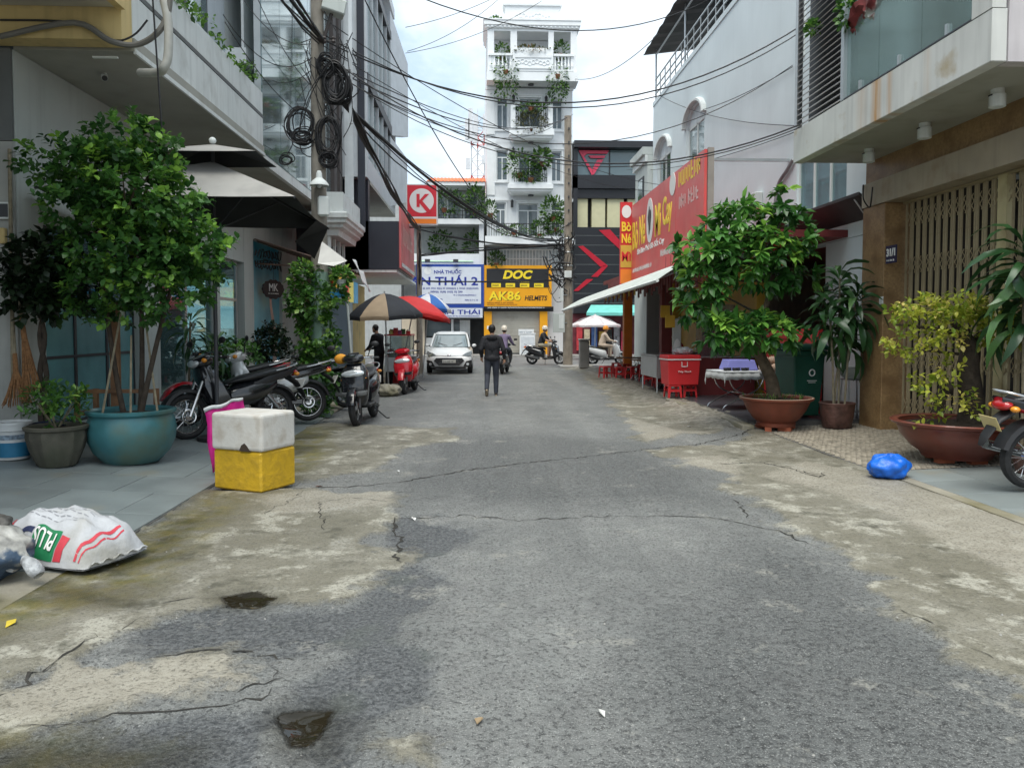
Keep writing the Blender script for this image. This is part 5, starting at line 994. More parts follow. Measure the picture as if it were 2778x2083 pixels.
# balcony plants on the far houses
LGF = leaf_mat('leaf_far', (.02,.055,.012), (.06,.14,.028), (.16,.28,.06))
def clump(label, px, py, Y, rx, rz, n, size=.16, m=None, droop=0., name='balcony_plant'):
    c = onY(px, py, Y); t = thing(name, label, 'plant', c); p, u = ellipsoid_pts(n, (0,0,0), (rx, .35, rz), .2)
    if droop: p[:,2] -= RNG.random(n)*droop
    leaf_mesh('foliage', p, u+np.array([0,-.3,.2-droop*.5]), RNG.uniform(.6, 1.3, n)*size, m or LGF, t, width=.8); MB().lathe([(.12,-.02-rz*.8),(.16,.22-rz*.8)], 10).build('planter', mat('clay_pot_far', (.25,.09,.05), .7), t); return t
YV = 42.15
clump('bushy green creeper hanging over the top balustrade beside the crest panel', 1372, 178, 41.95, .75, .6, 420, .17, droop=1.5); clump('green creeper hanging over the top balustrade by the black building', 1513, 190, 41.95, .6, .6, 380, .17, droop=1.5)
clump('reddish flowering shrub along the centre of the top balcony', 1440, 140, 42.1, 1.3, .28, 320, .15, leaf_mat('leaf_reddish', (.05,.06,.02), (.14,.15,.05), (.45,.2,.12))); clump('dark shrub in the top loggia beside the black building', 1520, 138, 42.3, .5, .5, 220); clump('dark shrub in the top loggia beside the mast', 1362, 142, 42.3, .4, .5, 180)
clump('small bush on the cornice of the white townhouse', 1343, 62, 43, .55, .3, 150); clump('thick dry bush filling the iron balcony of the second balcony floor', 1441, 335, YV, 1.0, .7, 420, .15, leaf_mat('leaf_dry', (.035,.04,.02), (.10,.11,.05), (.2,.2,.1))); clump('dark hanging fronds above the upper iron balcony', 1441, 292, YV, .9, .22, 200, .2)
clump('tall leafy plants on the lower iron balcony', 1410, 450, YV, .9, .8, 300, .2); clump('palm-like plant on the lower iron balcony by the door', 1470, 430, YV, .5, .55, 220, .26); clump('low green bush with flowers on the lower iron balcony', 1440, 480, YV, .9, .35, 260, .14)
clump('leafy tree in a pot on the long balcony near the pole', 1500, 570, YV, .7, .75, 320, .2); clump('round bush on the long balcony beside the open door', 1465, 622, YV, .5, .6, 260, .18); clump('spreading green plant at the end of the long balcony', 1510, 610, YV, .7, .5, 260, .2); clump('pale shrub behind the long balcony railing', 1395, 625, YV, .9, .3, 220, .14); clump('slim potted tree at the corner of the long balcony', 1330, 570, YV, .35, .5, 150, .17)
clump('large dark bush on the upper balcony of the pharmacy house', 1205, 548, 42.6, 1.3, .7, 520, .18); clump('tall bush beside the white townhouse on the pharmacy balcony', 1290, 545, 42.6, .6, .9, 380, .18); clump('round green tree behind the pharmacy sign', 1200, 665, 43.2, .8, .8, 420, .18); clump('dark hedge plant between the pharmacy and the white townhouse', 1285, 668, 43.2, .6, .9, 380, .18); clump('small bush above the helmet shop sign', 1347, 705, 42.6, .45, .5, 240, .16)
for t in list(bpy.data.objects):
    if t.name.split('.')[0] == 'balcony_plant': t['group'] = 'plants on the far balconies'
# ================================================================ MOTORBIKES AND CAR (built facing +x, wheels on z = 0)
TYRE = mat('tyre_rubber', (.018,.018,.019), .75, var=.25, scale=20, bump=.3, bscale=80); CHR = mat('chrome', (.55,.55,.56), .18, .95, var=.05); DKP = mat('dark_plastic', (.022,.022,.024), .5, var=.2); SEATB = mat('seat_vinyl', (.014,.015,.017), .38, var=.2, bump=.15, bscale=120)
BLKP = mat('black_paint', (.012,.013,.016), .16, var=.1, coat=.7); REDPT = mat('red_paint', (.48,.012,.022), .2, var=.08, coat=.6); WHP = mat('white_paint', (.70,.71,.72), .22, var=.03, coat=.5); SILV = mat('silver_paint', (.42,.43,.44), .25, .6, var=.06, coat=.3); GREYP = mat('grey_trim', (.20,.205,.21), .4, var=.1)
HLG = mat('headlamp_glass', (.62,.66,.68), .08, .35, var=.15, scale=12, coat=1.); AMB = mat('amber_lens', (.75,.28,.02), .2, var=.1, coat=.5); TAILR = mat('tail_lens', (.38,.01,.012), .15, var=.1, coat=.6); PLT = mat('licence_plate', (.68,.68,.64), .45, var=.08, dirt=(.4,.38,.33)); PLTY = mat('licence_plate_yellow', (.62,.52,.24), .45, var=.1)
def ring(x, w, z0, z1, n=14, p=2.6, yc=0.):
    zc, h = (z0+z1)/2, (z1-z0)/2; out = []
    for k in range(n):
        a = 2*math.pi*k/n; c, s = math.cos(a), math.sin(a); out.append((x, yc+w*math.copysign(abs(c)**(2/p), c), zc+h*math.copysign(abs(s)**(2/p), s)))
    return out
def ringz(z, x0, x1, w, n=14, p=2.6):
    xc, h = (x0+x1)/2, (x1-x0)/2; out = []
    for k in range(n):
        a = 2*math.pi*k/n; c, s = math.cos(a), math.sin(a); out.append((xc+h*math.copysign(abs(c)**(2/p), c), w*math.copysign(abs(s)**(2/p), s), z))
    return out
def shell(root, name, m, rings, **k): return MB().loft(rings).build(name, m, root, smooth=True, angle=50, **k)
def bike_wheel(root, x, r, w, spoke=True, name='wheel'):
    Rx = Matrix.Rotation(R(90), 4, 'X'); t = MB().torus((x,0,r), r-w, w, 30, 8, Rx, 1.05).build(name, TYRE, root, smooth=True)
    rim = MB().torus((x,0,r), r-w*1.75, w*.42, 30, 6, Rx).cyl((x,.05,r), .045, .10, 12, Rx); k = 16 if spoke else 6
    for i in range(k):
        a = 2*math.pi*i/k; rim.tube([(x+.04*math.cos(a), .03*(-1)**i, r+.04*math.sin(a)), (x+(r-w*1.8)*math.cos(a), 0, r+(r-w*1.8)*math.sin(a))], .004 if spoke else .014, 5)
    rim.build('rim', CHR if spoke else GREYP, t, smooth=True)
    d = MB().torus((x,.062,r), .085, .012, 20, 5, Rx, .3); d.build('brake_disc', CHR, t); return t
def mudguard(root, x, r, a0, a1, w, m, name='mudguard'):
    rr = []
    for k in range(11):
        a = a0+(a1-a0)*k/10; rr.append([(x+q*math.cos(a), y, r+q*math.sin(a)) for q, y in ((r+.012,-w),(r+.05,-w*.8),(r+.062,0),(r+.05,w*.8),(r+.012,w),(r+.03,0))])
    return shell(root, name, m, rr)
def mirror_arm(root, s, x, z, m=DKP):
    o = MB().tube([(x, s*.20, z), (x+.02, s*.26, z+.12), (x+.0, s*.30, z+.17)], .007, 6).build('mirror', m, root); MB().sphere((x, s*.33, z+.20), .022, .065, .042, 12, 8).build('mirror_head', m, o, smooth=True); return o
def motorbike(root, style='scooter', body=BLKP, trim=GREYP, seat=SEATB, r=.27, plate=PLT, lights=HLG, rear_only=False, rag=None):
    sc_ = style == 'scooter'; wb = .63; w = .05 if sc_ else .042
    bike_wheel(root, -wb, r, w, not sc_, 'rear_wheel')
    if not rear_only:
        bike_wheel(root, wb, r, w, not sc_, 'front_wheel')
        MB().tube([(wb, .07, r), (.44, .075, .72)], .022, 8).tube([(wb, -.07, r), (.44, -.075, .72)], .022, 8).build('fork', CHR if not sc_ else DKP, root, smooth=True)
        mudguard(root, wb, r, R(15), R(150), .07, body if sc_ else trim, 'front_mudguard')
        if sc_:
            shell(root, 'apron', body, [ringz(.30, .34, .50, .13), ringz(.38, .36, .58, .17), ringz(.52, .33, .62, .20), ringz(.68, .29, .60, .215), ringz(.80, .27, .55, .205), ringz(.90, .28, .48, .16), ringz(.95, .30, .44, .11)])
            shell(root, 'apron_trim', trim, [ringz(.46, .47, .615, .175), ringz(.50, .47, .645, .195), ringz(.53, .47, .64, .198)])
            MB().sphere((.535,0,.80), .045, .175, .06, 18, 10, Matrix.Rotation(R(-18), 4, 'Y')).build('headlight', lights, root, smooth=True)
            for s in (-1, 1): MB().sphere((.50, s*.165, .70), .04, .03, .05, 10, 8).build('indicator', AMB, root, smooth=True)
            MB().box(-.12, .34, -.17, .17, .25, .31).build('floorboard', DKP, root, bevel=.02); shell(root, 'handlebar_cover', body, [ring(.27,.07,.96,1.05), ring(.33,.15,.95,1.10), ring(.42,.17,.96,1.09), ring(.50,.10,.98,1.05)])
            MB().box(.30, .36, -.08, .08, 1.085, 1.115).build('dashboard', DKP, root, bevel=.01)
        else:
            shell(root, 'headlight_cowl', body, [ring(.28,.08,.93,1.04), ring(.36,.14,.90,1.07), ring(.45,.13,.88,1.04), ring(.53,.07,.90,1.0)]); MB().sphere((.50,0,.95), .05, .10, .06, 16, 10, Matrix.Rotation(R(-20), 4, 'Y')).build('headlight', lights, root, smooth=True)
            for s in (-1, 1):
                shell(root, 'leg_shield', body, [[(x, s*y, z) for x, y, z in q] for q in (((.30,.10,.86),(.42,.08,.86),(.42,.10,.84),(.30,.12,.84)), ((.22,.17,.66),(.44,.12,.68),(.45,.14,.66),(.23,.19,.64)), ((.14,.20,.46),(.36,.14,.48),(.37,.16,.46),(.15,.22,.44)), ((.10,.17,.32),(.24,.14,.34),(.25,.16,.32),(.11,.19,.30)))])
                MB().sphere((.44, s*.13, .98), .035, .03, .03, 10, 8).build('indicator', AMB, root, smooth=True)
            shell(root, 'front_cover', body, [ringz(.34,.06,.30,.09), ringz(.50,.10,.40,.145), ringz(.68,.18,.46,.155), ringz(.86,.28,.48,.12), ringz(.92,.30,.46,.09)])
            MB().tube([(.40,0,.86),(.25,0,.62),(-.05,0,.50),(-.25,0,.52)], [.05,.05,.055,.06], 10).build('frame', trim, root, smooth=True); MB().tube([(-.02,0,.34),(.22,0,.36)], [.09,.065], 12).box(-.2,.02,-.09,.09,.24,.42).build('engine', SILV, root, bevel=.015)
        if rag: MB().sphere((.33,-.2,1.04), .07, .10, .08, 14, 8).build('orange_rag', rag, root, smooth=True)
        hb = MB().tube([(.27,.36,1.0),(.33,.2,1.02),(.36,0,1.03),(.33,-.2,1.02),(.27,-.36,1.0)], .012, 8).build('handlebar', CHR, root, smooth=True)
        for s in (-1, 1): MB().tube([(.27,s*.36,1.0),(.30,s*.25,1.012)], .019, 10).build('grip', DKP, hb); MB().tube([(.32,s*.22,1.03),(.35,s*.34,1.02)], .006, 6).build('brake_lever', CHR, hb); mirror_arm(root, s, .32, 1.02)
    if sc_:
        shell(root, 'body_cowl', body, [ring(-.04,.13,.28,.62), ring(-.12,.18,.30,.68), ring(-.30,.195,.34,.71), ring(-.5,.19,.42,.755), ring(-.72,.15,.52,.79), ring(-.92,.075,.64,.81)])
        shell(root, 'seat', seat, [ring(.0,.08,.66,.71), ring(-.06,.12,.67,.755), ring(-.25,.145,.70,.775), ring(-.42,.145,.73,.79), ring(-.52,.14,.75,.835), ring(-.75,.115,.78,.85), ring(-.84,.07,.79,.83)])
        MB().box(-.72,-.30,-.10,.10,.22,.40).build('engine', GREYP, root, bevel=.02); MB().tube([(-.35,-.16,.26),(-.55,-.17,.30),(-.9,-.17,.40)], [.03,.06,.055], 12).build('exhaust', DKP, root, smooth=True)
    else:
        shell(root, 'side_cover', body, [ring(.06,.09,.38,.60), ring(-.05,.13,.34,.67), ring(-.25,.15,.36,.70), ring(-.45,.145,.44,.73), ring(-.62,.11,.56,.75)])
        shell(root, 'tail_cowl', body, [ring(-.10,.09,.55,.66), ring(-.30,.12,.58,.72), ring(-.5,.135,.63,.76), ring(-.75,.12,.69,.80), ring(-.98,.06,.76,.84)])
        for s in (-1, 1): shell(root, 'side_trim', trim, [[(x, s*y, z) for x, y, z in q] for q in (((-.12,.10,.60),(-.12,.12,.58),(-.12,.10,.56)), ((-.45,.137,.74),(-.45,.146,.70),(-.45,.137,.64)), ((-.80,.115,.81),(-.80,.125,.78),(-.80,.11,.73)), ((-1.0,.05,.85),(-1.0,.06,.83),(-1.0,.05,.81)))])
        shell(root, 'seat', seat, [ring(.08,.05,.66,.69), ring(.0,.10,.67,.735), ring(-.2,.15,.68,.785), ring(-.4,.16,.71,.815), ring(-.6,.15,.745,.855), ring(-.80,.11,.79,.87), ring(-.88,.06,.81,.835)])
        MB().tube([(.05,-.12,.22),(-.25,-.14,.22),(-.5,-.15,.27),(-.95,-.15,.38)], [.018,.02,.045,.045], 12).build('exhaust', CHR, root, smooth=True); MB().tube([(-.35,.10,.62),(-.62,.10,.31)], .025, 8).tube([(-.35,-.10,.62),(-.62,-.10,.31)], .025, 8).build('shock_absorber', CHR, root)
        MB().box(-.66,-.15,-.05,-.03,.26,.34).box(-.66,-.15,.03,.05,.26,.34).build('swing_arm', trim, root, bevel=.01)
        if rear_only: MB().box(-.2,.1,-.09,.09,.24,.42).build('engine', SILV, root, bevel=.015)
    gr = MB().tube(smooth_path([(-.55,.13,.80),(-.75,.15,.84),(-.95,.10,.89),(-1.0,0,.90),(-.95,-.10,.89),(-.75,-.15,.84),(-.55,-.13,.80)], 3), .012, 6).build('grab_rail', SILV, root, smooth=True)
    MB().sphere((-.95,0,.775), .07, .095, .05, 14, 8, Matrix.Rotation(R(-20), 4, 'Y')).build('tail_light', TAILR, root, smooth=True)
    for s in (-1, 1): MB().sphere((-.93, s*.115, .75), .04, .035, .028, 10, 8).build('indicator', AMB, root, smooth=True)
    mudguard(root, -wb, r, R(35), R(165), .075, DKP, 'rear_mudguard'); fl = shell(root, 'plate_bracket', DKP, [ring(-.88,.07,.68,.74), ring(-1.0,.06,.60,.66), ring(-1.1,.05,.46,.50), ring(-1.13,.03,.40,.43)])
    MB().cbox((-1.055,0,.61), .008, .19, .14, Matrix.Rotation(R(-28), 4, 'Y')).build('licence_plate', plate, root, bevel=.004)
    MB().tube([(-.05,.12,.24),(-.12,.30,.015)], .01, 6).tube([(-.12,.30,.015),(-.12,.35,.012)], .012, 6).build('side_stand', DKP, root); MB().box(-.02,.06,-.24,.24,.23,.25).build('footpeg', DKP, root)
    return root
def bike(label, cat, loc, heading, lean=-5, group=None, name='motorbike', scale=(1.12,1.45,1.14), **k):
    """heading: degrees from +X towards +Y"""
    t = thing(name, label, cat, loc, group=group); t.rotation_euler = (R(-lean), 0, R(heading)); t.scale = scale; motorbike(t, **k); return t
# heading +x rotated. parked bikes by the pots: tails towards the lane
BW = mat('black_white_trim', (.55,.57,.57), .25, .2, var=.1, coat=.4)
bike('black underbone motorbike with a long black seat parked behind the blue pot', 'motorbike', (-3.68, 11.5, .08), 227, style='underbone', body=BLKP, trim=DKP, r=.29)
bike('black motorbike with white tail trim and red tail light parked between two others', 'motorbike', (-3.55, 12.75, .08), 208, style='underbone', body=BW, trim=BLKP, r=.29)
bike('black and red motorbike parked nearest the climbing vine', 'motorbike', (-4.15, 12.75, .10), 222, style='underbone', body=BLKP, trim=REDPT, r=.29)
bike('dark scooter parked behind the climbing vine, its number plate showing', 'motorbike', (-3.35, 15.6, .05), 170, name='scooter', scale=(1,1.1,1), style='scooter', body=BLKP, trim=GREYP)
bike('black scooter facing down the lane with grey trim and amber indicators', 'scooter', (-2.02, 13.6, .0), 266, lean=-6, name='scooter', scale=(1.1,1.15,1.12), rag=mat('orange_cloth', (.75,.33,.03), .7), style='scooter', body=BLKP, trim=GREYP, r=.27)
bike('bright red scooter parked in front of the red cool box', 'scooter', (-1.78, 19.6, .0), 264, lean=-6, name='scooter', scale=(1.05,1.15,1.05), style='scooter', body=REDPT, trim=BLKP, r=.28)
bike('red motorbike with a pale yellow number plate beside the bonsai bowl', 'motorbike', (6.17, 7.35, .085), 4, lean=-4, scale=(1.1,-1.25,1.1), style='underbone', body=REDPT, trim=BLKP, r=.29, plate=PLTY)
# ---- car
def make_car(t):
    CW = mat('car_white', (.80,.81,.81), .3, var=.02, coat=.4); CG = mat('car_glass', (.22,.27,.28), .05, var=.1, coat=.8, spec=.8)
    def rr(x, w, zb, zt): return ring(x, w, zb, zt, 22, 3.6)
    shell(t, 'body', CW, [rr(1.86,.60,.27,.58), rr(1.80,.72,.22,.66), rr(1.66,.79,.19,.74), rr(1.35,.82,.18,.84), rr(1.0,.83,.18,.92), rr(.82,.83,.18,.96), rr(.2,.83,.18,.95), rr(-.8,.83,.18,.98), rr(-1.5,.82,.2,1.0), rr(-1.75,.76,.25,.97), rr(-1.84,.65,.32,.88)])
    g = [ringz(.94,-1.72,.98,.75,24,4), ringz(1.15,-1.66,.62,.69,24,4), ringz(1.32,-1.56,.34,.635,24,4), ringz(1.40,-1.48,.20,.605,24,4)]; shell(t, 'windows', CG, g)
    shell(t, 'roof', CW, [ringz(1.401,-1.50,.23,.612,24,4), ringz(1.45,-1.42,.10,.59,24,4), ringz(1.485,-1.25,-.1,.52,24,4), ringz(1.50,-1.0,-.35,.38,24,4)])
    for s in (-1, 1):
        MB().tube([(.95,s*.70,.95),(.60,s*.665,1.16),(.22,s*.595,1.41)], .035, 8).build('pillar', CW, t, smooth=True); MB().tube([(-.4,s*.735,.95),(-.42,s*.615,1.41)], .03, 8).build('pillar', DKP, t)
        MB().sphere((.62,s*.88,.99), .05, .085, .06, 14, 8).build('mirror', CW, t, smooth=True); MB().tube([(.62,s*.74,.97),(.62,s*.85,.98)], .025, 6).build('mirror_stalk', DKP, t)
        o = MB().prism([(1.76,s*.44,.66),(1.72,s*.56,.73),(1.50,s*.78,.82),(1.56,s*.82,.70),(1.74,s*.66,.63)], (.06,s*.015,-.005)).build('headlight', mat('lamp_smoked', (.26,.28,.29), .1, .3, var=.3, scale=14, coat=1.), t, bevel=.01)
        MB().prism([(1.83,s*.50,.28),(1.82,s*.60,.46),(1.74,s*.80,.50),(1.76,s*.76,.26)], (.05,s*.01,0)).build('fog_recess', DKP, t); MB().cyl((1.86,s*.66,.36), .05, .04, 14, Matrix.Rotation(R(90), 4, 'Y')).build('fog_light', HLG, t)
        for x in (1.18, -1.20):
            Rx = Matrix.Rotation(R(90), 4, 'X'); w_ = MB().lathe([(.22,-.09),(.285,-.085),(.295,-.05),(.295,.05),(.285,.085),(.22,.09)], 28, Matrix.Translation((x,s*.735,.295)) @ Rx).build('wheel', TYRE, t, smooth=True); MB().cyl((x,s*.735+.095 if s > 0 else s*.735-.085,.295), .2, .01, 20, Rx).build('hub', SILV, w_)
        MB().tube([(.98,s*.10,.99),(.70,s*.45,1.09)], .008, 5).build('wiper', DKP, t)
    MB().prism([(1.835,-.46,.57),(1.835,.46,.57),(1.845,.54,.48),(1.875,.36,.30),(1.875,-.36,.30),(1.845,-.54,.48)], (.04,0,0)).build('grille', DKP, t)
    for k in range(4): MB().box(1.90,1.912,-.40+.03*k,.40-.03*k,.335+k*.055,.345+k*.055).build('grille_bar', GREYP, t)
    MB().box(1.915,1.93,-.24,.24,.40,.51).build('licence_plate', PLT, t, bevel=.005); scribble(DKP, (1.932,0,.455), (0,1,0), (0,0,1), .38, .06, t, off=0).matrix_parent_inverse = Matrix()
    MB().sphere((1.80,0,.655), .02, .075, .04, 14, 8).build('badge', CHR, t, smooth=True); MB().tube([(1.79,-.52,.655),(1.825,-.1,.64),(1.825,.1,.64),(1.79,.52,.655)], .012, 6).build('chrome_strip', CHR, t); MB().box(1.78,1.87,-.6,.6,.19,.26).build('lower_bumper', DKP, t, bevel=.02)
    return t
make_car(thing('car', 'small white hatchback facing down the lane at the corner', 'car', (-1.07, 28.9, 0), R(-90)))
# ================================================================ PEOPLE (one continuous body each, posed)
SKIN = mat('skin', (.42,.24,.16), .55, var=.06); HAIR = mat('black_hair', (.012,.010,.009), .5, var=.3, scale=40, bump=.4, bscale=150); JACK = mat('black_jacket', (.016,.016,.020), .75, var=.25, scale=6, bump=.25, bscale=20); JEAN = mat('dark_jeans', (.035,.04,.055), .8, var=.25, scale=8, bump=.2, bscale=60); SHOE = mat('dark_shoe', (.03,.022,.02), .6); SOLE = mat('pale_sole', (.35,.28,.20), .7); REDSH = mat('red_shirt', (.42,.02,.03), .75, var=.2, scale=6); BEIC = mat('beige_clothes', (.48,.38,.30), .8, var=.15, scale=6); PURP = mat('purple_shirt', (.20,.16,.26), .8); TRS = mat('khaki_shorts', (.34,.30,.22), .8)
def capsule(mb, a, b, ra, rb, seg=12):
    a, b = Vector(a), Vector(b); d = (b-a); L_ = max(d.length, 1e-4); d.normalize(); pts, rs = [], []
    for k in range(5): t = math.pi/2*(1-k/4); pts.append(a-d*ra*math.sin(t)); rs.append(max(ra*math.cos(t), 1e-4))
    for k in range(5): t = math.pi/2*(k/4); pts.append(b+d*rb*math.sin(t)); rs.append(max(rb*math.cos(t), 1e-4))
    mb.tube(pts, rs, seg)
def figure(root, bones, balls, mats_, voxel=.011, smooth_n=3):
    """bones: [(a, b, ra, rb, material index)], balls: [(centre, (rx, ry, rz), material index)] fused into one body"""
    mb = MB()
    for a, b, ra, rb, _ in bones: capsule(mb, a, b, ra, rb)
    for c, r, _ in balls: mb.sphere(c, r[0], r[1], r[2], 16, 12)
    me = mb.mesh('body'); o = bpy.data.objects.new('body', me); COL.objects.link(o)
    q = o.modifiers.new('r', 'REMESH'); q.mode = 'VOXEL'; q.voxel_size = voxel; s = o.modifiers.new('s', 'SMOOTH'); s.iterations = smooth_n; s.factor = .5
    dg = bpy.context.evaluated_depsgraph_get(); nm = bpy.data.meshes.new_from_object(o.evaluated_get(dg)); bpy.data.objects.remove(o)
    n = len(nm.polygons); C = np.empty(n*3); nm.polygons.foreach_get('center', C); C = C.reshape(-1, 3); best = np.full(n, 9e9); idx = np.zeros(n, int)
    for a, b, ra, rb, mi in bones:
        a, b = np.array(a), np.array(b); e = b-a; t = np.clip(((C-a)@e)/max(e@e, 1e-9), 0, 1); d = np.linalg.norm(C-a-t[:,None]*e, axis=1)-(ra+(rb-ra)*t); u = d < best; best[u] = d[u]; idx[u] = mi
    for c, r, mi in balls:
        d = (np.linalg.norm((C-np.array(c))/np.array(r), axis=1)-1)*min(r); u = d < best; best[u] = d[u]; idx[u] = mi
    nm.materials.clear()
    for m in mats_: nm.materials.append(m)
    nm.polygons.foreach_set('material_index', idx.astype(np.int32)); nm.polygons.foreach_set('use_smooth', np.ones(n, bool)); nm.update()
    ob = bpy.data.objects.new('body', nm); COL.objects.link(ob); ob.parent = root; return ob
def hand(bones, w, d, up, mi, s=1.):
    """palm, four curled fingers and a thumb from the wrist w along d"""
    w, d = Vector(w), Vector(d).normalized(); up = Vector(up); x = d.cross(up).normalized(); up = x.cross(d); e = w+d*.085
    bones.append((w, e, .028*s, .034*s, mi))
    for k, l in enumerate((.062,.075,.07,.052)):
        b0 = e+x*(-.027+.018*k); b1 = b0+d*l*.55-up*.012; b2 = b1+d*l*.35-up*.03; bones.append((b0, b1, .010, .009, mi)); bones.append((b1, b2, .009, .007, mi))
    t0 = w+d*.03-x*.028; t1 = t0+d*.035-x*.022-up*.01; bones.append((t0, t1, .012, .010, mi)); bones.append((t1, t1+d*.028-up*.012, .010, .008, mi))
def head(bones, balls, c, fwd, skin=0, hair=1, s=1.):
    c, f = Vector(c), Vector(fwd).normalized(); up = Vector((0,0,1)); x = f.cross(up).normalized()
    balls.append((tuple(c), (.078*s, .088*s, .108*s), skin)); balls.append((tuple(c+f*.03-up*.06), (.055*s,.055*s,.05*s), skin)); bones.append((c+f*.088+up*.005, c+f*.10-up*.02, .010, .014, skin))
    for q in (-1, 1): balls.append((tuple(c+x*q*.08-up*.005), (.012,.02,.03), skin))
    if hair is not None:
        balls.append((tuple(c-f*.012+up*.028), (.086*s, .094*s, .094*s), hair)); balls.append((tuple(c-f*.035-up*.03), (.072*s,.06*s,.06*s), hair))
# ---- man walking away
wm = thing('person', 'man in a black hooded jacket and dark jeans walking up the lane', 'person', (.31, 18.5, 0)); B, S = [], []
B += [((-.06,0,.95),(-.07,.0,1.30),.125,.13,2), ((.06,0,.95),(.07,.0,1.30),.125,.13,2), ((-.10,0,1.38),(.10,0,1.38),.10,.10,2), ((0,.0,1.42),(0,.02,1.52),.06,.052,0), ((-.06,-.10,1.42),(.06,-.10,1.42),.065,.065,2), ((-.09,0,1.43),(-.19,0,1.39),.07,.075,2), ((.09,0,1.43),(.19,0,1.39),.07,.075,2)]
B += [((-.19,0,1.39),(-.27,-.05,1.14),.075,.062,2), ((-.27,-.05,1.14),(-.25,.10,.97),.06,.045,2), ((.19,0,1.39),(.28,-.06,1.13),.075,.062,2), ((.28,-.06,1.13),(.30,.02,.93),.06,.042,2)]
B += [((-.09,0,.94),(-.11,.02,.52),.105,.075,3), ((-.11,.02,.52),(-.13,-.24,.20),.073,.056,3), ((.09,0,.94),(.10,.07,.50),.105,.075,3), ((.10,.07,.50),(.10,.05,.10),.073,.056,3)]
B += [((-.13,-.26,.17),(-.13,-.16,.05),.046,.042,4), ((-.132,-.30,.16),(-.132,-.20,.045),.026,.028,5), ((.10,.03,.05),(.105,.22,.035),.042,.036,4), ((.10,.0,.012),(.105,.2,.012),.022,.02,5)]
S += [((0,-.005,1.22),(.205,.15,.20),2), ((0,0,.93),(.20,.15,.12),2), ((0,-.12,1.43),(.10,.06,.07),2), ((0,.0,.90),(.165,.12,.11),3)]
head(B, S, (0,.03,1.625), (0,1,-.05)); hand(B, (.30,.03,.92), (.02,.12,-1), (1,0,0), 0); hand(B, (-.25,.10,.96), (0,.3,-1), (-1,0,0), 0); figure(wm, B, S, [SKIN, HAIR, JACK, JEAN, SHOE, SOLE], .010)
# ---- vendor in black behind the cart
vd = thing('person', 'street vendor dressed in black with dark hair standing behind the food cart', 'person', (-2.82, 21.6, .05), R(60)); B, S = [], []
B += [((0,0,.95),(0,.03,1.15),.15,.15,2), ((0,.03,1.15),(0,.06,1.30),.15,.155,2), ((-.10,.06,1.36),(.10,.06,1.36),.09,.09,2), ((0,.07,1.40),(0,.10,1.49),.055,.05,0), ((-.18,.06,1.36),(-.25,.12,1.10),.07,.058,2), ((-.25,.12,1.10),(-.14,.32,1.0),.055,.04,2), ((.18,.06,1.36),(.25,.12,1.10),.07,.058,2), ((.25,.12,1.10),(.14,.34,1.02),.055,.04,2), ((-.09,0,.93),(-.10,.03,.5),.10,.07,2), ((-.10,.03,.5),(-.11,0,.1),.066,.048,2), ((.09,0,.93),(.10,.03,.5),.10,.07,2), ((.10,.03,.5),(.11,0,.1),.066,.048,2), ((-.11,-.03,.05),(-.12,.16,.035),.042,.035,3), ((.11,-.03,.05),(.12,.16,.035),.042,.035,3)]
S += [((0,0,.92),(.18,.14,.13),2)]; head(B, S, (0,.14,1.58), (0,1,-.5)); hand(B, (-.14,.32,1.0), (.3,1,-.3), (0,.2,1), 0); hand(B, (.14,.34,1.02), (-.3,1,-.3), (0,.2,1), 0); figure(vd, B, S, [SKIN, HAIR, JACK, SHOE], .012)
# ---- riders: seated facing +x like their scooters, hands on the grips, feet on the boards
def rider(label, loc, heading, shirt, legs, helmet, hair=None, lean=0, skinlegs=False):
    t = thing('person', label, 'person', loc); t.rotation_euler = (0, 0, R(heading)); B, S = [], []
    B += [((-.22,0,.92),(-.16,0,1.10),.15,.145,2), ((-.16,0,1.10),(-.10,0,1.28),.14,.15,2), ((-.10,-.10,1.33),(-.10,.10,1.33),.085,.085,2), ((-.09,0,1.36),(-.06,0,1.46),.055,.05,0)]
    for s in (-1, 1):
        B += [((-.10,s*.17,1.33),(.05,s*.27,1.10),.068,.055,2), ((.05,s*.27,1.10),(.25,s*.30,1.04),.05,.036,2 if not skinlegs else 0), ((-.20,s*.10,.86),(.17,s*.15,.84),.095,.072,3), ((.17,s*.15,.84),(.15,s*.14,.42),.062,.042,0 if skinlegs else 3), ((.13,s*.14,.36),(.30,s*.14,.345),.038,.034,4)]
        hand(B, (.24,s*.30,1.045), (1,0,-.1), (0,0,1), 0, .9)
    S += [((-.22,0,.88),(.16,.17,.11),3)]; head(B, S, (-.03,0,1.56), (1,0,-.05), 0, 1); figure(t, B, S, [SKIN, HAIR, shirt, legs, SHOE], .013)
    hm = MB().lathe([(.001,.14),(.06,.128),(.10,.09),(.118,.03),(.12,-.02),(.116,-.045)], 18, Matrix.Translation((-.04,0,1.60)) @ Matrix.Diagonal((1.05,.98,1,1)), cap0=False, cap1=True).build('helmet', helmet, t, smooth=True); MB().box(.06,.15,-.08,.08,1.58,1.595).build('visor', helmet, hm, bevel=.004); return t
HW, HO = mat('helmet_cream', (.68,.62,.52), .3, coat=.4), mat('helmet_orange', (.80,.30,.03), .35)
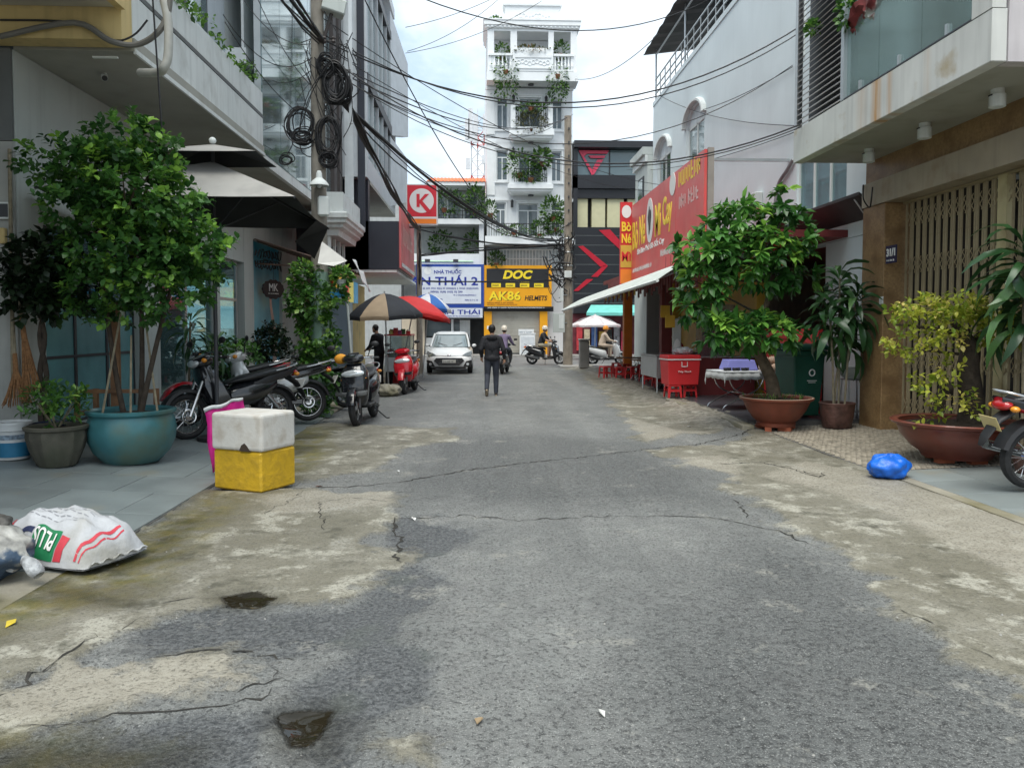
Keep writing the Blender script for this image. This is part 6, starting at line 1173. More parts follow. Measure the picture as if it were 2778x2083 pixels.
for lab, rl, x, y, h, bodym, shirt, legs, hel, sk in (('black and white scooter ridden past the shutter by a rider in a pale helmet', 'rider in a dark shirt, pale shorts and a cream helmet on a scooter', 2.95, 33.6, -20, BLKP, JACK, TRS, HW, True), ('white scooter ridden by a rider in an orange helmet near the corner post', 'rider in beige clothes and an orange helmet on a white scooter', 5.6, 33.2, 8, WHP, BEIC, BEIC, HO, False), ('dark scooter partly hidden behind the walking man', 'rider in a dull purple shirt partly hidden behind the walking man', .92, 27.6, 80, BLKP, PURP, JEAN, HW, False)):
    bike(lab, 'scooter', (x, y, 0), h, lean=0, name='scooter', scale=(1,1.1,1), style='scooter', body=bodym, trim=SILV); rider(rl, (x, y, 0), h, shirt, legs, hel, skinlegs=sk)
# ---- two people in red at the restaurant
for lab, x, y, h in (('cook in a red shirt standing behind the restaurant counter', 5.55, 18.2, 200), ('diner in a red top sitting near the orange menu cards', 5.15, 19.4, 160)):
    t = thing('person', lab, 'person', (x, y, .13)); t.rotation_euler = (0, 0, R(h-90)); B, S = [], []; dz = -.28
    B += [((0,0,.95+dz),(0,.03,1.3+dz),.15,.16,2), ((-.10,.03,1.36+dz),(.10,.03,1.36+dz),.09,.09,2), ((0,.04,1.4+dz),(0,.06,1.5+dz),.055,.05,0)]
    for s in (-1, 1): B += [((s*.18,.03,1.36+dz),(s*.27,.08,1.1+dz),.07,.056,2), ((s*.27,.08,1.1+dz),(s*.15,.28,1.02+dz),.05,.038,0), ((s*.09,.02,.92+dz),(s*.12,.36,.46),.10,.07,3), ((s*.12,.36,.46),(s*.12,.34,.1),.064,.046,3), ((s*.12,.32,.04),(s*.12,.48,.035),.04,.034,4)]; hand(B, (s*.15,.28,1.02+dz), (-s*.3,1,-.2), (0,.2,1), 0)
    S += [((0,0,.92+dz),(.18,.15,.12),3)]; head(B, S, (0,.09,1.60+dz), (0,1,-.2)); figure(t, B, S, [SKIN, HAIR, REDSH, JEAN, SHOE], .013)
    stl = thing('plastic_stool', 'red plastic stool under a person in red', 'stool', (x, y, .13), group='stools under the restaurant people'); stl.rotation_euler = (0, 0, R(h)); MB().box(-.15,.15,-.15,.15,.40,.43).build('seat', REDS, stl, bevel=.01)
    for a in (-1, 1):
        for b in (-1, 1): MB().tube([(a*.15,b*.15,0),(a*.12,b*.12,.40)], .018, 6).build('leg', REDS, stl)
# ================================================================ PLANTS
BARK = mat('bark', (.10,.075,.05), .9, var=.35, scale=12, bump=.6, bscale=40); DBARK = mat('dark_bark', (.05,.038,.028), .9, var=.35, scale=12, bump=.6, bscale=40); SOIL = mat('soil', (.045,.032,.022), .95, var=.4, scale=25, bump=.8, bscale=60); CANE = mat('cane_bark', (.22,.19,.13), .8, var=.25, scale=15, bump=.3)
LM1 = leaf_mat('leaf_glossy', (.020,.068,.018), (.075,.195,.04), (.29,.52,.07), .34, .36, .86); LM2 = leaf_mat('leaf_broad', (.022,.085,.018), (.075,.22,.04), (.30,.52,.08), .33, .32, .84); LM3 = leaf_mat('leaf_yellow_green', (.14,.22,.02), (.44,.47,.06), (.68,.55,.18), .42, .4, .8); LM4 = leaf_mat('leaf_dracaena', (.014,.045,.016), (.038,.105,.034), (.12,.24,.07), .3, .2); LMD = leaf_mat('leaf_dark', (.006,.015,.006), (.013,.032,.010), (.035,.08,.022), .4, .2); LMV = leaf_mat('leaf_vine', (.03,.09,.018), (.09,.23,.04), (.32,.5,.10), .4, .35, .8)
def crown(root, lumps, size, per, m, shape=LEAF_OVAL, width=1., singles=0, spread=.9, up=.25, droop=0., young=.35, twig=.12, shell_=.55, whorl=False):
    """lumps: [(centre, radii, twigs)] in street coordinates; twigs carry leaves; the leaves that show largest are single parts, the rest one mass"""
    P, D, Z, K = [], [], [], []; o = np.array(root.location)
    for c, r, n in lumps:
        p, u = ellipsoid_pts(n, np.array(c)-o, r, shell_); u = u+np.array([0,0,up]); u /= np.linalg.norm(u, axis=1, keepdims=True)
        for i in range(n):
            age = RNG.random()*.62 + (.38 if RNG.random() < young*(.4+.6*max(0, u[i,2])) else 0)
            a0 = RNG.uniform(0, 6.28); s = np.cross(u[i], [.3,.2,.9]); s /= np.linalg.norm(s)+1e-9; t = np.cross(u[i], s)
            for k in range(per):
                a = a0+k*2.4 if not whorl else a0+6.283*k/per; rad = s*math.cos(a)+t*math.sin(a); f = k/per if not whorl else RNG.uniform(.7, 1)
                P.append(p[i]+u[i]*twig*f*1.3); d = rad*spread+u[i]*(.35+.5*f)+RNG.normal(0, .18, 3); d[2] -= droop; D.append(d); Z.append(size*RNG.uniform(.65, 1.2)); K.append(min(.99, max(0, age+RNG.normal(0, .08))))
    P, D, Z, K = map(np.array, (P, D, Z, K))
    if singles:
        order = np.argsort(P[:,1]-.6*Z+RNG.normal(0, .08, len(P))); one = one_leaf('leaf', m, shape, 1., width)
        mes = []
        for q in (.15, .4, .6, .9):
            c = one.copy(); at = c.attributes.new('rnd', 'FLOAT', 'POINT'); at.data.foreach_set('value', np.full(len(c.vertices), q, np.float32)); mes.append(c)
        for i in order[:singles]: place_leaf(mes[min(3, int(K[i]*4))], 'leaf', P[i], D[i], root, float(Z[i]))
        P, D, Z, K = (a[order[singles:]] for a in (P, D, Z, K))
    return leaf_mesh('foliage', P, D, Z, m, root, shape, width, K, .35)
def limb(root, pts, radii, m=BARK, name='branch', seg=9):
    o = Vector(root.location); q = smooth_path([Vector(p)-o for p in pts], 4); rr = np.interp(np.linspace(0, 1, len(q)), np.linspace(0, 1, len(radii)), radii); return MB().tube(q, list(rr), seg).build(name, m, root, smooth=True)
def pot(name, label, loc, prof, m, soil_r, soil_z, cat='pot', seg=36, wob=None, group=None, rim=None):
    t = thing(name, label, cat, loc, group=group); MB().lathe(prof, seg, cap0=True, cap1=False, wob=wob).build('bowl', m, t, smooth=True); MB().lathe([(soil_r, soil_z), (soil_r*.5, soil_z+.03), (.01, soil_z+.035)], 24, cap0=False).build('soil', SOIL, t, smooth=True); return t
# ---- blue glazed pot and the big leafy tree in it
bl = mat('blue_glaze', (.045,.165,.185), .4, var=.3, scale=2.2, coat=.1, dirt=(.10,.125,.075), dirt_lo=.46, dirt_hi=.72, dirt_scale=1.8)
PX, PY2 = -4.14, 9.2; zb = zl2(PX)+.004
pot('blue_pot', 'large turquoise blue glazed pot holding a leafy tree', (PX, PY2, zb), [(.30,0),(.33,.03),(.42,.13),(.478,.27),(.492,.39),(.475,.50),(.455,.555),(.49,.585),(.495,.615),(.46,.625),(.435,.6),(.43,.54)], bl, .432, .55)
tr = thing('potted_tree', 'dense dark green leafy tree growing from the turquoise pot', 'tree', (PX, PY2, zb+.56))
for dx, dy, h, lean in ((-.08,.0,1.5,(-.25,.05)), (.06,.08,1.6,(.1,-.1)), (.12,-.06,1.3,(.35,0))): limb(tr, [(PX+dx,PY2+dy,zb+.5), (PX+dx+lean[0]*.4,PY2+dy,zb+1.1), (PX+dx+lean[0],PY2+dy+lean[1],zb+.6+h), (PX+dx+lean[0]*1.6,PY2+dy+lean[1],zb+1.2+h)], [.034,.03,.024,.01], DBARK, 'trunk')
for i in range(26):
    a = RNG.uniform(0, 6.28); q = RNG.uniform(.4, .9); z = RNG.uniform(1.9, 3.4); limb(tr, [(PX+.1*math.cos(a),PY2+.1*math.sin(a),z), (PX+q*.6*math.cos(a),PY2+q*.4*math.sin(a),z+.25), (PX+q*math.cos(a),PY2+q*.7*math.sin(a),z+.5)], [.016,.010,.004], BARK, 'branch', 6)
def PW(px, py, Y): return tuple(onY(px, py, Y))
crown(tr, [(PW(340,385,9.15), (.36,.4,.24), 67), (PW(425,410,9.15), (.22,.3,.22), 28), (PW(215,440,9.1), (.34,.4,.22), 59), (PW(320,500,9.1), (.62,.6,.40), 169), (PW(230,560,9.1), (.40,.5,.34), 80), (PW(420,570,9.1), (.5,.55,.45), 130), (PW(500,670,9.15), (.42,.45,.40), 104), (PW(560,690,9.1), (.26,.3,.26), 33), (PW(400,700,9.0), (.5,.5,.38), 130), (PW(450,790,9.05), (.45,.45,.30), 83), (PW(300,680,9.15), (.45,.5,.42), 109), (PW(270,790,9.2), (.38,.4,.26), 57), (PW(110,445,9.2), (.16,.25,.14), 15), (PW(345,850,9.1), (.28,.3,.16), 26)], .096, 9, LM1, LEAF_OVAL, .95, 300, up=.45, young=.6)
for a, b in (((-.25,-.2,.55),(-.1,.0,1.75)), ((.35,-.1,.55),(.18,.0,1.7)), ((.1,-.25,.55),(.06,-.1,1.5))): limb(tr, [Vector(a)+Vector((PX,PY2,zb)), Vector(b)+Vector((PX,PY2,zb))], [.014,.012], CANE, 'stake', 6)
# ---- fluted grey pot with a small shrub
GX2, GY2 = -4.77, 8.75; zb2 = zl2(GX2)+.004; gp = mat('mossy_cement', (.085,.08,.062), .85, var=.3, scale=4, bump=.4, dirt=(.07,.075,.05), dirt_lo=.45, dirt_hi=.7)
pot('fluted_pot', 'mossy grey fluted cement pot with a small shrub', (GX2, GY2, zb2), [(.18,0),(.20,.02),(.27,.20),(.30,.34),(.295,.40),(.325,.42),(.33,.45),(.30,.46),(.275,.44),(.27,.4)], gp, .272, .40, seg=48, wob=lambda a, i: 1+.035*math.cos(12*a)*(i < 5))
sh = thing('small_shrub', 'small spiky green shrub in the fluted grey pot', 'shrub', (GX2, GY2, zb2+.42))
for i in range(7): a = RNG.uniform(0, 6.28); limb(sh, [(GX2,GY2,zb2+.4), (GX2+.08*math.cos(a),GY2+.08*math.sin(a),zb2+.52), (GX2+.2*math.cos(a),GY2+.2*math.sin(a),zb2+.72)], [.010,.008,.004], CANE, 'stem', 6)
crown(sh, [((GX2-.02,GY2,zb2+.68), (.27,.24,.16), 60)], .10, 7, LMV, LEAF_OVAL, .55, 60, up=.8)
# dark slim tree by the pier, cane palm and other plants along the shop glass
dt = thing('slim_tree', 'dark-leaved slim twisted tree against the shop pier', 'tree', (-5.35, 9.55, zl2(-5.35))); x, y = -5.35, 9.55
for s in (-1, 1): limb(dt, [(x+.03*s,y,.15), (x-.04*s,y,.6), (x+.04*s,y,1.1), (x-.03*s,y,1.6), (x+.1*s,y,2.1)], [.04,.036,.032,.028,.015], DBARK, 'trunk')
crown(dt, [(PW(130,730,9.5), (.42,.35,.36), 120), (PW(180,790,9.5), (.4,.35,.28), 80), (PW(90,800,9.5), (.25,.3,.25), 50)], .11, 8, LMD, LEAF_OVAL, 1., 0)
pot('dark_pot', 'dark round pot at the foot of the slim tree', (-5.33, 9.5, zl2(-5.33)+.004), [(.12,0),(.17,.1),(.19,.25),(.2,.28),(.18,.28),(.17,.24)], mat('navy_glaze', (.012,.02,.05), .3, coat=.5), .172, .24)
def dracaena(label, loc, canes, n, length, name='dracaena', m=LM4, width=.62):
    t = thing(name, label, 'plant', loc); mes = []
    for q in (.2, .45, .7):
        c = one_leaf('leaf', m, LEAF_DROOP, 1., width); at = c.attributes.new('rnd', 'FLOAT', 'POINT'); at.data.foreach_set('value', np.full(len(c.vertices), q, np.float32)); mes.append(c)
    for (dx, dy, h, lx, ly) in canes:
        MB().tube(smooth_path([(dx,dy,0), (dx+lx*.3,dy+ly*.3,h*.5), (dx+lx,dy+ly,h)], 4), .018, 8).build('cane', CANE, t, smooth=True)
        for i in range(n):
            f = i/n; a = i*2.4+RNG.uniform(-.3,.3); el = -.75+1.6*f; d = (math.cos(a)*math.cos(el), math.sin(a)*math.cos(el), math.sin(el)); place_leaf(mes[int(RNG.integers(0,3))], 'leaf', (dx+lx, dy+ly, h-.45+f*.5), d, t, length*RNG.uniform(.75, 1.1), RNG.uniform(-.3,.3))
    return t
dracaena('cane palm with long drooping leaves behind the parked motorbikes', (-4.75, 12.6, zl2(-4.75)), [(0,0,1.65,.05,0),(.1,.1,1.3,.35,-.1)], 26, .5)
zz = zl2(-4.6); gpl = thing('bright_shrub', 'bright green shrub behind the motorbike handlebars', 'shrub', (-4.3, 13.3, zz)); limb(gpl, [(-4.3,13.3,zz),(-4.28,13.3,.9)], [.03,.015], BARK, 'trunk'); crown(gpl, [((-4.28,13.3,1.15), (.42,.35,.22), 90)], .10, 7, LMV, LEAF_OVAL, .9, 0)
rb_ = thing('round_bush', 'round dark clipped bush in front of the blue poster', 'bush', (-4.75, 17.6, zl2(-4.75))); limb(rb_, [(-4.75,17.6,.05),(-4.75,17.6,.7)], [.04,.03], BARK, 'trunk'); crown(rb_, [((-4.75,17.6,1.15), (.36,.36,.55), 260)], .09, 7, LMD, LEAF_OVAL, 1., 0)
sv = thing('snake_plant', 'upright striped snake plant beside the round bush', 'plant', (-4.1, 16.6, zl2(-4.1))); 
for i in range(12): a = RNG.uniform(0, 6.28); MB().loft([[(.04*math.cos(a)+w*math.cos(a+1.57)+f*.12*math.cos(a), .04*math.sin(a)+w*math.sin(a+1.57)+f*.12*math.sin(a), f*.75) for w in (-k, k)] for f, k in ((0,.02),(.3,.032),(.7,.026),(1,.002))], closed=False, cap=False).build('leaf', mat('snake_leaf', (.10,.18,.07), .5, var=.5, scale=14), sv, solid=.006)
pot('grey_planter', 'low grey planter holding the snake plant', (-4.1, 16.6, zl2(-4.1)-.001), [(.14,0),(.18,.16),(.16,.16),(.15,.12)], gp, .15, .1); sv.location.z += .1
# climbing vine round the pole foot, with hanging pots
UPX, UPY = -2.96, 14.3
vn = thing('climbing_vine', 'light green climbing vine wrapped round the concrete pole', 'vine', (UPX, UPY, .0))
for i in range(4): a0 = i*1.57; limb(vn, [(UPX+.16*math.cos(a0+z*1.3), UPY+.16*math.sin(a0+z*1.3), z) for z in np.linspace(.05, 2.5, 9)], [.012,.006], CANE, 'stem', 5)
crown(vn, [((UPX-.05,UPY-.05,.75), (.27,.27,.7), 120), ((UPX-.02,UPY-.08,1.5), (.30,.3,.5), 120), ((UPX-.12,UPY-.1,2.15), (.34,.3,.3), 70), ((UPX+.2,UPY-.15,2.2), (.25,.2,.2), 26), ((UPX-.1,UPY-.05,.3), (.3,.25,.22), 40), ((UPX+.25,UPY-.1,2.55), (.3,.2,.2), 35), ((UPX-.35,UPY-.05,2.3), (.15,.2,.5), 60)], .10, 7, LMV, LEAF_OVAL, 1.05, 200, droop=.35)
for i, (dx, z) in enumerate(((-.28, 2.55), (.42, 2.42))):
    hp = thing('hanging_pot', 'small white hanging flower pot on the vine-covered pole', 'pot', (UPX+dx, UPY-.12, z), group='hanging pots on the pole'); MB().lathe([(.07,0),(.10,.14),(.09,.14),(.08,.1)], 16).build('bowl', WHITE, hp, smooth=True); MB().tube([(.09,0,.13),(0,.1,.5)], .003, 4).tube([(-.09,0,.13),(0,.1,.5)], .003, 4).build('wire', BLK, hp); leaf_mesh('foliage', *(lambda p, u: (p, u+np.array([0,0,.2])))(*ellipsoid_pts(120, (0,0,.22), (.2,.18,.14), .2)), .1, LMV, hp)
# ================================================================ THINGS ON THE PAVEMENT
# black parasol with a vented top
PB = mat('parasol_black', (.022,.023,.024), .75, var=.25, scale=3, bump=.1); PT = mat('parasol_faded_top', (.36,.35,.33), .8, var=.12, scale=1.5, dirt=(.27,.265,.25), dirt_lo=.5, dirt_hi=.75)
pr = thing('square_parasol', 'large square black parasol with a faded grey vented top', 'parasol', (-3.75, 11.0, zl2(-3.75))); x0, x1, y0, y1, ze = -5.6, -2.35, 9.9, 12.1, 3.36; ap = Vector((-3.75, 11.0, 4.02)); cs = [Vector((x0,y0,ze+.1)), Vector((x1,y0,ze)), Vector((x1,y1,ze-.12)), Vector((x0,y1,ze))]
def panel(a, b, c, n=8, sagz=.05):
    rows = []
    for i in range(n+1):
        f = i/n; l, r_ = c.lerp(a, f), c.lerp(b, f); rows.append([l.lerp(r_, j/n)-Vector((0,0,sagz*f*math.sin(math.pi*j/n))) for j in range(n+1)])
    return rows
def fabric(root, rows, top, under, name):
    """cloth: upper face in one material, lower face in another, a few mm apart"""
    n = len(rows[0]); lo = [[p-Vector((0,0,.006)) for p in r] for r in rows]; mb = MB(); mb.loft(rows, closed=False, cap=False); mb.mi = 1; mb.loft(lo, closed=False, cap=False); me = mb.mesh(name)
    me.polygons.foreach_set('use_smooth', [True]*len(me.polygons)); me.materials.append(top); me.materials.append(under); o = bpy.data.objects.new(name, me); COL.objects.link(o); o.parent = root; return o
for i in range(4): f = fabric(pr, [[p-Vector(pr.location) for p in r] for r in panel(cs[i], cs[(i+1)%4], ap)], PT if i in (0, 1, 3) else PB, PB, 'canopy_panel')
vt = [Vector((ap.x+sx*.75, ap.y+sy*.52, 4.06)) for sx, sy in ((-1,-1),(1,-1),(1,1),(-1,1))]
for i in range(4): fabric(pr, [[p-Vector(pr.location) for p in r] for r in panel(vt[i], vt[(i+1)%4], Vector((ap.x, ap.y, 4.26)), 4, .01)], PT, PB, 'vent_panel')
for c in cs: part(MB().tube([ap-Vector((0,0,.06)), c-Vector((0,0,.02))], .012, 6), 'rib', DKF, pr); part(MB().tube([Vector((ap.x, ap.y, 3.05)), ap.lerp(c, .55)-Vector((0,0,.03))], .010, 6), 'strut', DKF, pr)
part(MB().tube([(ap.x,ap.y,zl2(-3.75)+.05),(ap.x,ap.y,4.2)], .028, 12), 'pole', DKF, pr); part(MB().sphere((ap.x,ap.y,4.31), .05), 'finial', WHITE, pr, smooth=True); part(MB().lathe([(.28,0),(.28,.06),(.06,.1)], 20, Matrix.Translation((ap.x,ap.y,zl2(-3.75)))), 'base', DKP, pr)
flap = [cs[2]+Vector((0,-.9,0)), cs[2]+Vector((0,-.05,0)), onY(853,702,12.0), onY(800,655,12.0)]; fabric(pr, [[flap[0]-pr.location, flap[1]-pr.location], [Vector(flap[3])-pr.location, Vector(flap[2])-pr.location]], PB, PB, 'hanging_flap')
# paint bucket, second bucket, brooms
WB = mat('bucket_white', (.60,.62,.62), .45, var=.08, dirt=(.4,.4,.38)); bz = zl2(-5.5)+.004
bk_ = thing('paint_bucket', 'white paint bucket with a blue lower band', 'bucket', (-5.42, 9.02, bz)); MB().lathe([(.165,.005),(.165,.0),(.195,.40),(.205,.40),(.205,.43),(.195,.43),(.188,.40)], 30, cap1=False).build('shell', WB, bk_, smooth=True); MB().lathe([(.1705,.03),(.1835,.20)], 30, cap0=False, cap1=False).build('blue_band', mat('bucket_blue', (.03,.17,.30), .4, var=.2, scale=5), bk_, smooth=True); MB().lathe([(.198,.33),(.207,.335),(.207,.35),(.198,.355)], 30, cap0=False, cap1=False).build('rim_rib', WB, bk_)
MB().lathe([(.1865,.235),(.1905,.29)], 30, cap0=False, cap1=False).build('print_band', mat('bucket_print', (.20,.26,.32), .5, var=.7, scale=20), bk_)
b2 = thing('dark_bucket', 'dark blue plastic tub between the bucket and the fluted pot', 'bucket', (-5.02, 9.16, zl2(-5.02)+.004)); MB().lathe([(.18,0),(.24,.40),(.26,.42),(.23,.42),(.17,.02)], 28, cap1=False).build('shell', mat('tub_navy', (.012,.022,.055), .4), b2, smooth=True)
STRAW = mat('broom_straw', (.26,.13,.055), .85, var=.35, scale=30, bump=.8, bscale=90)
for lab, p0, p1, hw, hl in (('straw broom with a wide fan head leaning on the pier, bristles down', (30,775), (48,1100), .2, .42), ('narrow old straw broom leaning beside the wide one', (48,780), (86,1070), .11, .75)):
    a, b = onY(*p0, 9.64), onY(*p1, 9.45); t = thing('broom', lab, 'broom', b); d = (a-b).normalized(); nck = b+d*hl; MBx = MB().tube([nck-d*.05, a], [.022,.016], 8); part(MBx, 'handle', CANE, t); part(MB().tube([nck-d*.1, nck+d*.22], [.035,.026], 10), 'binding', STRAW, t)
    f = MB(); s = d.cross(Vector((0,1,0))).normalized()
    for i in range(46): q = RNG.uniform(-1, 1); f.tube([nck+s*q*.02, nck.lerp(b, .5)+s*q*hw*.55+Vector((0,RNG.uniform(-.02,.02),0)), b+s*q*hw+Vector((0,RNG.uniform(-.03,.03),RNG.uniform(-.03,.04)))], [.010,.009,.004], 4)
    part(f, 'bristles', STRAW, t)
tag(MB().tube([onY(26,405,9.66), onY(36,1080,9.5)], .022, 8).build('bamboo_pole', CANE), 'long bamboo pole leaning against the shop pier', 'pole')
# wooden rack behind the pot
wd = mat('brown_wood', (.20,.105,.05), .55, var=.3, scale=6); rk = thing('wooden_bench', 'low brown wooden bench frame in front of the shop glass', 'bench', (-5.0, 10.45, zl2(-5.0)))
for z in (.5, .80): part(MB().box(-5.45, -4.35, 10.42, 10.48, z, z+.05), 'rail', wd, rk)
for x in (-5.45, -5.2, -4.40): part(MB().box(x, x+.06, 10.425, 10.475, zl2(-5.0), .86), 'leg', wd, rk)
part(MB().box(-5.43, -4.37, 10.485, 10.8, .52, .55), 'seat', wd, rk)
part(MB().box(-5.0, -4.88, 10.5, 10.56, .56, 2.0), 'upright_board', wd, rk)
# foam boxes
FO = mat('foam_white', (.60,.58,.54), .85, var=.08, scale=3, dirt=(.34,.28,.21), dirt_lo=.50, dirt_hi=.85, dirt_scale=6, bump=.15, bscale=30); FY = mat('foam_taped_yellow', (.60,.37,.02), .45, var=.12, scale=3, dirt=(.42,.26,.025), dirt_lo=.45, dirt_hi=.85, dirt_scale=14, bump=.6, bscale=14)
fb = thing('foam_box', 'foam box wrapped in yellow tape standing on the kerb', 'box', (-2.36, 8.05, .02), R(-27)); MB().box(-.32,.32,-.26,.26,0,.41).build('box', FY, fb, bevel=.02)
fw_ = thing('foam_box', 'dirty white foam box with chipped corners stacked upside down on the yellow one', 'box', (-2.365, 8.04, .433), R(-25)); o = MB().box(-.33,.33,-.265,.265,0,.38).build('box', FO, fw_, bevel=.035, seg=3); MB().prism([(.04,-.2675,0),(.07,-.2675,.06),(.11,-.2675,.085),(.15,-.2675,.05),(.18,-.2675,0)], (0,.03,0)).build('chipped_hole', mat('foam_dark', (.05,.035,.025), .9), fw_)
# pink bag hanging against the bike
pkm = mat('pink_plastic', (.62,.02,.24), .35, var=.15, scale=4); c0 = onZ(640, 1200, .1); g = []
c0 = onY(600, 1150, 8.6)
for i in range(11):
    row = []
    for j in range(9):
        u, v = i/10, j/8; row.append(Vector((c0.x-.19+u*.44+.09*v*(1-u)+.01*math.sin(9*v+4*u), c0.y+.1*math.sin(u*3.1)*(.3+v*.5)+.025*math.sin(13*u+6*v), c0.z+.17+.13*u-v*(.72-.34*u)+.012*math.sin(11*u))))
    g.append(row)
pb = thing('pink_bag', 'bright pink plastic bag with a white hem propped behind the foam boxes', 'bag', (c0.x, c0.y, .02)); part(MB().loft(g, closed=False, cap=False), 'sheet', pkm, pb, smooth=True, solid=.012); part(MB().loft([[r[0]+Vector((0,-.008,.006)), r[1]*.45+r[0]*.55+Vector((0,-.008,0))] for r in g], closed=False, cap=False), 'white_hem', WB, pb, smooth=True, solid=.02)
# white woven sack lying at the pavement edge, and the tied rubbish bag
def cushion(L_, W_, H_, n=30, m=18, seed=1, wr=.02):
    rs = np.random.default_rng(seed); ph = rs.uniform(0, 6.28, 8); top, bot = [], []
    for i in range(n+1):
        u = -1+2*i/n; rt, rb2 = [], []
        for j in range(m+1):
            v = -1+2*j/m; h = max(0, (1-abs(u)**3.2))**.6*max(0, (1-abs(v)**2.6))**.62; w = wr*(math.sin(7*u+5*v+ph[0])+math.sin(11*v-6*u+ph[1])+.6*math.sin(19*u+ph[2]+9*v))*min(1, h*1.5+.15)
            pin = 1-.10*(1-abs(v)**2)*abs(u)**3; x = u*L_/2*(1-.06*abs(v)**2); y = v*W_/2*(1-.10*(abs(u)**4)); rt.append(Vector((x, y, .02+H_*h+w))); rb2.append(Vector((x, y, .012)))
        top.append(rt); bot.append(rb2)
    return top, bot
top, bot = cushion(1.0, .60, .30, seed=4, wr=.014); SKM = mat('woven_sack', (.50,.51,.53), .65, var=.10, scale=6, bump=.5, bscale=16, dirt=(.33,.32,.29), dirt_lo=.50, dirt_hi=.70, dirt_scale=3)
sk = thing('woven_sack', 'full white woven sack with red stripes and green PLUS print', 'sack', (-3.0, 5.6, .04), R(-22)); mb = MB().loft(top, closed=False, cap=False); mb.loft(bot, closed=False, cap=False); mb.build('sack', SKM, sk, smooth=True)
def on_sack(u, v):
    i, j = (u+1)/2*30, (v+1)/2*18; i0, j0 = min(29, int(i)), min(17, int(j)); a, b = i-i0, j-j0; p = (top[i0][j0]*(1-a)+top[i0+1][j0]*a)*(1-b)+(top[i0][j0+1]*(1-a)+top[i0+1][j0+1]*a)*b; return p+Vector((0,0,.004))
def patch(name, m, u0, u1, v0, v1, nu=8, nv=8, sh=0.): return MB().loft([[on_sack(u+sh*v, v)+Vector((0,-.003,0)) for v in np.linspace(v0, v1, nv)] for u in np.linspace(u0, u1, nu)], closed=False, cap=False).build(name, m, sk, smooth=True)
RSK = mat('sack_red', (.55,.05,.07), .6, var=.15, scale=10); GSK = mat('sack_green', (.02,.22,.09), .6, var=.2, scale=8); NSK = mat('sack_navy', (.03,.04,.10), .6, var=.2, scale=8)
patch('red_stripe', RSK, .80, .835, -.95, .35, 4, 14); patch('red_stripe', RSK, .875, .89, -.95, .35, 3, 14); patch('green_print', GSK, -.05, .42, -.97, -.66, 12, 5); patch('red_print', RSK, .44, .58, -.97, -.70, 5, 5); patch('navy_print', NSK, -.55, -.08, -.80, -.70, 10, 3); patch('red_print', RSK, -.85, -.62, -.72, -.45, 6, 4)
for k in range(7):
    for q in range(9): u = -.55+q*.12+.02*(k % 2); patch('small_print', mat('sack_print', (.25,.25,.27), .7), u, u+.085, -.40+k*.15, -.385+k*.15, 3, 2)
def sack_text(s, m, u, v, w):
    """letters laid on the cloth"""
    cu = bpy.data.curves.new('t', 'FONT'); cu.body = s; cu.offset = .02; to = bpy.data.objects.new('t', cu); COL.objects.link(to); me = bpy.data.meshes.new_from_object(to.evaluated_get(bpy.context.evaluated_depsgraph_get())); bpy.data.objects.remove(to); mx_ = max(p.co.x for p in me.vertices)
    for p in me.vertices: q = on_sack(u+w-p.co.x/mx_*w, min(.98, max(-.98, v+.19-p.co.y/mx_*w*1.5))); p.co = q+Vector((0,-.012,.008))
    me.materials.clear(); me.materials.append(m); o = bpy.data.objects.new('lettering', me); COL.objects.link(o); o.parent = sk
sack_text('PLUS', LW, -.02, -.90, .40)
MB().loft([[Vector((.47+.035*f, y, .03+.012*math.sin(y*60+f*2)+.02*f)) for y in np.linspace(-.24, .24, 22)] for f in (0, 1)], closed=False, cap=False).build('frayed_hem', SKM, sk, solid=.008)
def rubbish(name, label, loc, rx, ry, rz, m, seed, rot=0.):
    rs = np.random.default_rng(seed); K = rs.normal(0, 1, (10,3))*5; ph = rs.uniform(0, 6.28, 10); prof = []; mb = MB(); rings_ = []
    for i in range(33):
        t = math.pi*i/32; rr_ = []
        for k in range(60):
            a = 2*math.pi*k/60; d = np.array([math.sin(t)*math.cos(a), math.sin(t)*math.sin(a), -math.cos(t)]); w = 1+.045*sum(math.sin(K[q]@d+ph[q]) for q in range(10))/1.6+.05*(abs(math.sin(4.5*a+2.2*t+ph[0]))+.7*abs(math.sin(7*a-3.1*t+ph[1]+2*math.sin(3*t)))+.5*abs(math.sin(13*a+ph[2]+4*t))-1.1); p = d*w; rr_.append((p[0]*rx, p[1]*ry, max(.004, (p[2]+.82)*rz)))
        rings_.append(rr_)
    t = thing(name, label, 'bag', loc, rot); mb.loft(rings_).build('bag', m, t, smooth=True, angle=60); return t
GBM = mat('clear_rubbish_bag', (.40,.39,.36), .4, var=.5, scale=9, dirt=(.045,.075,.12), dirt_lo=.48, dirt_hi=.56, dirt_scale=5, bump=1., bscale=11)
t = rubbish('rubbish_bag', 'tied translucent rubbish bag with white and blue contents against the sack', (-3.34, 5.1, .03), .36, .26, .20, GBM, 3); MB().tube(smooth_path([(.28,-.05,.14),(.36,-.07,.15),(.44,-.10,.11),(.49,-.12,.06)], 3), [.08,.05,.03,.03,.035,.045,.05,.05,.045,.035][:10], 12).build('knotted_neck', mat('bag_neck', (.38,.39,.40), .5, var=.5, scale=15, bump=.8, bscale=30), t, smooth=True)
rubbish('crumpled_bag', 'small dark crumpled bag on top of the rubbish heap', (-3.32, 5.25, .28), .14, .12, .08, mat('grey_plastic', (.10,.095,.085), .5, var=.6, scale=12), 8)
rubbish('green_bag', 'dark green net bag at the foot of the rubbish', (-3.08, 4.62, .02), .15, .12, .07, mat('green_net', (.015,.09,.07), .6, var=.5, scale=25, bump=.6, bscale=120), 9)
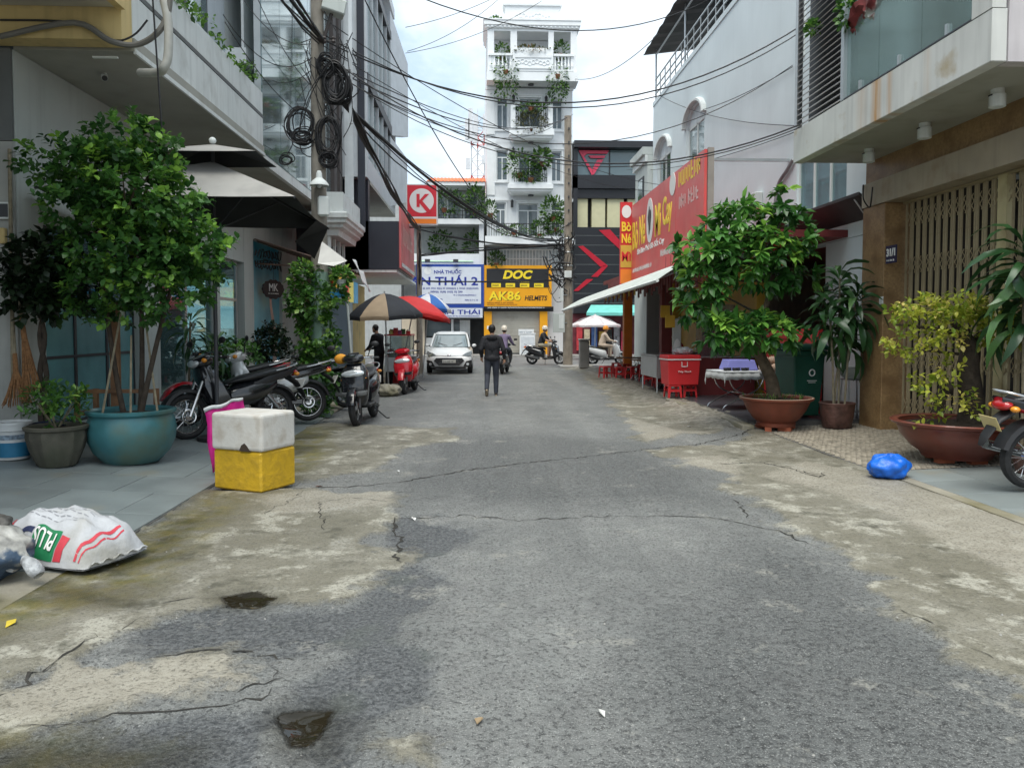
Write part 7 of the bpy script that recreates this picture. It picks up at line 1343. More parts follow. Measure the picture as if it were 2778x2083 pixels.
rubbish('blue_bag', 'bright blue knotted plastic bag on the cobbled edge', (4.55, 8.2, .02), .23, .16, .14, mat('blue_plastic', (.012,.13,.60), .35, var=.22, scale=6, bump=1., bscale=9), 5)
# small litter on the road
for lab, px, py, c, s in (('yellow fallen leaf on the mossy concrete', 30, 1705, (.55,.42,.04), .05), ('curled brown leaf on the asphalt', 1300, 1955, (.30,.22,.13), .04), ('dry brown leaf near the yellow foam box', 865, 1320, (.16,.08,.05), .045), ('white paper scrap beside the asphalt patch', 1122, 1407, (.7,.7,.68), .045), ('pale chip of plaster on the asphalt', 1632, 1935, (.55,.55,.52), .03), ('white scrap by the lane gutter', 1080, 1280, (.7,.7,.7), .03), ('white paper scrap in front of the restaurant kerb', 1870, 1160, (.7,.7,.7), .05)):
    p = onZ(px, py, 0); z = ground_z(p.x, p.y)+.006; o = MB().add([(0,-s,.002),(s*.5,0,.012),(0,s,.004),(-s*.5,0,.012)], [(0,1,2,3)]).build('litter', mat('litter_'+lab[:9], c, .7, var=.2), solid=.003); o.location = (p.x, p.y, z); o.rotation_euler = (.1, .15, random.uniform(0, 3)); tag(o, lab, 'litter')
# grey standing panel by the vine
gp_ = thing('standing_panel', 'tall grey-blue metal sheet panel standing behind the black scooter', 'panel', (-3.0, 17, 0)); p00, p10 = onY(893, 815, 17), onY(950, 812, 16.8)
part(MB().prism([(-3.36,17.1,.08),(-2.72,16.6,.05),(-2.86,16.6,2.28),(-3.36,17.1,2.26)], (.02,.04,0)), 'sheet', BLUEW, gp_); part(MB().tube([(-2.70,16.58,.03),(-2.85,16.58,2.30)], .025, 8).tube([(-2.85,16.58,2.3),(-3.36,17.08,2.28)], .025, 8).tube([(-2.76,16.58,.95),(-3.36,17.08,.95)], .018, 8), 'frame', PALE, gp_); part(MB().prism([(-3.36,17.07,2.32),(-2.86,16.57,2.32),(-2.9,16.57,2.52),(-3.3,17.07,2.52)], (.02,.04,0)), 'blue_cap', mat('cap_blue', (.03,.25,.50), .5), gp_)
# ---- vendor corner
def round_parasol(label, loc, r, ztop, zedge, cols, tilt=(0,0), n=8, pole=True, name='parasol', ex=1.7):
    t = thing(name, label, 'parasol', loc); t.rotation_euler = (tilt[0], tilt[1], .2)
    for k in range(n):
        a, b = 2*math.pi*k/n, 2*math.pi*(k+1)/n; rows = []
        for i in range(7):
            f = i/6; z = ztop-(ztop-zedge)*f**ex; rows.append([Vector((r*f*math.cos(a+(b-a)*j/4)*(1-.05*math.sin(math.pi*j/4)), r*f*math.sin(a+(b-a)*j/4)*(1-.05*math.sin(math.pi*j/4)), z+.02*f*math.sin(math.pi*j/4))) for j in range(5)])
        rows.append([p+Vector((0,0,-.10)) for p in rows[-1]]); fabric(t, rows, cols[k % len(cols)], cols[k % len(cols)], 'canopy_panel'); MB().tube([(0,0,ztop-.02),(r*.6*math.cos(a),r*.6*math.sin(a),ztop-(ztop-zedge)*.42-.02),(r*math.cos(a),r*math.sin(a),zedge-.01)], .007, 5).build('rib', ALU, t)
    if pole: MB().tube([(0,0,.0),(0,0,ztop+.06)], .02, 10).build('pole', ALU, t)
    return t
UB, UT, UR, UBL, UW = mat('umbrella_black', (.022,.024,.03), .7, var=.3), mat('umbrella_tan', (.36,.27,.18), .75, var=.12), mat('umbrella_red', (.58,.03,.03), .6, var=.1), mat('umbrella_blue', (.03,.13,.42), .6), mat('umbrella_white', (.66,.68,.72), .6)
round_parasol('round black and tan parasol over the street food cart', (-2.45, 20.6, .06), 1.0, 2.52, 1.94, [UB, UB, UB, UB, UB, UT, UB, UB], (.05,-.04)); round_parasol('red parasol between the black one and the blue and white one', (-2.45, 23.4, .06), 1.2, 2.6, 2.1, [UR], (0,.2)); round_parasol('blue and white striped parasol near the car', (-1.88, 25.3, .0), .8, 2.78, 2.3, [UBL, UW], (0,.08))
ct = thing('food_cart', 'glass-sided street food cart loaded with goods under the black and tan parasol', 'cart', (-2.2, 21.2, .02)); GLC = glass_mat('cart_glass', (.8,.85,.85), .03, .75)
MB().box(-.35,.35,-.6,.6,.45,.85).build('cabinet', ALU, ct, bevel=.01); MB().box(-.36,.36,-.61,.61,1.42,1.46).build('cart_roof', REDP, ct)
for sx in (-1, 1):
    for sy in (-1, 1): MB().tube([(sx*.33,sy*.58,.85),(sx*.33,sy*.58,1.42)], .014, 6).build('post', ALU, ct)
for q in (-.6, .595): MB().box(-.32,.32,q,q+.006,.86,1.41).build('glass_side', GLC, ct)
for sy in (-.42, .42):
    w_ = MB().torus((.3,sy,.24), .2, .035, 24, 6, Matrix.Rotation(R(90), 4, 'Y')).build('wheel', TYRE, ct, smooth=True); MB().torus((-.3,sy,.24), .2, .035, 24, 6, Matrix.Rotation(R(90), 4, 'Y')).build('wheel', TYRE, ct, smooth=True)
gc = [(.55,.04,.04),(.6,.35,.05),(.08,.22,.08),(.55,.5,.4),(.35,.05,.2),(.65,.6,.2)]
for k in range(26):
    c = gc[k % 6]; x, y = random.uniform(-.28,.28), random.uniform(-.52,.52); h = random.uniform(.08,.2); z = .862 if k < 16 else 1.46; o = (MB().lathe([(.05,0),(.055,h*.7),(.03,h),(.028,h+.02)], 10) if k % 2 else MB().box(-.06,.06,-.05,.05,0,h)).build('food_jar' if k % 2 else 'food_pack', mat('goods_%d' % (k % 6), c, .5, var=.4, scale=12)); o.location = (-2.2+x, 21.2+y, .02+z+.002); tag(o, 'small bottled sauce on the street food cart' if k % 2 else 'small coloured food packet on the street food cart', 'jar' if k % 2 else 'packet', 'goods on the street food cart')
def coolbox(label, loc, rz, w, d, h, m, logo=False):
    t = thing('cool_box', label, 'cool box', loc, rz); MB().loft([[(sx*(w/2-e), sy*(d/2-e), z) for sx, sy in ((-1,-1),(1,-1),(1,1),(-1,1))] for e, z in ((.03,0),(.0,h*.8),(.0,h*.82))]).build('body', m, t, bevel=.025, seg=2); MB().box(-w/2-.012,w/2+.012,-d/2-.012,d/2+.012,h*.825,h).build('lid', m, t, bevel=.025, seg=2); MB().box(-w/2-.016,w/2+.016,-d/2-.016,d/2+.016,h*.83,h*.87).build('white_band', LW, t); return t
coolbox('red cool box on the kerb behind the red scooter', (-2.38, 22.2, .05), .1, .62, .5, .46, REDS); 
for k in range(9): o = MB().sphere((0,0,.05), .05, .05, .05, 10, 8).build('fruit', mat('fruit_%d' % (k % 3), ((.6,.5,.4),(.5,.08,.05),(.62,.55,.5))[k % 3], .5)); o.location = (-2.38+random.uniform(-.2,.2), 22.2+random.uniform(-.15,.15), .512); tag(o, 'small round fruit on the kerbside red cool box', 'fruit', 'fruit on the kerbside cool box')
rubbish('stone_lump', 'rough pale lump of broken concrete at the kerb by the red scooter', (-2.2, 18.6, .0), .3, .3, .16, CONC, 12)
# ---- street sign lightbox with the circled K
kp = thing('shop_lightbox', 'red lightbox sign with a white circled K and an orange foot stripe', 'sign', (-2.05, 27.2, 5.2)); KY = 27.0
def KX(px): return onY(px, 555, KY).x
def KZ(py): return onY(1144, py, KY).z
KR, KO = mat('lightbox_red', (.60,.018,.035), .3, var=.03), mat('lightbox_orange', (.82,.22,.02), .3, var=.03); KW = mat('lightbox_white', (.72,.70,.70), .3, var=.02)
pbx('case', mat('lightbox_case', (.62,.62,.62), .4), kp, KX(1102), KX(1187), KY, KY+.25, KZ(610), KZ(500)); pbx('red_face', KR, kp, KX(1105), KX(1184), KY-.01, KY-.002, KZ(588), KZ(503)); pbx('orange_face', KO, kp, KX(1105), KX(1184), KY-.01, KY-.002, KZ(607), KZ(594)); pbx('white_line', KW, kp, KX(1105), KX(1184), KY-.01, KY-.002, KZ(593.5), KZ(588.5))
kc = Vector(((KX(1111)+KX(1177))/2, KY-.012, (KZ(512)+KZ(578))/2)); kr = (KX(1177)-KX(1111))/2; part(MB().prism([kc+Vector((kr*math.cos(a),0,kr*math.sin(a))) for a in np.linspace(0, 2*math.pi, 41)[:-1]], (0,-.006,0)), 'white_disc', KW, kp)
kk = lambda pts: part(MB().prism([kc+Vector((x*kr,-.008,z*kr)) for x, z in pts], (0,-.006,0)), 'letter_k', KR, kp)
kk([(-.42,-.52),(-.16,-.52),(-.16,.55),(-.42,.55)]); kk([(-.18,.02),(.28,.55),(.62,.55),(.06,-.02),(.78,-.86),(.48,-1.02),(-.18,-.2)])
K2 = Vector((onY(1137, 700, 27.3).x, 27.3, 0)); lp = thing('corner_pole', 'thin concrete pole by the circled K sign carrying cable bundles', 'pole', (K2.x, K2.y, 0)); PCON = mat('pole_concrete', (.24,.22,.19), .85, var=.2, scale=5, streak=.3, bump=.3, bscale=30); MB().tube([(0,0,0),(0,0,5.4)], [.12,.08], 14).build('shaft', PCON, lp, smooth=True); MB().tube([(0,0,5.0),(.1,-.1,5.6)], .03, 8).tube([(-.35,-.05,5.2),(.6,-.05,5.2)], .025, 8).build('sign_bracket', DKF, lp)
# ================================================================ OTHER SIDE: POTS, BIN, TABLES
TERR = mat('terracotta', (.21,.055,.03), .55, var=.18, scale=4, dirt=(.16,.06,.04), dirt_lo=.5, dirt_hi=.75, dirt_scale=2.5, coat=.1); TRIM = mat('pale_clay_rim', (.42,.30,.22), .7, var=.15, scale=6)
TX, TY = 4.82, 12.1; tz = .09
tp = pot('terracotta_bowl', 'wide terracotta bowl on bricks holding a broad-leaved tree', (TX, TY, tz), [(.30,0),(.31,.05),(.29,.07),(.36,.12),(.46,.26),(.52,.40),(.575,.43),(.585,.46),(.54,.465),(.50,.44),(.49,.38)], TERR, .495, .41); MB().torus((0,0,.455), .56, .022, 40, 6, None, .6).build('rim', TRIM, tp, smooth=True)
for k in range(5): a = k*1.256; o = MB().box(-.1,.1,-.05,.05,0,.07).build('brick', mat('red_brick', (.38,.11,.055), .85, var=.2, bump=.3, rnd=.1)); o.location = (TX+.22*math.cos(a), TY+.22*math.sin(a), .018); o.rotation_euler = (0, 0, a+.6); tag(o, 'red brick propping up the terracotta bowl', 'brick', 'bricks under the terracotta bowl')
tt = thing('broadleaf_tree', 'broad-leaved potted tree with a curved bare trunk and two leaf tiers', 'tree', (TX, TY, tz+.43)); p = lambda px, py, Y=12.1: onY(px, py, Y)
limb(tt, [p(2100,1078), p(2092,1030), p(2072,985), p(2055,940), p(2062,880), p(2085,800), p(2075,730), p(2040,660)], [.12,.10,.088,.075,.05,.04,.035,.02], BARK, 'trunk', 12)
for q in (((2060,930),(1990,900),(1930,880)), ((2060,920),(2100,890),(2130,880)), ((2072,860),(1960,800),(1880,760)), ((2080,810),(2140,740),(2170,690)), ((2075,740),(1990,690),(1900,640)), ((2060,700),(2110,620),(2130,560)), ((2045,670),(2010,600),(2000,540)), ((2070,760),(2000,760),(1920,720))): limb(tt, [p(*q[0]), p(*q[1], 12.0+random.uniform(-.3,.3)), p(*q[2], 12.0+random.uniform(-.4,.4))], [.022,.015,.006], DBARK, 'branch', 7)
crown(tt, [(PW(2010,622,12.0), (.62,.55,.36), 46), (PW(2130,642,12.0), (.42,.45,.5), 34), (PW(1920,692,11.95), (.5,.5,.40), 40), (PW(2050,702,12.0), (.7,.6,.40), 56), (PW(1900,758,11.95), (.42,.45,.42), 32), (PW(1900,823,11.9), (.28,.35,.22), 12), (PW(1995,562,12.0), (.2,.25,.16), 7), (PW(2128,557,12.0), (.2,.25,.22), 8), (PW(2150,732,12.0), (.35,.4,.35), 22), (PW(1935,898,11.9), (.38,.4,.20), 20), (PW(2030,898,11.85), (.6,.42,.24), 50), (PW(2110,908,12.0), (.35,.4,.22), 16)], .215, 9, LM2, LEAF_OVAL, .58, 300, spread=1.0, up=.4, droop=.55, young=.42, twig=.06, shell_=.5, whorl=True)
gr = leaf_mesh('grass_blades', np.stack([RNG.uniform(-.42,.42,60), RNG.uniform(-.42,.42,60), np.full(60,.0)], 1), RNG.normal(0,.25,(60,3))+np.array([0,0,1.]), .12, LMV, tt, LEAF_LONG, .4)
# wheelie bin
GBN = mat('bin_green', (.012,.075,.052), .42, var=.12, scale=4); wb_ = thing('wheelie_bin', 'dark green wheeled rubbish bin behind the terracotta bowl', 'bin', (5.55, 12.95, .14), R(8)); wb_.scale = (1.12, 1.1, 1.17)
MB().loft([[(sx*w, sy*d, z) for sx, sy in ((-1,-1),(1,-1),(1,1),(-1,1))] for w, d, z in ((.20,.24,.03),(.26,.30,.9),(.29,.33,.92),(.29,.33,.98))]).build('body', GBN, wb_, bevel=.03, seg=2); MB().loft([[(sx*w, sy*d, z) for sx, sy in ((-1,-1),(1,-1),(1,1),(-1,1))] for w, d, z in ((.30,.36,.985),(.31,.37,1.03),(.26,.32,1.075))]).build('lid', GBN, wb_, bevel=.025, seg=2); MB().tube([(-.25,.36,1.0),(-.25,.42,.98),(.25,.42,.98),(.25,.36,1.0)], .018, 8).build('handle', GBN, wb_)
for s in (-1, 1): MB().cyl((s*.24,.24,.1), .1, .05, 16, Matrix.Rotation(R(90), 4, 'Y')).build('wheel', TYRE, wb_)
MB().torus((.04,-.302,.66), .045, .010, 14, 5, Matrix.Rotation(R(90), 4, 'X')).build('printed_mark', LW, wb_); MB().box(-.04,.12,-.304,-.298,.54,.55).box(-.02,.10,-.304,-.298,.515,.523).build('printed_line', LW, wb_)
# dracaena pot
DX, DY = 5.78, 12.0; dz_ = zr2(DX)+.004; pot('brown_pot', 'brown glazed pot with relief holding tall dracaena canes', (DX, DY, dz_), [(.20,0),(.22,.02),(.255,.2),(.27,.36),(.28,.40),(.27,.41),(.25,.39),(.245,.34)], mat('brown_glaze', (.10,.05,.04), .45, var=.4, scale=9, bump=.5, bscale=22), .247, .35)
dracaena('tall dracaena with wide drooping dark leaves beside the green bin', (DX, DY, dz_+.36), [(-.06,0,1.55,-.12,-.05),(.05,.05,2.05,-.02,.0),(.1,-.05,1.75,.12,-.1),(-.02,.06,1.35,.25,.1)], 30, .56, width=1.0)
dracaena('dracaena with long drooping leaves over the red motorbike', (6.12, 8.15, zr2(6.1)+.3), [(0,0,2.0,-.05,.0),(.08,-.1,1.7,-.2,.12),(-.05,.05,2.25,-.12,-.1)], 30, .62, width=.85); pot('dark_pot', 'dark pot beside the bonsai bowl under the drooping dracaena', (6.14, 8.12, zr2(6.1)+.004), [(.16,0),(.2,.2),(.22,.32),(.2,.32),(.19,.27)], mat('brown_glaze', (.1,.05,.04)), .19, .28)
# small bowl on a metal stand
bs_ = thing('plant_stand', 'thin metal plant stand against the pale wall', 'stand', (6.35, 12.62, .13))
for sx in (-1, 1):
    for sy in (-1, 1): MB().tube([(sx*.16,sy*.16,0),(sx*.13,sy*.13,.66)], .012, 6).build('leg', ALU, bs_)
MB().box(-.15,.15,-.15,.15,.66,.68).build('top', ALU, bs_); MB().box(-.15,.15,-.15,.15,.12,.135).build('shelf', ALU, bs_); pot('grey_bowl', 'shallow grey bowl on the metal plant stand', (6.35, 12.62, .812), [(.14,0),(.24,.10),(.27,.19),(.25,.19),(.23,.15)], PALE, .232, .15)
# bonsai bowl
BX, BY = 5.80, 8.95; bz_ = zr2(BX)+.06; bw = pot('bonsai_bowl', 'very wide brown-red bonsai bowl with a flared rim', (BX, BY, bz_), [(.38,0),(.40,.05),(.50,.12),(.62,.26),(.655,.36),(.655,.38),(.72,.40),(.735,.43),(.72,.445),(.64,.42),(.62,.36)], mat('red_brown_glaze', (.15,.035,.022), .4, var=.2, scale=3, coat=.3, dirt=(.10,.04,.03), dirt_lo=.55, dirt_hi=.75), .63, .38); MB().torus((0,0,.43), .69, .05, 44, 6, None, .22).build('rim', TERR, bw, smooth=True)
for k in range(4): o = MB().box(-.1,.1,-.05,.05,0,.055).build('brick', MATS['red_brick']); o.location = (BX+.25*math.cos(k*1.57+.5), BY+.25*math.sin(k*1.57+.5), zr2(BX)+.003); tag(o, 'red brick under the wide bonsai bowl', 'brick', 'bricks under the bonsai bowl')
bn = thing('bonsai_tree', 'bonsai tree with a thick dark trunk and yellow-green leaf pads', 'tree', (BX, BY, bz_+.4)); p = lambda px, py, Y=8.95: onY(px, py, Y)
limb(bn, [p(2632,1165), p(2636,1090), p(2626,1000), p(2632,950), p(2612,905), p(2580,870)], [.17,.14,.125,.11,.07,.03], DBARK, 'trunk', 12); limb(bn, [p(2620,960), p(2650,915), p(2690,890)], [.07,.04,.02], DBARK, 'branch'); limb(bn, [p(2608,905), p(2520,890), p(2430,880)], [.04,.02,.01], DBARK, 'branch'); limb(bn, [p(2600,960), p(2520,952), p(2460,950)], [.02,.012,.008], DBARK, 'branch'); limb(bn, [p(2575,1050), p(2560,1060), p(2540,1120)], [.09,.07,.06], DBARK, 'branch')
crown(bn, [(PW(2442,862,8.8), (.13,.15,.05), 16), (PW(2502,842,8.9), (.17,.25,.07), 24), (PW(2572,842,8.85), (.29,.3,.10), 58), (PW(2682,850,8.9), (.25,.3,.11), 50), (PW(2712,915,8.85), (.22,.28,.10), 42), (PW(2452,935,8.85), (.14,.2,.10), 22), (PW(2552,922,8.8), (.22,.25,.07), 28), (PW(2742,890,8.8), (.15,.2,.12), 20), (PW(2562,1010,8.75), (.13,.16,.11), 14), (PW(2502,1065,8.7), (.13,.15,.09), 11), (PW(2622,1110,8.6), (.10,.10,.12), 9), (PW(2522,1110,8.7), (.08,.12,.10), 6)], .082, 7, LM3, LEAF_OVAL, .8, 300, up=.5, young=.4, spread=1.0)
# ---- restaurant furniture
ck = coolbox('red cool box with a white bracket logo standing on red stools', (4.46, 16.7, .412), .12, .74, .52, .66, REDS); MB().box(-.07,-.055,-.279,-.272,.40,.51).box(.055,.07,-.279,-.272,.40,.51).box(-.055,.055,-.279,-.272,.40,.415).build('bracket_logo', LW, ck); o = text('Thúy Thanh', LW, (0,-.272,.29), (1,0,0), (0,0,1), w=.30, h=.05, parent=ck, shear=.2, off=0)
def stool(label, loc, rz, group, m=REDS, h=.40):
    t = thing('plastic_stool', label, 'stool', loc, rz, group); MB().box(-.15,.15,-.15,.15,h-.035,h).build('seat', m, t, bevel=.015)
    for a in (-1, 1):
        for b in (-1, 1): MB().add([(a*.16,b*.16,0),(a*.12,b*.16,0),(a*.16,b*.12,0),(a*.145,b*.145,h-.035),(a*.09,b*.145,h-.035),(a*.145,b*.09,h-.035)], [(0,1,4,3),(0,3,5,2),(1,2,5,4),(0,2,1),(3,4,5)]).build('leg', m, t)
    MB().box(-.15,.15,-.152,-.14,.13,.18).box(-.15,.15,.14,.152,.13,.18).build('brace', m, t); return t
stool('low red plastic stool carrying the red cool box', (4.28, 16.6, .13), .1, 'stools under the cool box', h=.28); stool('low red plastic stool carrying the red cool box', (4.66, 16.75, .13), .1, 'stools under the cool box', h=.28)
for k, (x, y) in enumerate(((3.95,23.6),(4.6,22.6),(4.75,21.4),(5.3,22.2),(4.7,19.6),(5.6,20.6),(4.65,24.3),(5.2,24.0),(4.62,20.5),(5.0,20.9),(4.55,25.0),(4.3,23.1),(5.5,23.2),(4.9,18.9))): stool('low red plastic stool among the restaurant tables', (x, y, .13 if x > 4.4 else .09), random.uniform(-.4,.4), 'stools among the restaurant tables', h=.36)
def folding_table(label, loc, rz, w, d, top, cloth=None, h=.72):
    t = thing('folding_table', label, 'table', loc, rz); MB().box(-w/2,w/2,-d/2,d/2,h-.03,h).build('tabletop', top, t, bevel=.006)
    for s in (-1, 1):
        y = s*(d/2-.08); MB().tube(smooth_path([(-w/2+.1,y,h-.03),(-w/4,y,h*.55),(w/5,y,h*.28),(w/2-.05,y,.08),(w/2,y,.01)], 4), .014, 8).build('leg', CHR, t, smooth=True); MB().tube(smooth_path([(w/2-.1,y,h-.03),(w/4,y,h*.55),(-w/5,y,h*.28),(-w/2+.05,y,.08),(-w/2,y,.01)], 4), .014, 8).build('leg', CHR, t, smooth=True)
    MB().tube([(0,-d/2+.08,h*.42),(0,d/2-.08,h*.42)], .010, 6).build('stretcher', CHR, t); return t
folding_table('folding table with curved chrome legs under a white cloth beside the tree bowl', (4.95, 14.3, .13), .15, .95, .8, ALU); folding_table('folding table with curved chrome legs behind the white clothed table', (5.62, 14.05, .13), .1, .8, .7, ALU); folding_table('folding table among the low red stools', (4.9, 22.0, .13), .2, .8, .6, wd, h=.6); folding_table('second folding table among the red stools near the corner column', (4.7, 23.6, .13), -.1, .8, .6, wd, h=.6)
cl_ = []
for i in range(25):
    row = []
    for j in range(21):
        u, v = -1+i/12, -1+j/10; x, y = u*.56, v*.48; ox, oy = max(0, abs(x)-.47), max(0, abs(y)-.39); dr = ox+oy; fold = .02*math.sin(18*u+11*v)*min(1, dr*12); row.append(Vector((math.copysign(min(abs(x), .478)+fold*.5+ox*.08, x), math.copysign(min(abs(y), .408)+fold+oy*.08, y), .728-dr*1.5-.02*abs(math.sin(9*u+7*v))*min(1, dr*15))))
    cl_.append(row)
tc_ = MB().loft(cl_, closed=False, cap=False).build('tablecloth', mat('white_cloth', (.60,.62,.63), .8, var=.1, scale=8), smooth=True, solid=.004); tc_.location = (4.95, 14.3, .13); tc_.rotation_euler.z = .15; tag(tc_, 'white cloth draped over the folding table beside the tree bowl', 'tablecloth')
LIL = mat('lilac_plastic', (.24,.25,.62), .4, var=.06); bas = thing('plastic_basin', 'upturned lilac plastic basin on the white tablecloth', 'basin', (5.0, 14.45, .864)); MB().loft([[(sx*w, sy*d, z) for sx, sy in ((-1,-1),(1,-1),(1,1),(-1,1))] for w, d, z in ((.30,.24,0),(.30,.24,.02),(.25,.20,.19),(.24,.19,.195))]).build('shell', LIL, bas, bevel=.02, seg=2)
for k in range(11): o = MB().sphere((0,0,.075), .085, .085, .075, 14, 10).build('coconut', mat('peeled_coconut', (.55,.40,.30), .7, var=.25, scale=6, rnd=.1), smooth=True); o.location = (5.34+(k % 4)*.15, 13.82+(k//4 % 2)*.17+.02*k, .86+(.13 if k > 7 else 0)); tag(o, 'pale peeled coconut heaped on the second folding table', 'coconut', 'coconuts on the folding table')
for k in range(6): o = MB().lathe([(.035,0),(.045,.05),(.04,.055)], 10).build('small_dish', DKP); o.location = (4.62+k*.085, 14.05+.05*(k % 2), .866); tag(o, 'small dark dish on the white tablecloth', 'dish', 'dishes on the white tablecloth')
gl = thing('grill_counter', 'stainless grill counter on legs next to the red cool box', 'counter', (4.45, 18.4, .13), .05); MB().box(-.32,.32,-.7,.7,.35,.86).build('cabinet', ALU, gl, bevel=.01); MB().box(-.35,.35,-.73,.73,.865,.89).build('worktop', ALU, gl)
for sx in (-1, 1):
    for sy in (-1, 1): MB().tube([(sx*.28,sy*.64,0),(sx*.28,sy*.64,.35)], .02, 8).build('leg', ALU, gl)
for k in range(2): MB().box(-.26+k*.30,-.02+k*.30,-.712,-.702,.40,.80).build('door', mat('steel_door', (.45,.46,.46), .3, .6), gl)
rubbish('plastic_bag', 'pale crumpled plastic bag heaped on the red cool box', (4.55, 16.85, 1.074), .22, .16, .09, mat('clear_bags', (.5,.52,.53), .3, var=.4, scale=14), 21)
pst_ = thing('white_post', 'white painted post with a notice in front of the grill', 'post', (4.62, 17.6, .13)); MB().box(-.10,.10,-.05,.05,0,1.75).build('board', PALE, pst_, bevel=.02); MB().sphere((0,-.05,1.0), .09, .012, .28, 14, 10).build('white_notice', LW, pst_)
tag(bx('glass_case', GLC, 5.0, 5.9, 17.3, 17.35, 1.0, 2.2), 'glass screen of the restaurant kitchen counter', 'screen')
kt = thing('kitchen_counter', 'dark counter with a glass case inside the restaurant', 'counter', (5.6, 17.4, .13)); MB().box(-.7,.7,-.3,.3,0,.85).build('cabinet', MAR, kt); MB().box(-.72,.72,-.32,.32,.852,.88).build('worktop', ALU, kt)
# corner: stone post, white market parasol, utility pole
cp_ = onZ(1584, 998, .1); sp = thing('stone_post', 'short pale concrete post on the corner pavement', 'post', (cp_.x, cp_.y, .1)); MB().box(-.18,.18,-.18,.18,0,1.05).build('shaft', PAVM, sp, bevel=.02); MB().box(-.21,.21,-.21,.21,1.052,1.12).build('cap', PAVM, sp, bevel=.02)
round_parasol('white conical parasol with a pink fringe in front of the turquoise awning', (5.9, 38.5, 0), 1.35, 2.3, 1.75, [mat('parasol_white', (.60,.56,.57), .6, dirt=(.5,.38,.38))], (0,0), 8, ex=1.0)
# washing and a trailing plant on the balcony glass
cb_ = onX(2345, 45, 5.16); ck_ = thing('hanging_cloth', 'crumpled red-brown and white cloth hung over the balcony glass', 'cloth', cb_); rows = []
for i in range(9):
    rows.append([Vector((5.10+.05*math.sin(j*1.3+i)+.03*abs(j-4), cb_.y-.3+i*.08, cb_.z+.18-abs(j-4)*.07-.05*math.sin(i*1.1)))-cb_ for j in range(9)])
MB().loft(rows, closed=False, cap=False).build('cloth', mat('cloth_maroon', (.16,.03,.03), .9, var=.5, scale=7, dirt=(.5,.55,.52), dirt_lo=.55, dirt_hi=.62), ck_, smooth=True, solid=.01)
for lab, px, py, n_, rx_, rz_ in (('green plant at the inner edge of the slatted screen', 2295, 25, 90, .16, .25), ('small green tuft growing through the slatted screen', 2205, 78, 70, .10, .10)):
    c = onX(px, py, 5.10); t = thing('balcony_shrub', lab, 'plant', c); q, u = ellipsoid_pts(n_, (0,0,0), (.08, rx_, rz_), .2); leaf_mesh('foliage', q, u+np.array([-.4,0,.2]), .09, LMV, t)
# ================================================================ POLES AND CABLES
CAB = mat('cable_black', (.014,.014,.016), .55, var=.2)
def cable(label, pts, r, group=None, name='overhead_cable', seg=6): return tag(MB().tube(pts, r, seg, cap=False).build(name, CAB, smooth=True), label, 'cable', group)
def bundle(label, a, b, d, n, r=.014, spread=.05, name='cable_bundle'):
    """several cables lashed side by side"""
    t = thing(name, label, 'cables', a); base = sag(a, b, d, 18)
    for k in range(n):
        off = Vector((random.gauss(0, spread), random.gauss(0, spread), random.gauss(0, spread))); dd = random.uniform(.9, 1.12); w = [p+off*(.6+.4*math.sin(i*.9+k))*min(1, (i+1)/3, (len(base)-i)/3) - Vector((0, 0, 4*d*(dd-1)*(i/18)*(1-i/18))) for i, p in enumerate(base)]
        o = MB().tube(w, r*random.uniform(.6, 1.15), 6, cap=False).build('strand', CAB, t, smooth=True); o.matrix_parent_inverse = t.matrix_basis.inverted()
    return t
up = thing('utility_pole', 'tall concrete utility pole carrying coiled cables above the vine', 'pole', (UPX, UPY, 0)); UM = up.matrix_basis.inverted(); tx = onY(860, 0, UPY).x
def UPt(z): return Vector((UPX+(tx-UPX)*z/7.8, UPY, z))
part(MB().tube([UPt(z) for z in (0, 2, 4, 6, 8, 9.5)], [.165,.155,.14,.125,.11,.10], 18), 'shaft', PCON, up, smooth=True)
LIGHTG = mat('pole_green_paint', (.22,.33,.27), .7, var=.2, streak=.3); part(MB().tube([UPt(.01), UPt(2.7)], [.172,.162], 18), 'painted_foot', LIGHTG, up, smooth=True)
za, zb_ = onY(900, 195, UPY).z, onY(900, 277, UPY).z
for z in (za, zb_): part(MB().box(UPX-.1, UPX+.62, UPY-.06, UPY+.0, z-.03, z+.03), 'crossarm', GREYP, up)
part(MB().box(UPX+.58, UPX+.64, UPY-.05, UPY+.01, zb_-.4, za+1.6), 'upright_channel', ALU, up)
ab = onY(905, 20, UPY); part(MB().cbox(ab, .42, .3, .26, euler(0,.2,.3)), 'junction_case', PALE, up, bevel=.02); part(MB().tube([UPt(6.6), ab], .035, 8), 'case_arm', BRN, up)
for px, py in ((868, 110), (880, 118), (905, 118)): c = onY(px, py, UPY-.1); part(MB().lathe([(.03,0),(.045,.03),(.03,.06),(.045,.09),(.02,.12)], 10, Matrix.Translation(c)), 'insulator', BRN, up)
lc = onY(866, 500, UPY-.28); ls = thing('street_lamp', 'white bell-shaped street lamp shade fixed to the concrete pole', 'lamp', lc); part(MB().lathe([(.175,-.03),(.17,0),(.12,.06),(.06,.11),(.05,.2),(.03,.24)], 24, Matrix.Translation(lc), cap0=False), 'shade', WHITE, ls, smooth=True); part(MB().tube([lc+Vector((0,0,.2)), lc+Vector((0,.28,.3))], .018, 8), 'arm', ALU, ls); part(MB().sphere(lc+Vector((0,0,-.02)), .05), 'bulb', CURT, ls, smooth=True)
lc2 = onY(878, 560, UPY-.24); wl = thing('white_case', 'small white cable case hung on the concrete pole under the lamp', 'case', lc2); part(MB().cbox(lc2, .20, .12, .36), 'case', WHITE, wl, bevel=.03); part(MB().tube([lc2+Vector((0,.05,.1)), lc2+Vector((0,.2,.1))], .015, 6), 'bracket', ALU, wl)
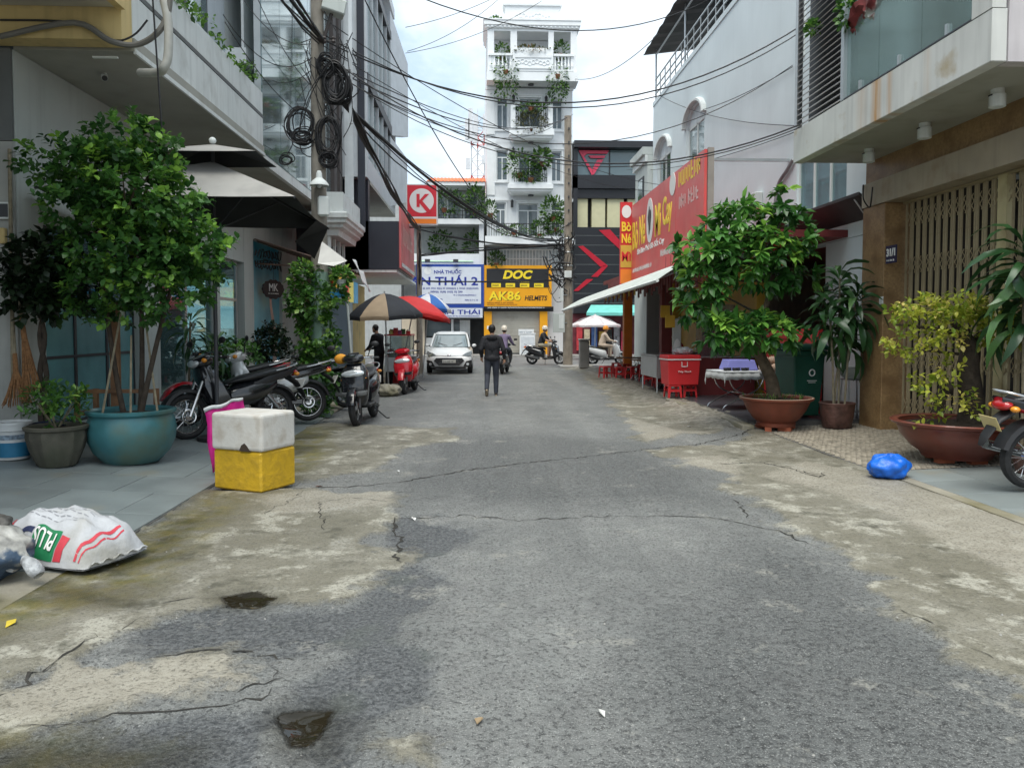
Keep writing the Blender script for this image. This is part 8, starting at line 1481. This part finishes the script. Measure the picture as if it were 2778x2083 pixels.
def coil(label, c, R0, n, axis=(0,0), squash=1.2, r=.011):
    t = thing('cable_coil', label, 'cable coil', c); mb = MB()
    for k in range(n):
        q = R0*random.uniform(.72, 1.08); o = Vector((random.gauss(0,.02), random.gauss(0,.03), random.gauss(0,.03))); M_ = euler(R(90)+random.gauss(0,.12), random.gauss(0,.12), axis[0]+random.gauss(0,.25)); pts = [M_ @ Vector((q*math.cos(a)*(1+.06*math.sin(3*a+k)), q*squash*math.sin(a), 0))+o for a in np.linspace(0, 6.283, 25)]; mb.tube(pts, r, 5, cap=False)
    mb.build('loops', CAB, t, smooth=True); return t
coil('loose black cable coil hanging on the house side of the pole', onY(815, 335, UPY-.12), .26, 12); coil('dense lower black cable coil hanging on the house side of the pole', onY(820, 372, UPY-.1), .2, 9, squash=.7); coil('long black cable coil hanging below the crossarm', onY(893, 372, UPY-.16), .2, 12, squash=1.9); coil('thick black cable coil between the two crossarms', onY(910, 225, UPY-.18), .22, 16, squash=1.6, r=.015); coil('small cable ring on the glass house front', onY(778, 434, 15.0), .12, 4, squash=.8)
coil('tangle of black cable ends at the bottom of the long coil', onY(890, 435, UPY-.16), .14, 12, squash=.9)
coil('upper black cable coil at the crossarm root', onY(885, 180, UPY-.18), .17, 12, squash=1.1); coil('narrow cable coil against the upright channel', onY(935, 240, UPY-.12), .13, 9, squash=1.9)
tg = thing('cable_tangle', 'untidy tangle of thin black wires around the pole top', 'cables', UPt(6.4)); 
for k in range(46):
    a = Vector((UPX+random.uniform(-.35,.7), UPY+random.uniform(-.3,.2), random.uniform(5.0, 7.4))); b = Vector((UPX+random.uniform(-.2,.6), UPY+random.uniform(-.25,.2), random.uniform(4.3, 7.0))); o = MB().tube(smooth_path([a, a.lerp(b,.5)+Vector((random.uniform(-.3,.3), random.uniform(-.15,.1), random.uniform(-.45,.1))), b], 5), random.uniform(.005,.011), 5, cap=False).build('strand', CAB, tg, smooth=True); o.matrix_parent_inverse = tg.matrix_basis.inverted()
# corner pole across the lane
rp = onZ(1540, 990, .1); RPX, RPY = rp.x*31.4/rp.y, 31.4; cp2 = thing('utility_pole', 'brown weathered concrete utility pole at the street corner with meter boxes', 'pole', (RPX, RPY, .1)); ztp = onY(1540, 316, RPY).z
PBR = mat('pole_brown', (.27,.23,.185), .85, var=.22, scale=4, streak=.35, bump=.4, bscale=25); MB().tube([(0,0,0),(0,0,3),(0,0,6),(-.03,0,ztp-.1)], [.205,.19,.165,.14], 18).build('shaft', PBR, cp2, smooth=True)
for k in range(9): MB().box(-.03,.03,-.235,-.16,5.2+k*.55,5.28+k*.55).build('climbing_hole', DKF, cp2)
for k in range(3): MB().torus((0,0,4.1+k*.55), .182, .02, 20, 6).build('steel_band', ALU, cp2, smooth=True)
for lab, px, py, w, h, m in (('grey electricity meter cabinet on the corner pole', 1516, 876, .48, .78, PALE), ('small white notice fixed to the corner pole', 1541, 744, .3, .28, WHITE), ('tall white tag strip on the corner pole', 1524, 800, .14, .55, WHITE)):
    c = onY(px, py, RPY-.32); t = thing('meter_cabinet' if 'cabinet' in lab else 'pole_notice', lab, 'cabinet' if 'cabinet' in lab else 'notice', c); part(MB().cbox(c, w, .16 if w > .4 else .02, h), 'case', m, t, bevel=.01); part(MB().tube([c, (RPX, RPY-.15, c.z)], .02, 6), 'bracket', ALU, t)
    if w > .4: part(MB().cbox(c+Vector((.1,-.085,.05)), .2, .012, .55), 'door', WHITE, t)
t2 = thing('cable_tangle', 'thick black tangle of cables bundled at the corner pole', 'cables', (RPX, RPY, 5)); 
for k in range(60):
    z = random.uniform(3.6, 5.6); a = Vector((RPX+random.uniform(-1.1,.25), RPY+random.uniform(-.35,.1), z)); b = Vector((RPX+random.uniform(-.5,.3), RPY+random.uniform(-.3,.1), z+random.uniform(-1.2,.5))); o = MB().tube(smooth_path([a, a.lerp(b,.5)+Vector((random.uniform(-.3,.2), 0, random.uniform(-.5,.2))), b], 5), random.uniform(.012,.03), 5, cap=False).build('strand', CAB, t2, smooth=True); o.matrix_parent_inverse = t2.matrix_basis.inverted()
# bundles
RPT = Vector((RPX-.2, RPY, onY(1530, 652, RPY).z)); K2T = Vector((K2.x, K2.y, 5.0))
bundle('thick cable bundle sagging across the lane from the coiled pole to the corner pole', UPt(6.15)+Vector((.1,0,0)), RPT, .85, 9, .018, .04); bundle('cable bundle running from the crossarm to the circled K sign pole', Vector((UPX+.55, UPY, zb_)), K2T+Vector((.05,0,.1)), .25, 9, .018, .045); bundle('thick cable bundle coming in along the house fronts to the coiled pole', Vector((-3.4, -6, 8.9)), UPt(6.9)+Vector((.12,0,0)), .9, 12, .020, .08)
bundle('upper black cable pair between the K sign pole and the corner pole', Vector((K2.x, K2.y, onY(1140, 622, K2.y).z)), RPT+Vector((0,0,-.15)), .25, 4, .022, .03); bundle('lower black cable pair between the K sign pole and the corner pole', Vector((K2.x, K2.y, onY(1140, 694, K2.y).z)), RPT+Vector((0,0,-.2)), -.05, 4, .024, .03); bundle('lowest black cable crossing in front of the shop signs', Vector((K2.x, K2.y, onY(1140, 762, K2.y).z)), Vector((RPX, RPY, onY(1530, 758, RPY).z)), .06, 3, .02, .015)
bundle('short cable bundle curving up the circled K sign pole', K2T+Vector((.02,-.1,0)), Vector((K2.x+.02, K2.y-.12, 3.2)), -.0, 6, .018, .04)
CL = ['thicker black cable from the coiled pole up to the slatted screen', 'thinner upper cable from the coiled pole to the edge of the slatted screen', 'black cable from the coiled pole to the lower corner of the slatted screen', 'fine wire from the coiled pole to the lower corner of the slatted screen', 'fine cable from the coiled pole to the white recess in the plain wall', 'highest black cable from the coiled pole to the terrace railing', 'thin cable from the coiled pole to the cornice of the small grey house', 'fine wire from the coiled pole to the window of the small grey house']
gA, gB = 'thin cables crossing the sky above the lane', 'thin cables along the plain side wall'
for k, (a, b, d, r) in enumerate(((UPt(7.0), onX(2190, 60, 6.65), 1.40, .014), (UPt(7.1), onX(2195, 72, 6.65), 1.5, .011), (UPt(6.8), onX(2172, 338, 5.1), 1.25, .012), (UPt(6.6), onX(2174, 345, 5.1), 1.2, .008), (UPt(6.5), onX(2150, 178, 6.68), 1.55, .009), (UPt(8.6), onX(1960, -20, 6.65), 1.25, .012), (UPt(7.4), onY(1900, 505, 29), .9, .009), (UPt(6.9), onY(1800, 520, 29), .7, .008))): cable(CL[k], sag(a, b, d, 22), r)
cable('long black cable slanting down from the glazed corner house to the shop signs', sag(onX(985, -10, -3.3), onY(1395, 640, 41.9), 1.0, 20), .02); cable('thin wire slanting up from the white townhouse to the plain house roof', sag(onY(1560, 215, 42), onX(1790, 90, 6.3), .5, 16), .014)
for (a, b, d) in ((onY(1100, 145, 26), onY(1470, 3, 30), .3), (onY(1105, 140, 26), onY(1360, -8, 28), .25), (onY(1100, 75, 24), onY(1340, -5, 26), .1)): cable('faint thin wire high over the lane beside the white townhouse', sag(a, b, d, 16), .009, 'faint wires high over the lane')
for (a, b, d) in ((onX(2172, 342, 6.66), onX(1790, 260, 6.6), .25), (onX(2180, 350, 6.66), onX(1700, 460, 6.6), .3), (onX(2150, 182, 6.66), onX(1900, 300, 6.6), .1)): cable('thin cable strung along the plain pale blue wall', sag(a, b, d, 16), .009, gB)
cable('drooping cable from the crossarm to the far white townhouse', sag(Vector((UPX+.6, UPY, za)), onY(1555, 310, 41.9), .9, 20), .012, 'drooping cables to the white townhouse'); cable('drooping cable from the crossarm to the far white townhouse', sag(Vector((UPX+.6, UPY, za-.1)), onY(1540, 318, RPY), .7, 20), .014, 'drooping cables to the white townhouse'); cable('drooping cable from the crossarm to the far white townhouse', sag(Vector((UPX+.6, UPY, za-.2)), onY(1535, 322, RPY), .9, 20), .010, 'drooping cables to the white townhouse')
# cables on the canopy shop side
cable('thin black cable hanging straight down past the canopy into the tree', [onY(413, -20, 9.25), onY(425, 150, 9.22), onY(432, 250, 9.2), onY(442, 395, 9.2)], .011)
for (a, b, d) in ((onX(605, 40, -4.2), UPt(6.7), .5), (onX(660, 0, -4.2), UPt(6.9), .3), (onX(610, 60, -4.2), UPt(5.4), .25), (onX(700, 0, -4.1), UPt(6.0), .2), (onX(780, 420, -4.22), UPt(6.3), .1), (onX(740, 220, -4.22), UPt(6.5), .15), (onX(765, 340, -4.22), UPt(5.2), .2)): cable('loose thin cable from the house front to the coiled pole', sag(a, b, d, 12), .008, 'loose cables at the coiled pole')
pv = MB().tube(smooth_path([onY(440, -20, 9.3), onY(456, 60, 9.3), onY(456, 150, 9.3), onY(445, 185, 9.3), onY(430, 197, 9.4), onY(380, 198, 9.6)], 5), .05, 12).build('drain_pipe', mat('pvc_grey', (.42,.42,.39), .5, var=.12, scale=8), smooth=True); tag(pv, 'bent grey plastic drain pipe at the corner of the white canopy', 'pipe')
